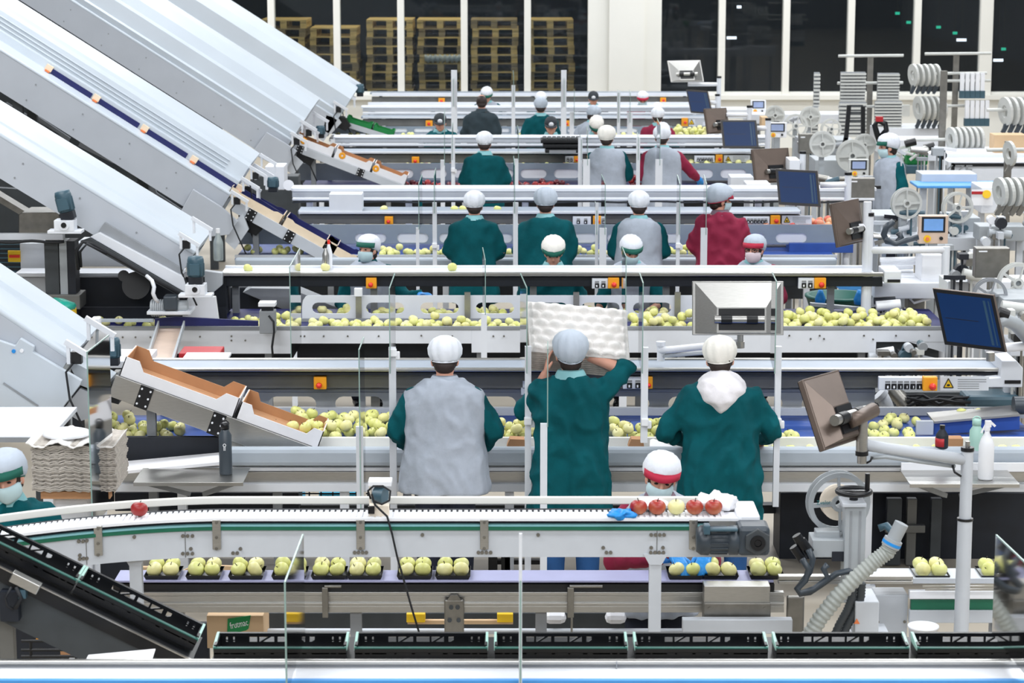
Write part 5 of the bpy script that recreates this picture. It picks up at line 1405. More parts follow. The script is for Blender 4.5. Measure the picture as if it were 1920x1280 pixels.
heap(40, X(630, 253, Y5), X(1270, 253, Y5), Y5 + .06, Y5 + .3, zb5 + .01, 'apy', 'pale yellow apples scattered on the fifth belt', None, .1, stuff=True)
heap(40, X(1265, 248, Y5 + .3), X(1325, 248, Y5 + .3), Y5 + .1, Y5 + .5, zb5 + .02, 'apy', 'pale yellow apples crowded at the right end of the fifth belt', None, .2, stuff=True)

# fruit and odds on the curved conveyor
ztop = zg(971.5) + .006
apple('apr', Vector((X(261, 957, gy(261) + .08), gy(261) + .08, ztop + .037)), 'single shiny red apple on the curved white chain at left', None, 1.0, rot=(-.35, .1, 0), i=0)
for u, k, lab in ((1197, 'apb', 'blush red apple beside the crumpled blue glove'), (1232, 'apb', 'blush red apple left of the yellow one on the white chain'), (1268, 'apy', 'yellow apple between red ones on the white chain'), (1302, 'apb', 'blush red apple right of the yellow one on the white chain'), (1338, 'apb', 'blush red apple in front of the white foam net')):
    apple(k, (X(u, 960, YG + .06), YG + .06, ztop + .036), lab, None, 1.02, rot=(.1, 0, u))
def crumple(label, name, u, v, Y, r, m, n=18, cat='glove', seed=1., amp=.5):
    c = P(u, v, Y); mb = MB(); mb.ell(c, r, n, 12); me = mb
    me.v = [tuple(c + (Vector(q) - c) * (1 + amp * noise.noise(Vector(q) * 28 + Vector((seed, 0, 0))) + amp * .5 * noise.noise(Vector(q) * 60))) for q in me.v]
    return solo(name, me, m, label, cat)
crumple('crumpled blue rubber glove on the edge of the white chain', 'rubber_glove', 1166, 963, YG + .02, (.055, .05, .022), 'glove', 22, 'glove', 3, .9)
crumple('crumpled white foam netting at the right end of the white chain', 'foam_net', 1344, 944, YG + .17, (.095, .07, .055), 'wcard', 24, 'packaging', 5, .5)
mb = MB(); p = P(1222, 953, YG + .2); mb.lathe([(.05, 0), (.075, .006), (.082, .026), (.078, .028)], (p.x, YG + .17, ztop + .006), 24); mb.v = [(p.x + (a - p.x) * 1.0, b, c) for a, b, c in mb.v]
solo('foam_dish', mb, 'wcard', 'white foam dish behind the two blush apples', 'dish')
# sensor post on the curved conveyor with its hanging cable
t = thing('sensor_camera', 'small white capped camera with coiled black cable on the curved conveyor', 'sensor', tuple(P(712, 975, YG + .05)))
pxpart('cap_plate', [(690, 903, 734, 912, YG + .06, .1)], 'wplast', t, .003)
pxpart('bracket', [(692, 912, 697, 972, YG + .1, .02), (692, 948, 729, 975, YG + .02, .06)], M['paper'], t, .003)
mb = MB(); mb.cyl(P(704, 928, YG + .1), P(722, 930, YG + .08), .045, n=16); part('camera', mb, 'teal', t)
pxpart('clip', [(690, 950, 702, 963, YG, .03)], 'black', t)
mb = MB(); mb.tube([P(u, v, YG - .03) for u, v in ((695, 935), (690, 920), (700, 911), (718, 911), (732, 920), (730, 938), (716, 945), (700, 938), (697, 926), (703, 946), (726, 968), (735, 1000), (745, 1045), (758, 1090), (772, 1140), (786, 1186))], .0055, 6); part('cable', mb, 'rubber', t)

# ---------------------------------------------------------------- black folding crates
def crate_meshes():
    L, D, H = .572, .16, .062
    walls = []
    for wi, (y, h) in enumerate(((0, .042), (D, H))):
        mb = MB(); th = .012; z0 = 0 if wi == 0 else .0
        mb.box(-L / 2, L / 2, y, y + th, z0, z0 + .016); mb.box(-L / 2, L / 2, y - .004, y + th + .004, h - .016, h); mb.box(-L / 2, L / 2, y, y + th, .016, .022)
        if wi == 0: mb.box(-L / 2, L / 2, y + .002, y + th - .002, .016, .03)
        segs = [(-.5, -.44), (-.425, -.385), (-.372, -.26)] + [(-.20, -.185), (-.07, -.045), (.055, .07), (.165, .20)] + [(.24, .372), (.385, .425), (.44, .5)]
        for a, b in segs: mb.box(a * L, b * L, y, y + th, z0 + .016, h - .014)
        for a in (-.135, .12, .26):
            mb.prism([(a * L - .035, .016), (a * L - .022, .016), (a * L + .03, h - .014), (a * L + .017, h - .014)], y + .001, y + th - .001)
        for a, b in ((-.44, -.425), (-.385, -.372), (.372, .385), (.425, .44)):
            mb.box(a * L, b * L, y, y + th, z0 + .026, z0 + .032)
        walls.append(('front_wall' if wi == 0 else 'back_wall', mb))
    e1, e2 = MB(), MB()
    for x, q in ((-L / 2, e1), (L / 2 - .012, e2)): q.box(x, x + .012, .012, D, 0, .055)
    fl = MB(); fl.box(-L / 2, L / 2, 0, D + .012, -.012, 0)
    rim = MB(); rim.box(-L / 2, L / 2, -.006, .016, .042, .046)
    k1, k2 = MB(), MB()
    for x, q in ((-L / 2 - .003, k1), (L / 2 - .008, k2)): q.prism([(.01, .03), (D, .025), (D + .01, .065), (D - .02, .067), (.01, .048)], x, x + .011, 'x')
    return walls + [('end_wall', e1), ('end_wall', e2), ('floor', fl), ('front_rim', rim), ('corner_cap', k1), ('corner_cap', k2)]
cm = [(n, mb.mesh(n, M[{'front_rim': 'dgreen', 'corner_cap': 'mint'}.get(n, 'black')])) for n, mb in crate_meshes()]
def crate(loc, rot, label, group):
    t = thing('folding_crate', label, 'crate', loc, group); t.rotation_euler = rot
    for n, me in cm:
        o = bpy.data.objects.new(n, me); COL.objects.link(o); o.parent = t
    return t
YC_ = 9.72; zc = Z(1233, YC_)
for k, u in enumerate((529, 791, 1051, 1312, 1574, 1836)):
    crate((X(u, 1215, YC_ + .1), YC_, zc), (0, 0, 0), ('leftmost flat black crate in the bottom row', 'second black crate from left in the bottom row', 'black crate at the slim clear shield', 'fourth black crate from left in the bottom row', 'black crate below the ribbed hose', 'rightmost black crate in the bottom row')[k], 'black folding crates in the bottom row')
# crates coming down the ramp
A, B_ = P(-40, 1000, 9.75), P(398, 1214, 9.75); A.y = B_.y = 9.75; d = (B_ - A).normalized(); ang = math.atan2(-d.z, d.x)
for k, s in enumerate((.155, .735, -.42)):
    if k == 2: continue
    o = A + d * ((1 - .0) * 0 + .40 * 0 + (s if k == 0 else s))
    crate(tuple(o + Vector((0, 0, -.045))), (0, ang, 0), ('upper black crate sliding down the dark ramp at left', 'lower black crate sliding down the dark ramp at left')[k], 'black crates on the ramp')
t = thing('crate_ramp', 'dark grey ramp conveyor carrying black crates at bottom left', 'conveyor', (X(150, 1150, 9.6), 9.8, 0))
def slab2(a, b, n0, n1, y0, y1):
    n = Vector((d.z * -1, 0, d.x)); n = n if n.z > 0 else -n; mb = MB(); vs = []
    for y in (y0, y1):
        for e, h in ((a, n0), (b, n0), (b, n1), (a, n1)): q_ = A + d * e + n * h; vs.append((q_.x, y, q_.z))
    return mb.add(vs, [(0, 1, 2, 3), (7, 6, 5, 4), (0, 4, 5, 1), (1, 5, 6, 2), (2, 6, 7, 3), (3, 7, 4, 0)])
part('side_skirt', slab2(-.3, 1.06, -.125, -.06, 9.68, 9.72), 'black', t)
part('bed', slab2(-.3, 1.06, -.085, -.07, 9.72, 10.02), 'black', t)
part('grey_web', slab2(.02, 1.0, -.29, -.125, 9.7, 9.72), M['dgrey'], t)
part('rail_line', slab2(-.3, 1.06, -.066, -.06, 9.665, 9.68), 'steel', t)
for s in (.1, .5): q_ = A + d * s; mb = MB(); mb.box(q_.x - .03, q_.x + .03, 9.8, 9.86, 0, q_.z - .2); part('leg', mb, 'beam', t)
p = P(42, 1092, 9.6); mb = MB(); mb.bar(P(22, 1078, 9.62), P(74, 1104, 9.62), .05, .045); part('steel_bar', mb, 'steel', t, .004)
mb = MB(); mb.tube([P(22, 1100, 9.6), P(10, 1120, 9.6), P(14, 1136, 9.6), P(26, 1142, 9.6)], .006, 6); mb.tube([P(30, 1100, 9.6), P(40, 1122, 9.6), P(28, 1140, 9.6)], .01, 6); part('cables', mb, 'rubber', t)
pxpart('junction_box', [(0, 1110, 34, 1165, 9.64, .1)], 'dark', t); pxpart('blue_plug', [(34, 1106, 48, 1122, 9.6, .04)], 'teal', t)

# ---------------------------------------------------------------- front conveyor along the bottom edge
t = thing('bottom_conveyor', 'wide white conveyor with silver rail along the bottom edge', 'conveyor', (0, 9.3, 0))
pxpart('silver_rail', [(-60, 1238, 1980, 1246, 9.35, .03)], 'steel', t, .006)
pxpart('rail_web', [(-60, 1246, 1980, 1259, 9.37, .02)], 'mgrey', t)  # shadowed band below the silver rail, its shade put into the grey
mb = MB(); z = Z(1275, 9.2); mb.box(X(-60, 1270, 9.2), X(1980, 1270, 9.2), 9.2, 9.37, z - .02, z + .001); part('belt', mb, 'wplast', t)
pxpart('blue_edge', [(-60, 1275.5, 1980, 1300, 9.17, .028)], 'sky', t)
pxpart('seam', [(1155, 1240, 1157, 1274, 9.345, .01)], 'mgrey', t)
for u in (200, 1000, 1800): x = X(u, 1270, 9.2); mb = MB(); mb.box(x - .04, x + .04, 9.24, 9.32, 0, z - .02); part('leg', mb, 'mgrey', t)
mb = MB(); a = P(158, 1241, 9.39); b = P(285, 1236, 9.39); mb.add([a, b, b + Vector((0, .1, .015)), a + Vector((0, .1, .0)), a + Vector((0, 0, -.004)), b + Vector((0, 0, -.004)), b + Vector((0, .1, .011)), a + Vector((0, .1, -.004))], [(0, 1, 2, 3), (7, 6, 5, 4), (0, 4, 5, 1), (1, 5, 6, 2), (2, 6, 7, 3), (3, 7, 4, 0)])
solo('paper_sheet', mb, 'wcard', 'white paper sheet lying behind the bottom silver rail', 'paper')

# ---------------------------------------------------------------- boxes and bins in the lower left
t = thing('cardboard_box', 'tan cardboard box with green printed logo below the tray conveyor', 'box', tuple(P(440, 1192, 12.3)))
mb = MB(); mb.px(388, 1154, 494, 1215, 12.3, .3); part('box_body', mb, 'tan', t, .003)
mb = MB(); q_ = [P(427, 1160, 12.295), P(470, 1153.5, 12.295), P(466, 1178, 12.295), P(462, 1181, 12.295), P(426, 1190, 12.295)]; mb.prism([(e.x, e.z) for e in q_], 12.292, 12.3); lg = part('logo_patch', mb, 'lgreen', t)
mb = MB(); text_at(mb, 'frutmac', .052, P(448, 1170, 12.29), .62, -.22); part('logo_lettering', mb, 'wcard', lg)
box_thing('cardboard_box', 'brown cardboard box behind the black wire rail at lower left', 'box', 112, 1168, 186, 1232, 11.2, .3, 'card', .004)
box_thing('cardboard_flap', 'tan cardboard piece behind the leftmost apple tray', 'cardboard', 265, 1063, 326, 1092, 12.32, .03, 'tan', .002)
mb = MB(); mb.prism([(X(335, 1090, 12.3), Z(1090, 12.3)), (X(493, 1090, 12.3), Z(1090, 12.3)), (X(493, 1066, 12.3), Z(1066, 12.3)), (X(365, 1062, 12.3), Z(1062, 12.3)), (X(342, 1072, 12.3), Z(1072, 12.3))], 12.33, 12.35)
solo('cardboard_flap', mb, 'tan', 'long torn cardboard flap behind the second and third apple trays', 'cardboard')
mb = MB(); p = P(82, 1178, 11.4); mb.prism([(X(67, 1200, 11.4), Z(1199, 11.4)), (X(80, 1200, 11.4), Z(1199, 11.4)), (X(90, 1160, 11.4), Z(1157, 11.4)), (X(83, 1160, 11.4), Z(1157, 11.4))], 11.4, 11.5); solo('yellow_bag', mb, 'yellow', 'yellow bag edge hanging under the dark ramp', 'bag')
t = thing('wire_rail', 'black wire rail in front of the brown box at lower left', 'rail', tuple(P(100, 1230, 10.9)))
mb = MB()
for v in (1201, 1218, 1230): mb.cyl(P(40, v, 10.9), P(186, v, 10.9), .008, n=6)
for u in (58, 143, 185): mb.cyl(P(u, 1201, 10.9), P(u, 1236, 10.9), .008, n=6)
part('wires', mb, 'black', t)

# stack of grey pulp trays on its stand, wavy edges
def tray_sheet(x0, x1, y0, y1, z, th=.006, nx=40, wav=.012, ph=0.):
    mb = MB(); rings = []
    for i in range(nx + 1):
        x = x0 + (x1 - x0) * i / nx; zz = z + wav * math.sin(i * .55 + ph) * .5 + .004 * math.sin(i * 1.9)
        rings.append([Vector((x, y0, zz)), Vector((x, y1, zz)), Vector((x, y1, zz + th)), Vector((x, y0, zz + th))])
    return mb.loft(rings, smooth=False)
YP = 13.3
zt0, zt1 = Z(921, YP), Z(838, YP); n_ = 24
for k in range(n_):
    z = zt0 + (zt1 - zt0) * k / (n_ - 1)
    mb = tray_sheet(X(60, 880, YP) + random.uniform(-.008, .008), X(217, 880, YP) + random.uniform(-.008, .008), YP + random.uniform(-.008, .008), YP + .42, z, .0095, 28, .007, 1.2 + random.uniform(-.3, .3))
    solo('pulp_tray', mb, 'gpulp', 'grey pulp tray in the stack at left beside the green visor woman', 'pulp tray', 'grey pulp trays in the left stack')
mb = tray_sheet(X(50, 838, YP), X(217, 838, YP), YP - .03, YP + .43, zt1 + .014, .006, 30, .03, 2.2); solo('pulp_tray', mb, 'pulp', 'white topmost pulp tray on the grey stack at left', 'pulp tray')
mb = MB(); p = P(125, 822, YP + .2); mb.lathe([(.0, .03), (.10, .028), (.135, .018), (.14, .0)], (p.x, YP + .2, zt1 + .03), 28); solo('white_plate', mb, 'wplast', 'round white plate on top of the grey pulp trays', 'plate')
mb = MB(); mb.box(X(75, 930, YP), X(205, 930, YP), YP + .02, YP + .4, zt0 - .05, zt0 - .006); solo('brown_board', mb, 'card', 'brown board under the stack of grey pulp trays', 'board')
t = thing('tray_stand', 'pale stand under the stack of grey pulp trays', 'stand', (X(140, 930, YP), YP + .2, 0))
mb = MB(); mb.box(X(92, 930, YP), X(158, 930, YP), YP + .1, YP + .34, 0, zt0 - .05); part('pedestal', mb, 'white', t, .02)
mb = MB(); mb.box(X(165, 930, YP), X(185, 930, YP), YP + .2, YP + .26, 0, zt0 - .05); part('leg', mb, 'white', t)
t = thing('side_table', 'white table top at the left edge below the nearest guard plate', 'table', (X(40, 800, 14.3), 14.4, 0))
mb = MB(); zz = Z(818, 14.2); mb.box(X(-60, 800, 14.2), X(95, 815, 14.2), 14.2, 15.1, zz - .03, zz); part('top', mb, 'white', t, .004)
pxpart('edge_band', [(-60, 820, 100, 829, 14.18, .05)], 'mgrey', t)
for u in (-40, 80): x = X(u, 830, 14.3); mb = MB(); mb.box(x - .03, x + .03, 14.4, 14.46, 0, zz - .03); part('leg', mb, 'white', t)

# steel drop shelves at the front table
def shelf(label, u0, u1, v0, v1, Y, dep, lip='steel', up=None):
    zf = Z(v1, Y); t = thing('drop_shelf', label, 'shelf', (X((u0 + u1) / 2, v1, Y), Y, zf), 'drop shelves of the front table')
    mb = MB(); mb.box(X(u0, v1, Y), X(u1, v1, Y), Y, Y + dep, zf - .004, zf); part('plate', mb, 'steel', t)
    pxpart('front_lip', [(u0, v1, u1, v1 + 7, Y - .003, .008)], lip, t, .002)
    xm = X((u0 + u1) / 2, v1, Y)
    mb = MB()
    for a in (u0 + 15, u1 - 15): mb.bar((X(a, v1, Y), Y + .1, zf - .02), (xm + (.04 if a > (u0 + u1) / 2 else -.04), Y + dep, zf - .16), .03, .03)
    part('strut', mb, 'mgrey', t) if False else None
    for a in (u0 + 15, u1 - 15):
        mb = MB(); mb.bar((X(a, v1, Y), Y + .06, zf - .015), (xm + (.05 if a > (u0 + u1) / 2 else -.05), Y + dep - .02, zf - .17), .03, .03); part('strut', mb, 'mgrey', t)
    return t, zf
sh1, z1_ = shelf('steel drop shelf at left holding the slate bottle', 250, 456, 884, 904, 14.62, .4)
sh2, z2_ = shelf('steel drop shelf at right behind the tall grey post', 1706, 1912, 885, 907, 14.62, .4)
pxpart('back_board', [(1690, 868, 1960, 884, 15.0, .02)], 'wplast', sh2)
def bottle(label, name, u, Y, z, r, h, m, capm, kind='flask', group=None):
    x = X(u, 860, Y); t = thing(name, label, 'bottle', (x, Y, z), group)
    if kind == 'flask':
        mb = MB(); mb.lathe([(r * .92, 0), (r, .008), (r, h * .72), (r * .62, h * .80), (r * .55, h * .84)], (x, Y, z), 22); part('flask_body', mb, m, t)
        mb = MB(); mb.lathe([(r * .66, h * .83), (r * .66, h * .94), (r * .55, h * .95), (0, h * .95)], (x, Y, z), 18); cp = part('cap', mb, capm, t)
        mb = MB(); mb.tube([(x + r * .6 * math.cos(a), Y, z + h * .92 + r * .6 * math.sin(a)) for a in [PI * k / 8 for k in range(9)]], .005, 6); part('carry_loop', mb, capm, cp)
    elif kind == 'spray':
        mb = MB(); mb.lathe([(r * .9, 0), (r, .01), (r, h * .55), (r * .75, h * .66), (r * .34, h * .76), (r * .32, h * .82)], (x, Y, z), 20); part('bottle_body', mb, m, t)
        mb = MB(); mb.cyl((x, Y, z + h * .80), (x, Y, z + h * .86), r * .4, n=12); mb.cbox((x + r * .1, Y, z + h * .91), (r * .75, r * .6, h * .1)); mb.bar((x + r * .3, Y, z + h * .95), (x + r * 1.0, Y, z + h * .87), r * .35, r * .3); mb.bar((x - r * .2, Y, z + h * .9), (x - r * .75, Y, z + h * .76), r * .2, r * .2); part('spray_head', mb, capm, t)
    else:
        mb = MB(); mb.lathe([(r * .92, 0), (r, .01), (r, h * .55), (r * .9, h * .62), (r * .45, h * .80), (r * .36, h * .86)], (x, Y, z), 18); part('bottle_body', mb, m, t)
        mb = MB(); mb.cyl((x, Y, z + h * .86), (x, Y, z + h), r * .42, n=14); part('cap', mb, capm, t)
    return t
b_ = bottle('dark slate drinking bottle with loop cap on the left steel shelf', 'drinking_bottle', 423, 14.85, z1_, .042, .36, 'bottle', 'black')
mb = MB(); x = X(423, 860, 14.85); mb.ring((x, 14.85 - .0435, z1_ + .2), .007, .011, .003, (0, 1, 0), 14); mb.box(x - .006, x - .002, 14.805, 14.809, z1_ + .165, z1_ + .19); mb.box(x + .002, x + .006, 14.805, 14.809, z1_ + .165, z1_ + .19); part('bottle_mark', mb, 'wplast', b_)
bottle('white spray bottle on the right steel shelf', 'spray_bottle', 1849, 14.75, z2_ + .002, .05, .40, 'wplast', 'wplast', 'spray')
bottle('mint green drinking bottle behind the white spray bottle', 'drinking_bottle', 1829, 15.1, Z(875, 15.1), .045, .34, 'mint', 'mint')
b_ = bottle('dark bottle with red printed label on the padded edge at right', 'juice_bottle', 1765, 15.1, Z(841, 15.1), .042, .16, 'dark', 'black', 'plain')
mb = MB(); x = X(1765, 840, 15.1); mb.lathe([(.0428, .02), (.0428, .075)], (x, 15.1, Z(841, 15.1)), 18); part('bottle_label', mb, 'crimson', b_)
mb = MB(); mb.px(1779, 822, 1806, 838, 15.22, .1); solo('open_carton', mb, 'card', 'brown carton corner between the dark bottle and the mint bottle', 'carton', None, .003)
# white paper sheets and cartons in the gutter
mb = MB(); a, b = P(218, 884, 15.0), P(412, 866, 15.0); mb.add([a, b, b + Vector((0, .3, 0)), a + Vector((0, .3, 0)), a - Vector((0, 0, .02)), b - Vector((0, 0, .02)), b + Vector((0, .3, -.02)), a + Vector((0, .3, -.02))], [(0, 1, 2, 3), (7, 6, 5, 4), (0, 4, 5, 1), (1, 5, 6, 2), (2, 6, 7, 3), (3, 7, 4, 0)])
solo('foam_board', mb, 'wcard', 'white foam board lying left of the slate bottle', 'board')
for u0, u1, lab in ((950, 985, 'left'), (1178, 1208, 'right')):
    mb = MB(); mb.prism([(X(u0, 838, 15.2), Z(839, 15.2)), (X(u1, 838, 15.2), Z(839, 15.2)), (X(u1 - 2, 825, 15.2), Z(824, 15.2)), (X(u0 + 6, 825, 15.2), Z(823, 15.2)), (X(u0 + 2, 830, 15.2), Z(832, 15.2))], 15.2, 15.3)
    solo('carton_corner', mb, 'card', 'brown carton corner standing in the gutter ' + lab + ' of the tray carrier', 'carton')
mb = MB(); a = P(1218, 822, 15.25); mb.add([P(1218, 838, 15.2), P(1272, 840, 15.2), P(1225, 822, 15.3), P(1219, 824, 15.3), P(1218, 841, 15.2), P(1272, 843, 15.2), P(1225, 826, 15.3), P(1219, 828, 15.3)], [(0, 1, 2, 3), (7, 6, 5, 4), (0, 4, 5, 1), (1, 5, 6, 2), (2, 6, 7, 3), (3, 7, 4, 0)]); solo('carton_flap', mb, 'wcard', 'white carton flap above the red visor woman', 'carton')

# the pulp trays on the carrier's shoulder
def egg_sheet(c, ux, uy, nx, ny, amp, nn):
    """moulded tray: dimpled sheet spanned by ux, uy around c"""
    mb = MB(); W, H = nx * 10, ny * 10; vs = []; nrm = Vector(ux).cross(Vector(uy)).normalized()
    for j in range(H + 1):
        for i in range(W + 1):
            a, b = i / W, j / H; row = math.floor(b * ny); off = .5 * (row % 2)
            fx = (a * nx + off) % 1 - .5; fy = (b * ny) % 1 - .5; r = math.sqrt(fx * fx + fy * fy)
            h = amp * max(0, math.cos(min(1, r / .52) * PI / 2)) ** .8
            if a < .03 or a > .97 or b < .03 or b > .97: h = -.012
            vs.append(Vector(c) + Vector(ux) * (a - .5) + Vector(uy) * (b - .5) + nrm * h * nn)
    mb.add(vs, [(j * (W + 1) + i, j * (W + 1) + i + 1, (j + 1) * (W + 1) + i + 1, (j + 1) * (W + 1) + i) for j in range(H) for i in range(W)], True)
    return mb
YK = 14.95
C_ = (P(990, 556, YK + .15) + P(1172, 586, YK + .15) + P(1182, 668, YK - .05) + P(992, 664, YK - .05)) / 4
ux = ((P(1176, 585, YK + .15) - P(990, 556, YK + .15)) + (P(1182, 668, YK - .05) - P(992, 664, YK - .05))) / 2
uy = ((P(990, 556, YK + .15) - P(992, 664, YK - .05)) + (P(1172, 588, YK + .15) - P(1182, 668, YK - .05))) / 2
nrm = ux.cross(uy).normalized()
o = solo('pulp_tray', egg_sheet(C_, ux, uy, 7, 6, .038, 1), 'pulp', 'white moulded pulp tray on top of the carried stack', 'pulp tray'); so = o.modifiers.new('t', 'SOLIDIFY'); so.thickness = .003
for k in range(9):
    o = solo('pulp_tray', egg_sheet(C_ - nrm * (.011 * (k + 1)) + Vector((random.uniform(-.006, .006), 0, -.0085 * (k + 1))), ux * .985, uy * .985, 7, 6, .004, 1), 'gpulp', 'grey pulp tray in the stack carried on the shoulder', 'pulp tray', 'grey pulp trays in the carried stack'); so = o.modifiers.new('t', 'SOLIDIFY'); so.thickness = .006

# ---------------------------------------------------------------- clear shields and posts
def shield(label, near, far, Yn, dy, vb, th=.006, post=None, group='clear shields between workers', brk=()):
    """near/far: top corners (u, v) of the sheet; vb: bottom of the near edge; post: (u0, u1, v0, v1, Y)"""
    a, b = P(near[0], near[1], Yn), P(far[0], far[1], Yn + dy); zb = P(near[0], vb, Yn).z
    t = thing('clear_shield', label, 'shield', (a.x, Yn, zb), group)
    e = Vector((th / 2, 0, 0)); q = [Vector((a.x, Yn, zb)), Vector((b.x, Yn + dy, zb)), Vector((b.x, Yn + dy, b.z)), Vector((a.x, Yn, a.z))]
    mb = MB(); mb.add([p - e for p in q] + [p + e for p in q], [(0, 1, 2, 3), (7, 6, 5, 4), (0, 4, 5, 1), (1, 5, 6, 2), (2, 6, 7, 3), (3, 7, 4, 0)]); part('sheet', mb, 'acrylic', t)
    mb = MB(); mb.bar(q[0], q[3], .007, .007); mb.bar(q[3], q[2], .007, .007); part('polished_edge', mb, 'acredge', t)
    if post:
        mb = MB(); mb.px(*post); x0_ = min(q[0] for q in mb.v); x1_ = max(q[0] for q in mb.v)
        if post[3] not in (950, 830): mb.box(x0_, x1_, post[4], post[4] + post[5], 0, Z(post[3], post[4]))
        part('post', mb, 'white', t)
        for v in brk:
            mb = MB(); p = P((post[0] + post[2]) / 2, v, post[4]); mb.cbox((p.x, post[4] - .015, p.z), (.05, .04, .05)); mb.cbox((p.x + .03, post[4], p.z - .02), (.03, .03, .05)); part('clamp', mb, 'wplast', t, .006)
    return t
shield('clear shield with tall white post left of the grey vest worker', (730, 541), (740, 513), 14.75, .5, 700, post=(730, 652, 743, 945, 14.8, .045), brk=(660, 790))
shield('slim clear shield in front of the carton heap left of the grey vest worker', (673, 656), (682, 632), 14.2, .5, 968, post=(668, 800, 681, 958, 14.3, .03))
shield('clear shield with white post between grey vest worker and tray carrier', (988, 540), (976, 513), 14.75, .5, 700, post=(984, 650, 996, 948, 14.8, .045), brk=(788,))
shield('clear shield crossing the pulp trays in front of the tray carrier', (1027, 655), (1027, 640), 14.3, .3, 800, post=(1013, 795, 1026, 960, 14.3, .04))
shield('clear shield with white post left of the hooded worker', (1206, 531), (1199, 511), 14.75, .5, 700, post=(1202, 652, 1215, 830, 14.8, .045), brk=(790,))
shield('clear shield with long white post right of the hooded worker', (1456, 528), (1448, 511), 14.75, .5, 700, post=(1452, 650, 1463, 950, 14.8, .045), brk=(790,))
shield('tall clear shield at the left of the second table', (543, 500), (562, 466), 18.7, .8, 676, post=(546, 585, 556, 676, 19.3, .03))
shield('clear shield right of the woman with pale mask in the second row', (910, 488), (905, 464), 19.0, .5, 590, post=(902, 588, 913, 676, 19.2, .04))
shield('clear shield right of the centre worker in the second row', (1174, 481), (1167, 464), 19.0, .5, 590, post=(1162, 585, 1176, 650, 19.2, .04))
shield('clear shield with slim post left of the leftmost third row worker', (785, 345), (791, 328), 22.6, .5, 430, post=(780, 427, 786, 499, 22.7, .03))
shield('clear shield with white post beside the leftmost third row worker', (814, 330), (817, 315), 22.7, .5, 400, post=(811, 380, 819, 499, 22.8, .045), brk=(460,))
shield('clear shield with white post between the two green coats', (965, 310), (963, 293), 22.7, .5, 400, post=(962, 380, 971, 499, 22.8, .045))
shield('clear shield with wide post left of the grey vest in the third row', (1135, 345), (1128, 327), 22.7, .5, 440, post=(1124, 428, 1137, 499, 22.7, .05))
shield('clear shield with slim post left of the third row grey vest', (1119, 395), (1116, 378), 22.8, .5, 440, post=(1116, 380, 1122, 497, 22.8, .03))
shield('clear shield with slim post right of the third row grey vest', (1275, 345), (1270, 328), 22.7, .5, 440, post=(1268, 380, 1275, 497, 22.8, .035), brk=(460,))
shield('clear shield with white post in front of the wine red coat', (1325, 345), (1320, 328), 22.6, .5, 440, post=(1314, 428, 1326, 499, 22.6, .05))
shield('clear shield with white post left of the fourth row green coat', (833, 215), (834, 205), 28.5, .5, 310, post=(826, 300, 834, 352, 28.6, .05))
shield('tall white post and sheet beside the fourth row green coat', (848, 240), (849, 230), 28.6, .5, 300, post=(846, 258, 853, 352, 28.6, .045), brk=(318,))
shield('clear shield with post right of the fourth row green coat', (972, 245), (970, 235), 28.5, .5, 300, post=(964, 298, 972, 352, 28.6, .04))
shield('clear shield with slim post left of the fourth row grey vest', (1090, 262), (1087, 252), 28.6, .5, 300, post=(1084, 258, 1092, 352, 28.6, .035))
shield('clear shield with wide post left of the fourth row grey vest', (1102, 245), (1100, 236), 28.5, .5, 310, post=(1093, 299, 1106, 352, 28.5, .05))
shield('clear shield with slim post between the two grey vests', (1197, 258), (1195, 248), 28.6, .5, 300, post=(1193, 258, 1200, 352, 28.6, .035))
shield('clear shield with wide post behind the grey vest with wine sleeves', (1238, 234), (1232, 222), 28.3, .5, 310, post=(1229, 299, 1242, 352, 28.3, .05))
shield('tall white post below the pallets left of the charcoal coat', (850, 150), (851, 142), 35.4, .5, 200, post=(846, 132, 857, 256, 35.6, .08))
shield('slim white post right of the charcoal coat in the fifth row', (963, 140), (962, 132), 35.5, .5, 200, post=(959, 160, 966, 256, 35.6, .05))
shield('tall white post behind the pallets right of the green coat in the fifth row', (1058, 150), (1057, 142), 35.4, .5, 200, post=(1052, 132, 1062, 256, 35.6, .08))
shield('white post left of the pale grey worker in the fifth row', (1077, 175), (1076, 168), 35.5, .5, 230, post=(1068, 211, 1076, 256, 35.6, .05))
shield('white post right of the pale grey worker in the fifth row', (1182, 175), (1180, 168), 35.5, .5, 230, post=(1176, 211, 1186, 256, 35.6, .05))
shield('slim white post left of the wine red worker in the fifth row', (1160, 175), (1158, 168), 35.5, .5, 230, post=(1157, 170, 1163, 256, 35.6, .03))
shield('large clear shield across the grey pulp trays at left', (163, 660), (204, 628), 12.9, .55, 986, group=None)
shield('slanted clear shield over the trays at bottom left', (534, 1092), (568, 1002), 9.0, .75, 1300, group=None)
t = shield('slim clear shield on a pale post at bottom centre', (976, 1090), (976, 1030), 9.1, .4, 1300, post=(973, 1001, 979, 1092, 9.1, .02), group=None)
shield('large clear shield at the bottom right edge', (1960, 1090), (1868, 1003), 8.9, .8, 1300, group=None)
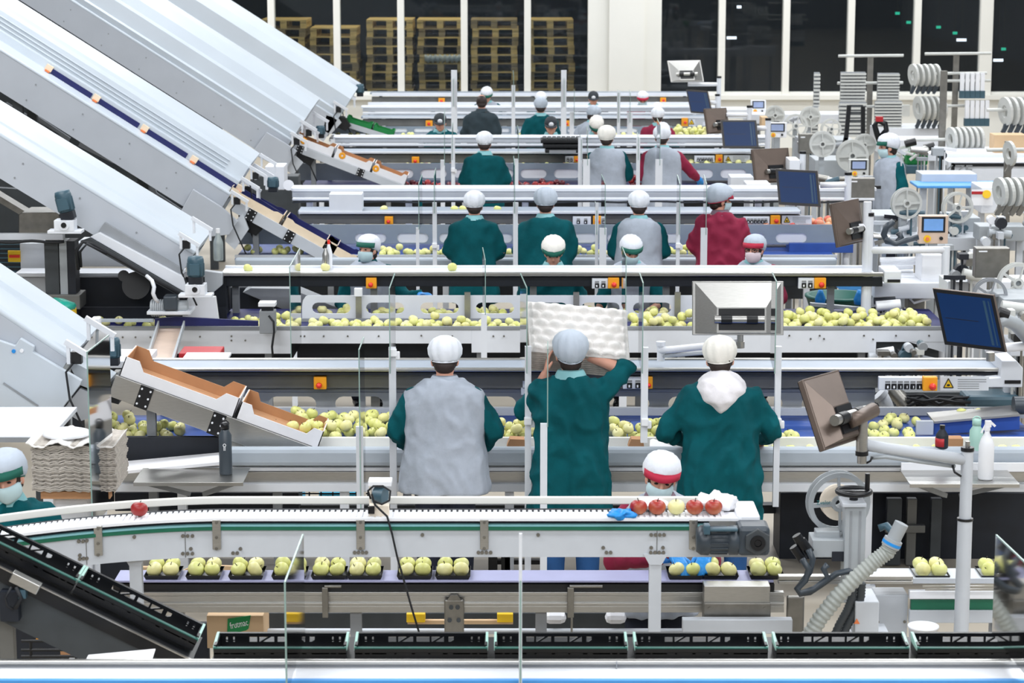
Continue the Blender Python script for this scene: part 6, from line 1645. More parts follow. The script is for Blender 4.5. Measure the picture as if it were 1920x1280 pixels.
# ================================================================ monitors on arms
def quad_frame(TL, TR, BL):
    a, b, c = P(*TL), P(*TR), P(*BL); ex, ey = b - a, c - a; n = ex.cross(ey).normalized()
    if n.y > 0: n = -n              # towards the camera
    return a, ex, ey, n
def slabq(mb, a, ex, ey, n, x0, x1, y0, y1, n0, n1):
    q = [a + ex * x + ey * y + n * h for h in (n0, n1) for x, y in ((x0, y0), (x1, y0), (x1, y1), (x0, y1))]
    return mb.add(q, [(0, 3, 2, 1), (4, 5, 6, 7), (0, 1, 5, 4), (1, 2, 6, 5), (2, 3, 7, 6), (3, 0, 4, 7)])
def monitor(label, TL, TR, BL, back=False, m='bronze', arm=(), post=None, joint=True, plateau=(.28, .72, .5, .95)):
    a, ex, ey, n = quad_frame(TL, TR, BL); c = a + ex * .5 + ey * .5
    t = thing('monitor', label, 'monitor', tuple(c), 'touch monitors on arms')
    th = .035
    if not back:
        mb = MB(); slabq(mb, a, ex, ey, n, 0, 1, 0, 1, -th, 0); part('casing', mb, m, t, .004)
        mb = MB(); slabq(mb, a, ex, ey, n, .01, .99, .01, .99, 0, .003); part('bezel', mb, 'bezel', t)
        mb = MB(); slabq(mb, a, ex, ey, n, .06, .94, .07, .93, .003, .005); sc = part('screen', mb, 'screen', t)
        mb = MB(); slabq(mb, a, ex, ey, n, .12, .66, .50, .51, .005, .006); part('screen_line', mb, 'bezel', sc)
        mb = MB(); slabq(mb, a, ex, ey, n, .80, .84, .12, .9, .005, .006); slabq(mb, a, ex, ey, n, .88, .90, .12, .9, .005, .006); part('screen_column', mb, 'screenrow', sc)
        back_n = -1; o = c - n * th
    else:
        mb = MB(); slabq(mb, a, ex, ey, n, 0, 1, 0, 1, -.02, .012); part('casing', mb, m, t, .004)
        mb = MB(); slabq(mb, a, ex, ey, n, .01, .99, .01, .99, -.024, -.02); part('bezel', mb, 'bezel', t)
        x0, x1, y0, y1 = plateau; d = .07
        A = [a + ex * x + ey * y + n * .012 for x, y in ((.03, .03), (.97, .03), (.97, .97), (.03, .97))]; Bq = [a + ex * x + ey * y + n * d for x, y in ((x0, y0), (x1, y0), (x1, y1), (x0, y1))]
        mb = MB(); mb.add(A + Bq, [(0, 1, 5, 4), (1, 2, 6, 5), (2, 3, 7, 6), (3, 0, 4, 7), (4, 5, 6, 7)]); part('back_cover', mb, m, t)
        o = c + ey * .2 + n * d
        j = MB(); e = ex.normalized(); r = .028
        j.cyl(o + n * .03 - e * .17, o + n * .03 + e * .17, r, n=14); hj = part('hinge', j, 'steel', t)
        for s in (-1, 1): j = MB(); j.cyl(o + n * .03 + e * .05 * s, o + n * .03 + e * .125 * s, r * 1.15, n=14); part('hinge_sleeve', j, 'black', hj)
        j = MB(); slabq(j, a, ex, ey, n, x0 + .02, x1 - .02, y0 + .02, y1 - .05, d, d + .012); part('mount_block', j, 'black', t)
    if arm:
        st = thing('monitor_stand', 'tubular arm of the ' + label, 'arm', tuple(arm[-1]), 'monitor arms')
        mb = MB(); mb.tube(list(arm), .032, 12); part('arm_tube', mb, 'wplast', st)
        if post is not None:
            mb = MB(); p = arm[-1]; mb.cyl((p.x, p.y, post), (p.x, p.y, p.z + .1), .036, n=14); part('post', mb, 'white', st)
            mb = MB(); mb.cyl((p.x, p.y, p.z + .1), (p.x, p.y, p.z + .13), .04, n=14); part('post_cap', mb, 'black', st)
    return t
Y = 15.9
monitor('white backed monitor standing over the front conveyor, seen from behind', (1298, 527, Y), (1469, 527, Y), (1298, 628, Y - .05), True, 'steel', plateau=(.26, .80, .48, .95))
st = thing('monitor_stand', 'white bent arm under the white backed monitor', 'arm', tuple(P(1240, 676, Y + .4)), 'monitor arms')
mb = MB(); mb.tube([P(1238, 657, Y + .4), P(1262, 655, Y + .3), P(1330, 648, Y + .1), P(1392, 641, Y - .02)], .026, 12); part('arm_tube', mb, 'wplast', st)
mb = MB(); mb.tube([P(1240, 668, Y + .4), P(1330, 661, Y + .1)], .012, 8); part('cable_tube', mb, 'lgrey', st)
mb = MB(); p = P(1239, 676, Y + .4); mb.cyl((p.x, p.y, p.z), P(1239, 643, Y + .4), .028, n=12); mb.cyl(P(1239, 648, Y + .4), P(1239, 640, Y + .4), .034, n=12); part('post', mb, 'white', st)
mb = MB(); mb.cyl(P(1388, 643, Y - .02), P(1388, 598, Y - .06), .022, n=12); mb.cyl(P(1388, 652, Y - .02), P(1388, 640, Y - .02), .03, n=12); part('stem', mb, 'steel', st)
monitor('large dark screen at the right edge above the front conveyor', (1748, 540, 15.9), (1863, 553, 15.7), (1771, 646, 15.85), arm=(P(1850, 655, 15.95), P(1880, 652, 15.98), P(1960, 645, 16.0)), post=None)
t = thing('monitor_stand', 'grey swivel joint and pipe behind the large dark screen', 'arm', tuple(P(1890, 600, 16)), 'monitor arms')
mb = MB(); mb.tube([P(1868, 608, 15.8), P(1885, 600, 15.85), P(1905, 608, 15.9), P(1935, 640, 15.95)], [.03, .045, .05, .05], 12); part('arm_tube', mb, 'mach', t)
mb = MB(); mb.cyl(P(1872, 585, 15.85), P(1890, 592, 15.85), .04, n=12); part('knob', mb, 'black', t)
mb = MB(); mb.cyl(P(1857, 660, 15.75), P(1857, 676, 15.75), .03, n=12); part('foot', mb, 'steel', t)
monitor('brown backed monitor leaning left on the long arm at front right', (1501, 713, 11.50), (1569, 694, 11.82), (1543, 845, 11.30), True, 'bronze')
st = thing('monitor_stand', 'long white arm with cable from the tall grey post to the brown backed monitor', 'arm', tuple(P(1814, 1195, 11.7)), 'monitor arms')
YA = 11.7
mb = MB(); mb.tube([P(1612, 832, YA - .1), P(1660, 840, YA - .08), P(1806, 861, YA)], .030, 14); part('arm_tube', mb, 'lgrey', st)
mb = MB(); mb.tube([P(1632, 858, YA - .1), P(1660, 856, YA - .1), P(1790, 874, YA)], .011, 8); part('cable_tube', mb, 'mach', st)
mb = MB(); mb.cyl(P(1616, 768, YA - .12), P(1616, 848, YA - .12), .030, n=16); mb.cyl(P(1616, 852, YA - .12), P(1616, 868, YA - .12), .024, n=14); part('stem', mb, 'steel', st)
mb = MB(); mb.cyl(P(1616, 845, YA - .12), P(1616, 853, YA - .12), .033, n=16); mb.tube([P(1624, 868, YA - .12), P(1632, 864, YA - .12), P(1636, 856, YA - .12)], .006, 6); mb.tube([P(1786, 872, YA - .02), P(1790, 885, YA - .04), P(1802, 893, YA - .04)], .006, 6); part('collar', mb, 'black', st)
mb = MB(); mb.tube([P(1594, 788, YA - .25), P(1612, 782, YA - .2), P(1638, 768, YA - .1)], [.040, .036, .038], 16); part('swivel_joint', mb, 'bronze', st)
mb = MB(); p = P(1814, 845, YA); pm_ = P(1814, 973, YA); mb.cyl((p.x, YA, pm_.z), (p.x, YA, p.z), .031, n=18); mb.cyl((p.x, YA, 0), (p.x, YA, pm_.z), .038, n=18); part('post', mb, 'lgrey', st)
mb = MB(); mb.cyl((p.x, YA, pm_.z - .006), (p.x, YA, pm_.z + .006), .041, n=18); part('post_ring', mb, 'black', st); mb = MB(); mb.cyl((p.x, YA, p.z), (p.x, YA, p.z + .02), .034, n=18); part('post_cap', mb, 'black', st)
mb = MB(); mb.cyl((p.x, YA, p.z + .02), (p.x, YA, p.z + .05), .012, n=8); part('post_bolt', mb, 'steel', st)
far = [
 ('third row screen with blue windows left of the walking man', (1454, 316, 24.4), (1533, 320, 24.3), (1460, 383, 24.3), False, ((1538, 347, 24.4), (1590, 346, 24.4))),
 ('dark backed monitor left of the tall hoses in the second row', (1558, 382, 20.4), (1608, 372, 20.75), (1571, 464, 20.3), True, ((1610, 426, 20.5), (1630, 426, 20.5))),
 ('fourth row screen with dark blue picture', (1351, 225, 30.5), (1418, 225, 30.5), (1356, 277, 30.4), False, ((1420, 240, 30.6), (1440, 240, 30.6))),
 ('gold tinted monitor back right of the pale yellow apples', (1409, 280, 27.5), (1477, 277, 27.8), (1416, 344, 27.4), True, ((1478, 306, 27.6), (1505, 304, 27.6))),
 ('grey monitor back left of the fourth row screen', (1320, 204, 33.0), (1361, 202, 33.3), (1327, 251, 32.9), True, ((1362, 215, 33.2), (1405, 215, 33.2))),
 ('blue screen right of the wine red worker under the windows', (1286, 168, 36.6), (1327, 171, 36.5), (1295, 211, 36.5), False, ((1328, 192, 36.6), (1345, 192, 36.6))),
 ('white backed monitor at the top beside the window post', (1251, 114, 38.0), (1313, 113, 38.0), (1258, 154, 37.9), True, ((1290, 158, 38.1), (1348, 158, 38.1)))]
for lab, TL, TR, BL, bk, arm in far:
    m_ = 'steel' if 'white backed' in lab else 'bronze'
    monitor(lab, TL, TR, BL, bk, m_, tuple(P(*q) for q in arm), 0.)

# ---------------------------------------------------------------- grey computer boxes
def pcbox(label, u0, v0, u1, v1, Y, foot=True):
    c = P((u0 + u1) / 2, v1, Y); t = thing('control_box', label, 'control box', (c.x, Y + .06, 0), 'grey control boxes')
    pxpart('box_body', [(u0, v0, u1, v1, Y, .12)], 'dsteel', t, .006); pxpart('label_strip', [(u0 + (u1 - u0) * .1, v0 + 5, u0 + (u1 - u0) * .35, v0 + 7.5, Y - .003, .004)], 'wplast', t)
    mb = MB(); mb.cyl((c.x, Y + .07, 0), (c.x, Y + .07, c.z), .03, n=10); part('stem', mb, 'steel', t)
pcbox('grey control box above the large dark screen at the right edge', 1829, 465, 1893, 521, 18.2)
pcbox('grey control box left of the walking man', 1590, 334, 1640, 376, 25.2)
pcbox('grey control box left of the farther small reel', 1498, 251, 1531, 288, 30.0)

# ---------------------------------------------------------------- reels
def reel(label, u, v, R, Y, tilt=.0, m='reel', spokes=4, paper=False, group='spoked label reels', solid=False, foot=True):
    c = P(u, v, Y); r = R / S(Y); t = thing('label_reel', label, 'reel', tuple(c), group); t.rotation_euler = (0, 0, tilt)
    ax = (0, 1, 0); mb = MB()
    for y in (-.03, .03): mb.ring((c.x, c.y + y, c.z), r * .84, r, .008, ax, 36)
    part('rims', mb, m, t)
    mb = MB()
    for k in range(spokes):
        a = 2 * PI * k / spokes + .05; d = Vector((math.cos(a), 0, math.sin(a))); mb.bar(c + d * r * .2 + Vector((0, -.03, 0)), c + d * r * .88 + Vector((0, -.03, 0)), .012, r * .14)
    part('spokes', mb, m, t)
    mb = MB(); mb.ring(c, r * .14, r * .26, .08, ax, 20); part('hub', mb, m, t)
    if solid: mb = MB(); mb.cyl(c + Vector((0, .0, 0)), c + Vector((0, .02, 0)), r * .86, n=32); part('disc', mb, m, t)
    if foot: mb = MB(); mb.box(c.x - .03, c.x + .03, Y + .05, Y + .1, 0, c.z); mb.box(c.x - .025, c.x + .025, Y, Y + .1, c.z - .025, c.z + .025); part('stand', mb, 'mach', t)
    if paper: mb = MB(); mb.ring(c, r * .26, r * paper, .05, ax, 30); part('paper_roll', mb, 'paper', t)
    return t
R_ = reel('large spoked reel of label paper on the applicator beside the black handwheel', 1571, 941, 60, 11.72, .12, 'mach', 4, .56, None, foot=False)
mb = MB(); text_at(mb, 'Zvelor', .03, P(1541, 941, 11.66), .9); part('reel_lettering', mb, 'tealink', R_)
for lab, u, v, R, Y, so in (('spoked reel left of the small cream touch panel', 1699, 381, 29, 22.3, True), ('spoked reel right of the small cream touch panel', 1795, 389, 29, 22.3, False), ('spoked reel above the grey control box of the fourth row', 1542, 270, 24, 27.6, True),
    ('large pale reel behind the small touch panel near the walking man', 1598, 292, 30, 28.0, True), ('round reel at the shoulder of the walking man', 1621, 272, 21, 28.4, True), ('far reel left of the window sill switch box', 1453, 216, 18, 34.5, True),
    ('far reel standing between two touch panels', 1492, 236, 22, 32.5, False), ('far pinkish reel below the tall spring strip', 1519, 219, 19, 33.5, True), ('far reel behind the black fork', 1558, 242, 19, 32.8, False), ('reel at the right edge above the large dark screen', 1908, 530, 38, 18.0, False), ('dark ringed reel behind the large dark screen', 1856, 553, 32, 17.6, False), ('dark reel behind the walking man', 1697, 300, 26, 27.8, False)):
    reel(lab, u, v, R, Y, random.uniform(-.2, .2), 'mgrey' if 'dark' in lab and 'screen' in lab and 'ringed' in lab else 'reel', 4 if so else 5, False, solid=so)

# ---------------------------------------------------------------- small touch panels
def hmi(label, u0, v0, u1, v1, Y, m, lcd, sz=(.1, .05, .9, .6)):
    c = P((u0 + u1) / 2, v1, Y); t = thing('touch_display', label, 'touch panel', (c.x, Y + .04, 0), 'small touch panels')
    pxpart('housing', [(u0, v0, u1, v1, Y, .08)], m, t, .006)
    w, h = u1 - u0, v1 - v0
    pxpart('bezel', [(u0 + w * sz[0], v0 + h * sz[1], u0 + w * sz[2], v0 + h * sz[3], Y - .008, .01)], 'bezel', t)
    pxpart('screen', [(u0 + w * (sz[0] + .07), v0 + h * (sz[1] + .07), u0 + w * (sz[2] - .07), v0 + h * (sz[3] - .06), Y - .011, .005)], lcd, t)
    r = .1 * w / S(Y)
    mb = MB(); p = P(u0 + w * .28, v0 + h * .82, Y); mb.cyl((p.x, Y - .012, p.z), (p.x, Y, p.z), r * 1.25, n=16); ring = part('stop_ring', mb, 'ylw', t)
    mb = MB(); mb.cyl((p.x, Y - .03, p.z), (p.x, Y - .012, p.z), r * .6, n=12); part('stop_button', mb, 'orange', ring)
    mb = MB(); p = P(u0 + w * .75, v0 + h * .8, Y); mb.cyl((p.x, Y - .025, p.z), (p.x, Y, p.z), r * .6, n=12); part('knob', mb, 'black', t)
    mb = MB(); mb.box(c.x - .04, c.x + .04, Y + .02, Y + .07, 0, c.z); part('stem', mb, 'mach', t)
M['panelc'] = mat('warm_panel', 'dcc4b2', .35, .3, var=.05)
hmi('cream touch panel with blue screen between two spoked reels', 1723, 404, 1778, 457, 21.6, 'panelc', 'lcdb')
hmi('small touch panel beside the chest of the walking man', 1592, 299, 1629, 331, 27.0, 'reel', 'lcd')
hmi('small white touch panel right of the fourth row screen', 1440, 230, 1475, 258, 32.0, 'wplast', 'lcd')
hmi('smallest touch panel below the window sill', 1408, 188, 1436, 213, 37.0, 'cream_card' if False else 'wplast', 'lcd')

# ---------------------------------------------------------------- label applicator at front right
Y = 11.62
t = thing('label_applicator', 'grey label applicator with aluminium column, black handwheel and hoses', 'machine', (X(1600, 1190, Y), Y, 0))
pxpart('column', [(1583, 950, 1622, 1130, Y - .12, .12)], 'mach', t, .004)
pxpart('column_groove', [(1592, 958, 1596, 1130, Y - .122, .01), (1609, 958, 1613, 1130, Y - .122, .01)], 'mgrey', t)
pxpart('top_plate', [(1580, 944, 1625, 951, Y - .14, .16)], 'lgrey', t, .003)
pxpart('base_box', [(1603, 1128, 1648, 1196, Y - .15, .25)], 'lgrey', t, .006); mb = MB(); x = X(1625, 1190, Y); mb.box(x - .12, x + .12, Y - .1, Y + .2, 0, Z(1190, Y)); part('pedestal', mb, 'lgrey', t)
mb = MB(); q_ = [P(u, v, Y - .152) for u, v in ((1601, 1169), (1612, 1169), (1606.5, 1159))]; mb.prism([(e.x, e.z) for e in q_], Y - .154, Y - .15); part('warning_sticker', mb, 'orange', t)
hc = P(1601, 921, Y - .06); mb = MB(); ring = [hc + Vector((.083 * math.cos(a), .083 * math.sin(a), 0)) for a in [2 * PI * k / 28 for k in range(29)]]; mb.tube(ring, .013, 8); hw = part('handwheel', mb, 'black', t)
mb = MB(); mb.cyl(hc + Vector((0, 0, -.06)), hc + Vector((0, 0, .005)), .022, n=12); mb.bar(hc - Vector((.08, 0, .0)), hc + Vector((.08, 0, .0)), .03, .012); part('wheel_hub', mb, 'black', hw)
mb = MB(); g0 = P(1626, 918, Y - .06); mb.cyl(g0, g0 + Vector((0, 0, .085)), .0125, n=12); part('wheel_grip', mb, 'black', hw)
pxpart('print_head', [(1523, 1012, 1590, 1045, Y - .1, .16), (1530, 996, 1575, 1012, Y - .05, .08)], 'mach', t, .004)
pxpart('head_slot', [(1560, 1034, 1600, 1052, Y - .105, .02)], 'dark', t)
mb = MB()
for (u, v), (u2, v2) in (((1493, 1003), (1508, 1028)), ((1502, 1012), (1519, 1035)), ((1488, 1024), (1506, 1050))): mb.cyl(P(u, v, Y - .12), P(u2, v2, Y - .12), .024, n=10)
part('cable_plugs', mb, 'black', t)
hp_ = [(1516, 1030), (1524, 1048), (1518, 1072), (1504, 1092), (1494, 1104), (1500, 1113), (1518, 1110), (1545, 1092), (1568, 1075), (1592, 1070), (1606, 1078)]
mb = MB(); mb.tube([P(u, v, Y - .2 - .002 * i) for i, (u, v) in enumerate(hp_)], .016, 10); part('black_hose', mb, 'slate', t)
mb = MB(); mb.tube([P(u - 4, v + 8, Y - .25) for u, v in ((1508, 1040), (1520, 1058), (1514, 1080), (1500, 1094), (1505, 1104), (1530, 1096), (1556, 1076), (1548, 1058), (1556, 1050))], .016, 10); part('black_hose', mb, 'slate', t)
for dx in (0, 16):
    hs = [(1600 + dx, 1092), (1598 + dx, 1120), (1588 + dx, 1145), (1574 + dx, 1170), (1558 + dx, 1205)]
    mb = MB(); pts = [P(u, v, Y - .12) for u, v in hs]; fine = []
    for i in range(len(pts) - 1):
        for k in range(10): fine.append(pts[i].lerp(pts[i + 1], k / 10))
    mb.tube(fine, [.019 + (.004 if k % 2 else 0) for k in range(len(fine))], 10); part('dark_ribbed_hose', mb, 'dgrey', t)
t = thing('exhaust_hose', 'thick pale ribbed hose curving down beside the applicator', 'hose', tuple(P(1512, 1196, Y - .3)))
ctrl = [P(u, v, Y - .3) for u, v in ((1674, 1014), (1664, 1034), (1640, 1052), (1606, 1082), (1570, 1118), (1538, 1158), (1512, 1200), (1500, 1240))]
fine = []
for i in range(len(ctrl) - 1):
    for k in range(20): fine.append(ctrl[i].lerp(ctrl[i + 1], k / 20))
mb = MB(); mb.tube(fine, [.037 + (.005 if k % 4 < 2 else 0) for k in range(len(fine))], 14); part('ribbed_tube', mb, 'hose', t)
mb = MB(); d = (ctrl[0] - ctrl[1]).normalized(); mb.cyl(ctrl[0] - d * .03, ctrl[0] + d * .01, .048, n=16); mb.cyl(ctrl[0] + d * .01, ctrl[0] + d * .1, .036, n=14); part('pipe_end', mb, 'mach', t)
mb = MB(); mb.cyl(ctrl[0] - d * .02, ctrl[0] - d * .005, .0495, n=16); part('blue_clip', mb, 'glove', t)
mb = MB(); mb.tube([P(1648, 990, Y - .1), P(1662, 985, Y - .1), P(1676, 1000, Y - .15), P(1682, 1016, Y - .25)], .02, 8); part('duct', mb, 'teal', t)
# steel boxes below the curved conveyor
t = thing('steel_box', 'brushed steel box with dark lower face under the large slate motor', 'box', tuple(P(1382, 1173, 11.85)))
pxpart('upper_face', [(1320, 1098, 1444, 1130, 11.8, .1)], 'steel', t, .004); pxpart('lower_face', [(1320, 1131, 1445, 1174, 11.78, .12)], 'dsteel', t, .003)
bolts(t, [(1330, 1140), (1434, 1140), (1330, 1166), (1434, 1166)], 11.78)
mb = MB(); x0_, x1_ = X(1340, 1174, 11.9), X(1420, 1174, 11.9); mb.box(x0_, x1_, 11.82, 11.88, 0, Z(1174, 11.88)); part('stand', mb, 'dark', t)
box_thing('steel_ledge', 'pale steel ledge under the brushed steel box', 'ledge', 1280, 1162, 1486, 1188, 11.7, .06, 'lgrey', .003)
t = thing('grey_cabinet', 'grey cabinet right of the applicator column', 'cabinet', (X(1668, 1190, 12.0), 12.0, 0))
mb = MB(); mb.box(X(1640, 1150, 12.0), X(1702, 1150, 12.0), 12.0, 12.15, 0, Z(1115, 12.0)); part('cabinet_body', mb, 'lgrey', t, .006); bolts(t, [(1696, 1165), (1646, 1165)], 12.0)
box_thing('side_bracket', 'grey bracket plate left of the pale ribbed hose', 'bracket', 1475, 1118, 1508, 1196, 11.95, .03, 'dsteel', .008)
mb = MB(); p = P(1731, 1176, 11.6); mb.lathe([(.06, -.2), (.075, 0), (.08, .002), (.08, .012), (.066, .012), (.06, -.19)], p, 24); solo('white_bucket', mb, 'wplast', 'round white bucket behind the crates at right', 'bucket')

# ---------------------------------------------------------------- machinery behind the front belt at right
t = thing('blower', 'round grey blower with pipes behind the brown backed monitor', 'blower', tuple(P(1600, 770, 17.2)))
mb = MB(); mb.cyl(P(1588, 757, 17.1), P(1588, 757, 17.35), .16, n=28); part('fan_housing', mb, 'mach', t)
mb = MB(); c = P(1590, 757, 17.05); mb.ring(c, .06, .08, .04, (0, 1, 0)); part('inlet_ring', mb, 'steel', t)
mb = MB(); mb.tube([P(1606, 728, 17.0), P(1622, 742, 17.0), P(1628, 770, 17.0)], .045, 12); part('elbow', mb, 'slate', t)
mb = MB(); mb.tube([P(1652, 740, 16.9), P(1660, 755, 16.9), P(1668, 775, 16.9)], .05, 14); mb.cyl(P(1648, 738, 16.9), P(1654, 744, 16.9), .062, n=14); part('white_pipe', mb, 'lgrey', t)
pts = [P(1672, 728, 17.1).lerp(P(1715, 778, 17.0), k / 24) for k in range(25)]
mb = MB(); mb.tube(pts, [.052 + (.006 if k % 2 else 0) for k in range(25)], 14); part('ribbed_pipe', mb, 'dsteel', t)
t = thing('cable_bundle', 'tangle of black cables behind the right end of the front belt', 'cables', tuple(P(1780, 765, 16.9)))
mb = MB(); rg = random.Random(3)
for k in range(8): mb.tube([P(1700 + 30 * j, 748 + rg.uniform(-8, 14), 16.9 + .02 * k) for j in range(5)], .012, 6)
part('cables', mb, 'rubber', t)
box_thing('machine_block', 'dark machine base behind the cables at right', 'machine', 1640, 735, 1905, 800, 17.4, .5, 'dgrey')
box_thing('glossy_hood', 'glossy green grey hood at the right edge above the apples', 'hood', 1812, 742, 1915, 766, 16.9, .3, 'teal', .03)
t = thing('sloping_guide', 'sloping blue sided guide at the right end of the front belt', 'guide', tuple(P(1830, 800, 15.8)))
part('side_face', sidepoly([(1752, 792), (1912, 779), (1912, 805), (1752, 815)], 15.75, .03), M['blue'], t, .003); part('top_plate', sidepoly([(1752, 790), (1912, 776), (1912, 780), (1752, 794)], 15.72, .3), 'steel', t)
pxpart('end_bracket', [(1718, 789, 1750, 815, 15.7, .03)], 'lgrey', t, .003)
c = P(1912, 760, 16.0); t = thing('gear_motor', 'dark motor cut by the right edge beside the apples', 'motor', tuple(c)); mb = MB(); mb.cyl(P(1900, 760, 15.9), P(1960, 760, 15.9), .065, n=18); part('motor_body', mb, 'slate', t); mb = MB(); mb.px(1888, 777, 1960, 784, 15.85, .2); part('mount_plate', mb, 'mach', t)

# second row right end
mb = MB(); p = P(1572, 556, 21.4); mb.lathe([(.26, -.12), (.30, 0), (.31, .0), (.31, .02), (.27, .02), (.22, -.09), (0, -.09)], p, 30); solo('round_bin', mb, 'dgreen', 'round dark green bin behind the piled apples at right', 'bin')
for u in (1538, 1611):
    mb = MB(); p = P(u, 560, 20.9); mb.lathe([(.045, 0), (.05, .05), (.03, .1), (.02, .13)], (p.x, 20.9, p.z - .05), 12); solo('blue_clamp', mb, 'glove', 'bright blue clamp at the %s rim of the round green bin' % ('left' if u < 1570 else 'right'), 'clamp')
part_ = sidepoly([(1520, 568), (1690, 583), (1690, 588), (1520, 574)], 20.7, .06); solo('slanting_guide', part_, 'mach', 'slanting steel guide above the piled apples at right', 'guide')
box_thing('blue_crate', 'sky blue shallow crate under the second conveyor right end', 'crate', 1574, 535, 1720, 544, 21.8, .3, 'sky', .004)
box_thing('grey_table', 'pale grey cabinet behind the round green bin', 'cabinet', 1600, 543, 1722, 576, 22.0, .5, 'lgrey', .004)
box_thing('roller_block', 'steel block with white hose left of the large dark screen', 'block', 1703, 552, 1734, 582, 21.0, .2, 'dsteel', .004)
mb = MB(); mb.tube([P(1716, 553, 20.9), P(1707, 561, 20.9), P(1714, 568, 20.9), P(1730, 563, 20.9), P(1745, 560, 20.9)], .012, 8); solo('white_hose', mb, 'wplast', 'short white hose on the steel block', 'hose')
box_thing('blue_belt_end', 'blue side of the third belt right end below the dark backed monitor', 'belt', 1480, 456, 1600, 474, 24.3, .3, 'blue', .004)
for k, (v, u0, u1) in enumerate(((487, 1650, 1722), (494, 1652, 1718), (502, 1655, 1712), (511, 1660, 1712), (520, 1664, 1710))):
    mb = MB(); mb.cyl(P(u0, v, 21.3 + .05 * k), P(u1, v - 2, 21.3 + .05 * k), .022, n=10); solo('white_tube', mb, 'wplast', ('topmost', 'second', 'third', 'fourth', 'lowest')[k] + ' white tube in the rack right of the second conveyor', 'tube', 'white tubes in the rack')
box_thing('white_bin', 'tall white bin left of the white bottle', 'bin', 1728, 477, 1766, 536, 20.9, .35, 'wplast', .01)
bottle('white bottle standing left of the grey control box', 'cleaner_bottle', 1808, 19.6, Z(527, 19.6), .045, .27, 'clear', 'wplast', 'plain')
bottle('clear bottle on the third line left of the teal motor', 'water_bottle', 418, 23.2, Z(488, 23.2), .05, .32, 'clear', 'wplast', 'plain')
bottle('slim steel bottle with black cap beside the single apple', 'steel_bottle', 616, 20.6, Z(504, 20.6), .03, .22, 'steel', 'black', 'plain'); bottle('red capped bottle behind the slim steel bottle', 'sauce_bottle', 622, 20.66, Z(504, 20.66), .03, .26, 'wplast', 'red', 'plain')
# frames and long pipes at right
t = thing('pipe_support', 'white pipe frame right of the dark backed monitor', 'frame', (X(1700, 470, 20.5), 20.5, 0))
mb = MB(); mb.tube([P(1625, 469, 20.5), P(1776, 468, 20.5)], .032, 12); part('cross_pipe', mb, 'wplast', t)
for u, v in ((1627, 378), (1774, 462)): mb = MB(); p = P(u, v, 20.5); mb.cyl((p.x, 20.5, 0), p, .036, n=14); part('post', mb, 'white', t)
# white work benches and cabinets in the right background
bench = [(1640, 240, 1772, 268, 34.5, .8, 'white', 'long white bench below the hanging reels'), (1740, 288, 1960, 302, 28.5, .9, 'white', 'white bench top carrying the cardboard box'), (1778, 303, 1960, 350, 28.0, .8, 'white', 'white cabinet with dark slot right of the walking man'), (1728, 326, 1832, 347, 26.0, .4, 'lgrey', 'grey long cover right of the walking man'),
  (1720, 348, 1960, 353, 25.6, .5, 'sky', 'sky blue belt strip below the grey long cover'), (1840, 352, 1960, 400, 25.0, .6, 'white', 'white cabinet behind the right hanging reels'), (1480, 345, 1600, 362, 26.3, .5, 'white', 'white frame block behind the third row screen'), (1480, 300, 1500, 345, 27.2, .4, 'white', 'white upright box left of the grey control box'),
  (1640, 404, 1720, 440, 22.6, .5, 'mach', 'grey machine body below the left spoked reel'), (1778, 408, 1838, 445, 22.6, .5, 'mach', 'grey machine body below the right spoked reel'), (1640, 445, 1960, 470, 22.2, .8, 'lgrey', 'long grey machine bed right of the pipe frame'), (1836, 424, 1925, 452, 21.8, .3, 'mach', 'grey arm block at the right edge above the grey control box'),
  (1776, 528, 1960, 560, 19.4, .4, 'white', 'large white cabinet behind the large dark screen'), (1640, 530, 1780, 560, 20.8, .6, 'white', 'white bench behind the roller block'), (1880, 560, 1960, 600, 17.4, .5, 'mach', 'grey machine at the right edge behind the large dark screen'), (1895, 640, 1960, 668, 16.9, .3, 'white', 'white housing at the right edge behind the large screen'),
  (1356, 205, 1410, 222, 36.0, .5, 'white', 'white box left of the smallest touch panel'), (1400, 214, 1600, 232, 36.5, .6, 'white', 'white bench along the far wall'), (1500, 262, 1600, 300, 30.5, .6, 'mach', 'grey machine below the far reels'), (1528, 300, 1590, 340, 28.6, .6, 'mach', 'grey machine body left of the small touch panel'), (1652, 262, 1780, 290, 32.0, .6, 'white', 'white cabinet behind the walking man'), (1400, 345, 1445, 372, 26.4, .4, 'white', 'white cube below the gold tinted monitor')]
for u0, v0, u1, v1, Y, dy, m, lab in bench:
    t = thing('machine_cabinet' if 'bench' not in lab else 'work_bench', lab, 'bench' if 'bench' in lab else 'machine', (X((u0 + u1) / 2, v1, Y), Y + dy / 2, 0))
    pxpart('top', [(u0, v0, u1, v1, Y, dy)], m, t, .008)
    for q in (.08, .92):
        x = X(u0 + (u1 - u0) * q, v1, Y); mb = MB(); mb.box(x - .03, x + .03, Y + dy * .4, Y + dy * .4 + .06, 0, Z(v1, Y)); part('leg', mb, 'lgrey', t)
mb = MB(); mb.px(1784, 306, 1925, 312, 27.98, .03); mb.px(1784, 306, 1790, 322, 27.98, .03); solo('slot_shadow_gap', mb, 'black', 'black slot across the white cabinet right of the walking man', 'slot')
mb = MB(); text_at(mb, 'KZE', .16, P(1797, 319, 27.97), 1.2); solo('cabinet_lettering', mb, 'rope', 'faint grey letters on the white cabinet right of the walking man', 'lettering')
t = thing('poster', 'white banner with red stripe and yellow flower at the right background', 'banner', tuple(P(1840, 385, 24.9)))
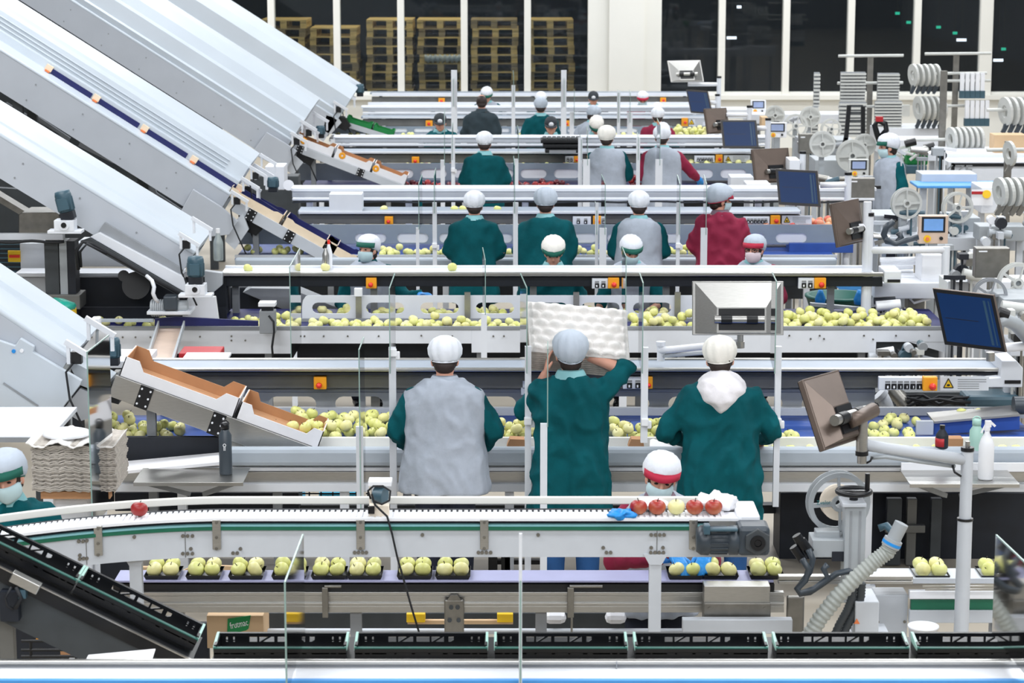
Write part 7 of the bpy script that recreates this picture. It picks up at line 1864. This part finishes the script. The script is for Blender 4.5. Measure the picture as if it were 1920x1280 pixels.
pxpart('sheet', [(1822, 356, 1862, 385, 24.9, .02)], 'wplast', t); pxpart('red_stripe', [(1822, 359, 1846, 364, 24.89, .01)], 'crimson', t); mb = MB(); mb.cyl(P(1850, 364, 24.9), P(1850, 364, 24.88), .045, n=14); part('flower', mb, 'ylw', t)
for (u0, v0, u1, v1, Y, lab) in ((1864, 253, 1925, 297, 28.6, 'brown cardboard box on the white bench at the right edge'), (1428, 220, 1440, 240, 33, 'narrow brown box beside the small white touch panel')):
    box_thing('cardboard_box', lab, 'box', u0, v0, u1, v1, Y, .3, 'tan', .004)
# cassettes hanging on racks
def rack(label, pole, bars, Y):
    u, v0, v1 = pole; t = thing('reel_rack', label, 'rack', (X(u, v1, Y), Y, 0)); p = P(u, v0, Y)
    mb = MB(); mb.box(p.x - .04, p.x + .04, Y, Y + .06, 0, p.z); part('pole', mb, 'dsteel', t)
    for a, b, v in bars: mb = MB(); mb.cyl(P(a, v, Y - .03), P(b, v - 1, Y - .03), .022, n=8); part('cross_bar', mb, 'reel', t)
rack('T shaped rack with two bars in front of the right windows', (1633, 104, 240), ((1572, 1694, 105), (1570, 1693, 156), (1572, 1694, 200)), 35.0)
rack('second T shaped rack near the wide window post', (1794, 101, 245), ((1734, 1858, 101), (1706, 1850, 138), (1730, 1857, 152), (1715, 1850, 199)), 35.2)
rack('dark slim pole with thin rod right of the walking man', (1771, 133, 300), ((1700, 1800, 262), (1850, 1925, 206)), 29.5)
rack('short rod stand in front of the brown cardboard box', (1892, 265, 325), ((1850, 1940, 281),), 27.0)
def cassettes(n, u, du, v0, v1, Y, lab, style, lean=.3, clip='slate'):
    s = S(Y); first = None; hh = (v1 - v0) / s
    for k in range(n):
        loc = P(u + du * k, v1, Y)
        if first is None:
            t = thing('label_cassette', lab, 'cassette', tuple(loc), lab + ' group'); first = t; mb = MB(); b = loc
            if style == 'ring':
                Rr = hh * .38; c = b + Vector((.0, 0, hh - Rr)); ax = Vector((1, .28, .1)).normalized()
                mb.ring(c, Rr * .45, Rr, .035, ax, 26); part('disc', mb, 'reel', t)
                mb = MB(); mb.bar(c - Vector((0, 0, Rr * .9)), b + Vector((-.03, 0, 0)), .03, .06); mb.bar(b + Vector((-.03, 0, hh * .04)), b + Vector((.03, 0, hh * .3)), .05, .05); part('clip', mb, clip, t)
            elif style == 'strip':
                mb.box(b.x - .028, b.x + .028, Y - .03, Y + .03, b.z + hh * .3, b.z + hh); part('strip', mb, 'wplast', t)
                mb = MB(); mb.box(b.x - .036, b.x + .036, Y - .05, Y + .05, b.z, b.z + hh * .3); part('clip', mb, clip, t)
            else:
                mb.box(b.x - .04, b.x + .04, Y - .03, Y + .03, b.z, b.z + hh); part('back_strip', mb, 'mgrey', t)
                mb = MB()
                for j in range(9): mb.box(b.x - .045, b.x + .045, Y - .07, Y - .03, b.z + hh * (j + .1) / 9, b.z + hh * (j + .65) / 9)
                part('rungs', mb, 'reel', t)
        else: dup(first, loc)
CS = ((5, 1712, 10.5, 121, 176, 34.5, 'silver disc cassette in the top row right of the window post', 'ring', 'slate'), (5, 1722, 10.5, 181, 241, 34.4, 'silver disc cassette in the middle row below the window sill', 'ring', 'slate'), (5, 1803, 9.5, 138, 184, 35.0, 'slim cassette with blue clip in the upper row near the wide window post', 'strip', 'teal'), (5, 1812, 9.3, 189, 236, 34.9, 'slim cassette with blue clip in the lower row', 'strip', 'teal'),
  (6, 1783, 10.3, 239, 296, 29.3, 'silver disc cassette hanging on the thin rod right of the dark pole', 'ring', 'mgrey'), (4, 1884, 12.5, 183, 252, 29.4, 'silver disc cassette above the brown cardboard box', 'ring', 'slate'), (4, 1874, 13.5, 333, 404, 22.4, 'silver disc cassette at the right edge above the grey control box', 'ring', 'dsteel'), (1, 1892, 9, 265, 326, 26.8, 'single cassette disc in front of the cardboard box', 'ring', 'dsteel'),
  (5, 1580, 9, 136, 190, 34.8, 'ladder cassette in the upper left bundle by the window', 'ladder', 'slate'), (4, 1649, 10, 138, 188, 34.8, 'ladder cassette in the upper bundle right of the T rack', 'ladder', 'slate'), (5, 1577, 10, 192, 256, 34.6, 'ladder cassette in the lower left bundle', 'ladder', 'slate'), (5, 1644, 10, 190, 240, 34.6, 'ladder cassette in the lower bundle right of the T rack', 'ladder', 'slate'), (1, 1530, 9, 137, 200, 34.0, 'tall upper ladder strip alone left of the rack', 'ladder', 'slate'), (1, 1527, 9, 200, 262, 33.9, 'tall lower ladder strip alone left of the rack', 'ladder', 'slate'))
for n, u, du, v0, v1, Y, lab, sty, cl in CS: cassettes(n, u, du, v0, v1, Y, lab, sty, clip=cl)
# lifting gear near the walking man
t = thing('black_fork', 'black two pronged fork frame left of the walking man', 'fork', tuple(P(1605, 290, 29.0)))
mb = MB()
for (a, b), (c_, d_) in (((1592, 197), (1586, 262)), ((1618, 199), (1618, 250)), ((1586, 258), (1578, 292))): mb.bar(P(a, b, 29.0), P(c_, d_, 29.0), .05, .05)
part('prongs', mb, 'black', t)
mb = MB()
for v in (198, 211, 226): mb.bar(P(1592, v, 29.0), P(1618, v, 29.0), .02, .02)
part('rungs', mb, 'dgrey', t)
t = thing('truck_loop', 'black loop handle above the walking man', 'handle', tuple(P(1650, 262, 28.2)))
mb = MB(); mb.tube([P(1650, 268, 28.2), P(1644, 250, 28.2), P(1640, 235, 28.2), P(1646, 226, 28.2), P(1660, 232, 28.2), P(1662, 244, 28.2), P(1652, 256, 28.2)], .035, 8); part('loop', mb, 'black', t)
mb = MB(); mb.px(1643, 219, 1656, 228, 28.15, .08); part('red_grip', mb, 'crimson', t)
t = thing('hand_truck', 'green lifting truck with black grips right of the walking man', 'truck', tuple(P(1720, 325, 27.6)))
pxpart('green_body', [(1700, 288, 1740, 310, 27.6, .3)], 'gcard', t, .02); pxpart('dark_base', [(1700, 310, 1738, 326, 27.5, .3)], 'teal', t, .01)
for (a, b), (c_, d_) in (((1712, 290), (1684, 284)), ((1706, 300), (1736, 276))): mb = MB(); mb.cyl(P(a, b, 27.5), P(c_, d_, 27.5), .02, n=8); part('grip_rod', mb, 'reel', t)
for (a, b), (c_, d_) in (((1697, 270), (1717, 265)), ((1733, 278), (1752, 273))): mb = MB(); mb.cyl(P(a, b, 27.5), P(c_, d_, 27.5), .045, n=10); part('black_grip', mb, 'black', t)
mb = MB(); mb.px(1690, 197, 1706, 218, 38, .1); solo('switch_box', mb, 'reel', 'small grey switch box on the wall below the window sill', 'switch box')
# hoses of the second row applicator
t = thing('black_hose', 'black looped hose below the left spoked reel', 'hose', tuple(P(1690, 470, 21.3)))
mb = MB(); mb.tube([P(u, v, 21.3) for u, v in ((1676, 415), (1662, 425), (1657, 440), (1663, 452), (1680, 455), (1690, 445), (1684, 436))], .03, 10); mb.tube([P(u, v, 21.2) for u, v in ((1660, 448), (1680, 458), (1700, 450), (1722, 444))], .026, 10); part('hose', mb, 'slate', t)

# black tray stack on the fourth line
t = thing('black_tray_stack', 'stack of black fruit trays on the pale conveyor left of the fourth row grey vest', 'tray stack', tuple(P(1052, 292, 30.3)))
for k in range(3): pxpart('tray', [(1014 + k * 4, 262 + 9 * k, 1090 - 2 * k, 269 + 9 * k, 30.2 - .05 * k, .35)], 'black', t, .01)
mb = MB()
for k in range(8): mb.px(1018 + 9 * k, 259, 1025 + 9 * k, 263, 30.22, .3)
part('cups', mb, 'dgrey', t); pxpart('pale_side', [(1030, 282, 1080, 288, 30.05, .02)], 'mgrey', t)

# small fittings crowding the labelling machines
rg = random.Random(11)
zones = [(1652, 1720, 398, 440, 22.4), (1780, 1840, 400, 445, 22.4), (1640, 1780, 440, 474, 21.9), (1840, 1930, 400, 470, 21.5), (1780, 1830, 478, 526, 19.3), (1895, 1930, 560, 640, 17.0), (1480, 1600, 330, 372, 26.0), (1500, 1600, 255, 300, 30.2), (1560, 1640, 330, 380, 25.9), (1690, 1780, 270, 345, 26.9), (1400, 1500, 205, 262, 33.5), (1640, 1700, 555, 600, 20.6), (1700, 1745, 640, 676, 19.3), (1640, 1720, 660, 676, 19.4)]
fit = ['mach', 'lgrey', 'dsteel', 'dark', 'black', 'wplast', 'mgrey', 'reel', 'steel', 'teal']
for zi, (u0, u1, v0, v1, Y) in enumerate(zones):
    for k in range(9):
        u, v = rg.uniform(u0, u1), rg.uniform(v0, v1); yy = Y + rg.uniform(-.15, .15); c = P(u, v, yy); a, b = rg.uniform(.04, .13), rg.uniform(.03, .09); sh = rg.randrange(4); mb = MB()
        if sh == 0: mb.cbox(c, (a, .12, b))
        elif sh == 1: mb.cyl(c - Vector((0, .05, 0)), c + Vector((0, .05, 0)), b * .7, n=12)
        elif sh == 2: mb.bar(c - Vector((a, 0, rg.uniform(-.06, .06))), c + Vector((a, 0, 0)), .03, .035)
        else: mb.cyl(c - Vector((a, 0, 0)), c + Vector((a, 0, rg.uniform(-.05, .05))), b * .5, n=10)
        mb.box(c.x - .008, c.x + .008, c.y + .01, c.y + .03, 0, c.z)
        solo('machine_fitting', mb, fit[rg.randrange(len(fit))], 'small machine fitting among the labelling machines at right', 'fitting', 'small fittings of the labelling machines')
# ================================================================ dark machinery at left and beneath
def cabinet(name, label, cat, pts, Y, dy, m, bevel=0): return solo(name, sidepoly(pts, Y, dy), m, label, cat, None, bevel)
cabinet('return_housing', 'black slanted housing seen in the gap above the third inclined conveyor', 'housing', [(-330, -235), (30, -15), (400, 215), (400, 300), (-330, 300)], 30.9, .3, 'dark')
cabinet('return_housing', 'dark slanted housing seen in the gap below the third inclined conveyor', 'housing', [(-330, -60), (0, 140), (222, 285), (352, 352), (352, 480), (-330, 480)], 25.0, .3, 'dgrey')
for k, (u0, v0, u1, v1, w) in enumerate(((10, 196, 110, 256, .06), (60, 215, 130, 262, .05), (150, 268, 215, 300, .07), (270, 350, 345, 400, .05), (160, 320, 215, 322, .05), (285, 345, 300, 400, .06))):
    mb = MB(); mb.bar(P(u0, v0, 24.85), P(u1, v1, 24.85), .05, w); solo('support_bar', mb, 'mgrey', ('long slanting grey bar in the left gap', 'short slanting grey bar in the left gap', 'grey bar in the gap above the second conveyor', 'slanting bar in the small gap over the third chute', 'level grey bar in the gap above the second conveyor', 'upright bar in the small gap over the third chute')[k], 'bar')
cabinet('louvred_wall', 'dark green grey slatted wall at the left edge below the second conveyor', 'panel', [(-120, 345), (40, 355), (98, 395), (98, 516), (-120, 516)], 21.6, .1, 'dgrey')
mb = MB()
for k in range(9): mb.px(-120, 440 + 8.5 * k, 96, 442 + 8.5 * k, 21.57, .03)
solo('slats', mb, 'teal', 'thin slats on the dark wall at the left edge', 'slats', None, 0, 'stuff')
cabinet('grey_duct', 'brown grey duct box below the teal motor', 'duct', [(35, 402), (42, 398), (112, 398), (112, 438), (35, 438)], 20.2, .4, 'dsteel', .006)
cabinet('grey_beam', 'grey slanting beam at the left edge below the second conveyor', 'beam', [(-60, 330), (0, 368), (50, 398), (36, 402), (-60, 345)], 20.4, .2, 'dsteel')
box_thing('cable_tray', 'white cable tray with black cables at the left edge', 'cable tray', -60, 439, 118, 450, 19.9, .1, 'white', .004)
mb = MB(); mb.tube([P(u, 453 + 1.5 * math.sin(u * .08), 19.85) for u in range(-60, 121, 12)], .014, 6); solo('black_cables', mb, 'rubber', 'black cables under the white cable tray at the left edge', 'cables')
box_thing('white_cabinet', 'white cabinet left of the dark pillar', 'cabinet', 38, 456, 84, 514, 20.9, .4, 'white', .006)
mb = MB(); mb.px(15, 470, 38, 491, 20.88, .02); t = solo('yellow_sign', mb, 'ylw', 'yellow and red sign left of the white cabinet', 'sign'); mb = MB(); mb.px(17, 478, 37, 483, 20.87, .01); part('red_stripe', mb, 'red', t)
box_thing('grey_sheet', 'pale grey panel at the left edge above the nearest incline', 'panel', -60, 520, 86, 600, 20.6, .1, 'lgrey', .004)
box_thing('white_ledge', 'white ledge across the left machine', 'ledge', 28, 512, 340, 519, 20.5, .3, 'white', .004)
t = thing('pillar', 'dark steel pillar pair under the second inclined conveyor', 'pillar', (X(110, 560, 20.0), 20.0, 0))
for u0, u1, m_ in ((84, 110, 'dgrey'), (112, 126, 'mach'), (127, 141, 'dark')): mb = MB(); mb.box(X(u0, 500, 20.0), X(u1, 500, 20.0), 20.0, 20.2, 0, Z(452, 20.0)); part('column', mb, m_, t)
pxpart('foot', [(82, 553, 150, 580, 19.95, .3)], 'beam', t, .006)
box_thing('film_roll_cabinet', 'white cabinet with film roll behind the cable loop', 'cabinet', 143, 455, 250, 500, 21.0, .4, 'white', .01)
box_thing('dark_cabinet', 'large black green cabinet behind the second conveyor foot', 'cabinet', 143, 519, 425, 590, 20.45, .3, 'dark', .006)
mb = MB(); mb.cyl(P(255, 535, 19.9), P(255, 535, 20.3), .12, n=20); mb.cyl(P(232, 517, 19.9), P(232, 517, 20.1), .05, n=14); solo('black_blower', mb, 'black', 'black round blower under the second inclined conveyor', 'blower')
# bag in a yellow bin
t = thing('waste_bin', 'yellow bin lined with aqua bag left of the second belt', 'bin', (X(110, 590, 18.9), 18.95, 0))
mb = MB(); mb.px(82, 586, 132, 640, 18.9, .3); part('bin_body', mb, 'ylw', t, .01)
mb = MB(); c = P(105, 575, 19.05); mb.ell(c, (.14, .16, .07), 18, 10); mb.v = [tuple(c + (Vector(q) - c) * (1 + .25 * noise.noise(Vector(q) * 14))) for q in mb.v]; part('bag', mb, 'aqua', t)
# second line left end
t = thing('feed_trough', 'navy sided trough with pale edge at the left end of the second belt', 'trough', (X(280, 600, 19.5), 19.5, zb2))
part('trough_side', sidepoly([(290, 597), (330, 594), (484, 602), (484, 611), (290, 611)], 19.52, .03), 'navy', t); pxpart('pale_edge', [(150, 598, 288, 604, 19.5, .03)], 'pad', t, .004); pxpart('back_wall', [(130, 576, 425, 598, 20.3, .03)], 'dark', t)
cabinet('white_gusset', 'white plate below the second conveyor motor', 'plate', [(352, 558), (404, 556), (410, 600), (340, 600)], 19.7, .05, 'wplast', .004)
cabinet('drive_plate', 'grey bolted plate at the left end of the second carton conveyor', 'plate', [(383, 508), (416, 512), (416, 535), (400, 548), (384, 545)], 20.3, .1, 'lgrey', .004)
cabinet('olive_chute', 'olive green chute under the second carton conveyor', 'chute', [(470, 540), (545, 541), (640, 580), (640, 596), (560, 592), (455, 548)], 20.95, .3, 'mgrey', .004)
box_thing('dark_machine', 'dark machine block under the second carton conveyor at left', 'machine', 410, 538, 560, 590, 21.2, .3, 'dark', .01)
t = thing('sensor_box', 'steel sensor box with hanging cable on the second table front', 'sensor', tuple(P(500, 626, 19.4)))
pxpart('box_body', [(486, 583, 516, 626, 19.42, .12)], 'mgrey', t, .008); pxpart('lid', [(484, 568, 516, 575, 19.4, .14)], 'wplast', t, .003); pxpart('inner_parts', [(490, 575, 512, 590, 19.44, .06)], 'dark', t)
mb = MB(); mb.tube([P(504, 592, 19.4), P(513, 603, 19.38), P(514, 622, 19.38), P(510, 650, 19.38), P(512, 672, 19.4)], .01, 6); part('cable', mb, 'rubber', t)
# slide between the lines, red crate, foam lid
t = thing('metal_slide', 'tilted steel slide leaning on the second table at left', 'slide', tuple(P(305, 690, 17.5)))
def quadslab(a, b, c, d, th):
    q = [Vector(a), Vector(b), Vector(c), Vector(d)]; n = (q[1] - q[0]).cross(q[3] - q[0]).normalized() * th; mb = MB()
    return mb.add(q + [e + n for e in q], [(0, 1, 2, 3), (7, 6, 5, 4), (0, 4, 5, 1), (1, 5, 6, 2), (2, 6, 7, 3), (3, 7, 4, 0)])
part('bed', quadslab(P(272, 690, 17.0), P(322, 690, 17.0), P(345, 617, 19.4), P(296, 617, 19.4), .01), M['panelc'], t)
for a, b, c, d in (((271, 690), (275, 690), (299, 612), (296, 612)), ((320, 690), (325, 690), (347, 612), (344, 612))): part('side_wall', quadslab(P(*a, 17.0), P(*b, 17.0), P(*c, 19.4), P(*d, 19.4), .05), 'mach', t)
box_thing('red_crate', 'red crate with papers on the shelf below the second table', 'crate', 335, 662, 412, 675, 17.6, .3, 'crimson', .006)
box_thing('white_board', 'white board lying in front of the red crate', 'board', 340, 674, 425, 679, 17.2, .3, 'wplast', .003)
box_thing('film_table', 'pale table between first and second line at left', 'table', 205, 677, 276, 690, 16.9, .5, 'white', .004)
# sensor lamp above the nearest incline
t = thing('sensor_lamp', 'white sensor lamp on a thin stand behind the nearest incline end', 'sensor', tuple(P(180, 650, 16.5)))
pxpart('lamp_head', [(171, 596, 187, 618, 16.5, .08)], 'wplast', t, .01); mb = MB(); mb.cyl(P(182, 618, 16.54), P(182, 668, 16.54), .012, n=8); part('stand', mb, 'mach', t)
# added dark sheets that stand in for the shade under the tables
def shade_sheet(label, u0, v0, u1, v1, Y, m='dark'): box_thing('kick_plate', label, 'panel', u0, v0, u1, v1, Y, .04, m, 0)
shade_sheet('dark panel under the second table', 150, 640, 1690, 700, 20.2); shade_sheet('dark panel beneath the oval slots of the front line', 362, 777, 1640, 800, 16.5, 'dgrey') if False else None
shade_sheet('dark panel under the third table', 440, 500, 1570, 560, 24.9, 'dgrey'); shade_sheet('dark panel under the fourth table', 560, 356, 1450, 420, 30.9, 'dgrey'); shade_sheet('dark panel under the fifth table', 620, 259, 1400, 300, 38, 'dgrey'); shade_sheet('dark panel under the farthest table', 690, 203, 1330, 240, 43.6, 'dgrey')
box_thing('dark_cabinet', 'black cabinets under the front table at right', 'cabinet', 1462, 924, 1960, 1075, 15.9, .4, 'dark')
for k, (u0, u1, m_) in enumerate(((1662, 1690, 'dgrey'), (1700, 1718, 'beam'), (1745, 1765, 'dgrey'))): box_thing('grey_upright', ('left', 'middle', 'right')[k] + ' grey upright in front of the black cabinets at right', 'upright', u0, 935, u1, 1060, 15.7, .06, m_)
box_thing('grey_crossbar', 'grey crossbar in front of the black cabinets at right', 'bar', 1660, 985, 1735, 999, 15.65, .05, 'beam')
box_thing('dark_bench', 'black bench frame under the front table at left', 'bench', 215, 924, 560, 958, 15.9, .3, 'dark')
for k, (u0, u1) in enumerate(((520, 566), (598, 672))): box_thing('cyan_crate', ('left', 'right')[k] + ' cyan crate in the wire cage under the front table', 'crate', u0, 923, u1, 948, 16.8, .3, 'cyan', .006)
t = thing('wire_cage', 'black wire cage under the front table', 'cage', tuple(P(560, 958, 16.4))); mb = MB()
for v in (925, 935, 946): mb.cyl(P(470, v, 16.4), P(690, v, 16.4), .006, n=6)
for u in range(470, 691, 22): mb.cyl(P(u, 922, 16.4), P(u, 960, 16.4), .006, n=6)
part('wires', mb, 'black', t)
t = thing('step_stool', 'black stool frame on the floor between the front workers', 'stool', (X(955, 1080, 15.2), 15.3, 0))
for u in (924, 948): mb = MB(); mb.box(X(u, 1080, 15.2) - .03, X(u, 1080, 15.2) + .03, 15.2, 15.5, 0, Z(1000, 15.2)); part('leg', mb, 'black', t)
mb = MB(); mb.px(930, 1050, 1030, 1058, 15.3, .05); part('bar', mb, 'black', t)
# dark band and boxes behind the crates
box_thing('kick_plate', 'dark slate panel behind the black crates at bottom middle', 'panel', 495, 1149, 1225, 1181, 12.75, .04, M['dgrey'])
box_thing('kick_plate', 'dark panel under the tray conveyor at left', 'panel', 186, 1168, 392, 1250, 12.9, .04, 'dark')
box_thing('dark_cabinet', 'black cabinet in the bottom left corner', 'cabinet', -60, 1100, 112, 1260, 11.9, .3, 'dark')
box_thing('floor_strip', 'pale floor strip behind the black crates', 'strip', 495, 1181, 1290, 1189, 12.5, .04, 'lgrey')
box_thing('maroon_panel', 'dark maroon panel behind the first apple tray', 'panel', 188, 1046, 250, 1092, 12.6, .04, 'dark'); 
for u0, u1, k in ((1020, 1062, 'left'), (1135, 1175, 'right')): box_thing('plastic_bag', k + ' white plastic bag on the floor below the tray conveyor', 'bag', u0, 1152, u1, 1172, 12.5, .1, 'wplast', .03)
t = thing('crate_conveyor', 'black roller conveyor under the flat black crates', 'conveyor', (0, 9.8, 0))
mb = MB(); mb.box(X(395, 1235, 9.7), X(1980, 1235, 9.7), 9.66, 10.06, zc - .05, zc - .0125); part('bed', mb, 'black', t)
for u in (420, 1000, 1600): x = X(u, 1240, 9.8); mb = MB(); mb.box(x - .03, x + .03, 9.8, 9.86, 0, zc - .05); part('leg', mb, 'dgrey', t)

box_thing('white_drive_box', 'white drive box behind the teal motor of the third incline', 'box', 497, 312, 533, 356, 26.4, .4, 'white', .008)
box_thing('dark_machine', 'dark machine block between the third and fourth inclines', 'machine', 470, 330, 560, 420, 27.4, .3, 'dgrey', .01)
mb = MB(); mb.cyl(P(541, 347, 25.9), P(541, 347, 26.0), .06, n=14); mb.bar(P(541, 350, 26), P(556, 356, 26), .05, .05); solo('white_roller', mb, 'wplast', 'small white roller beside the white drive box of the third incline', 'roller')
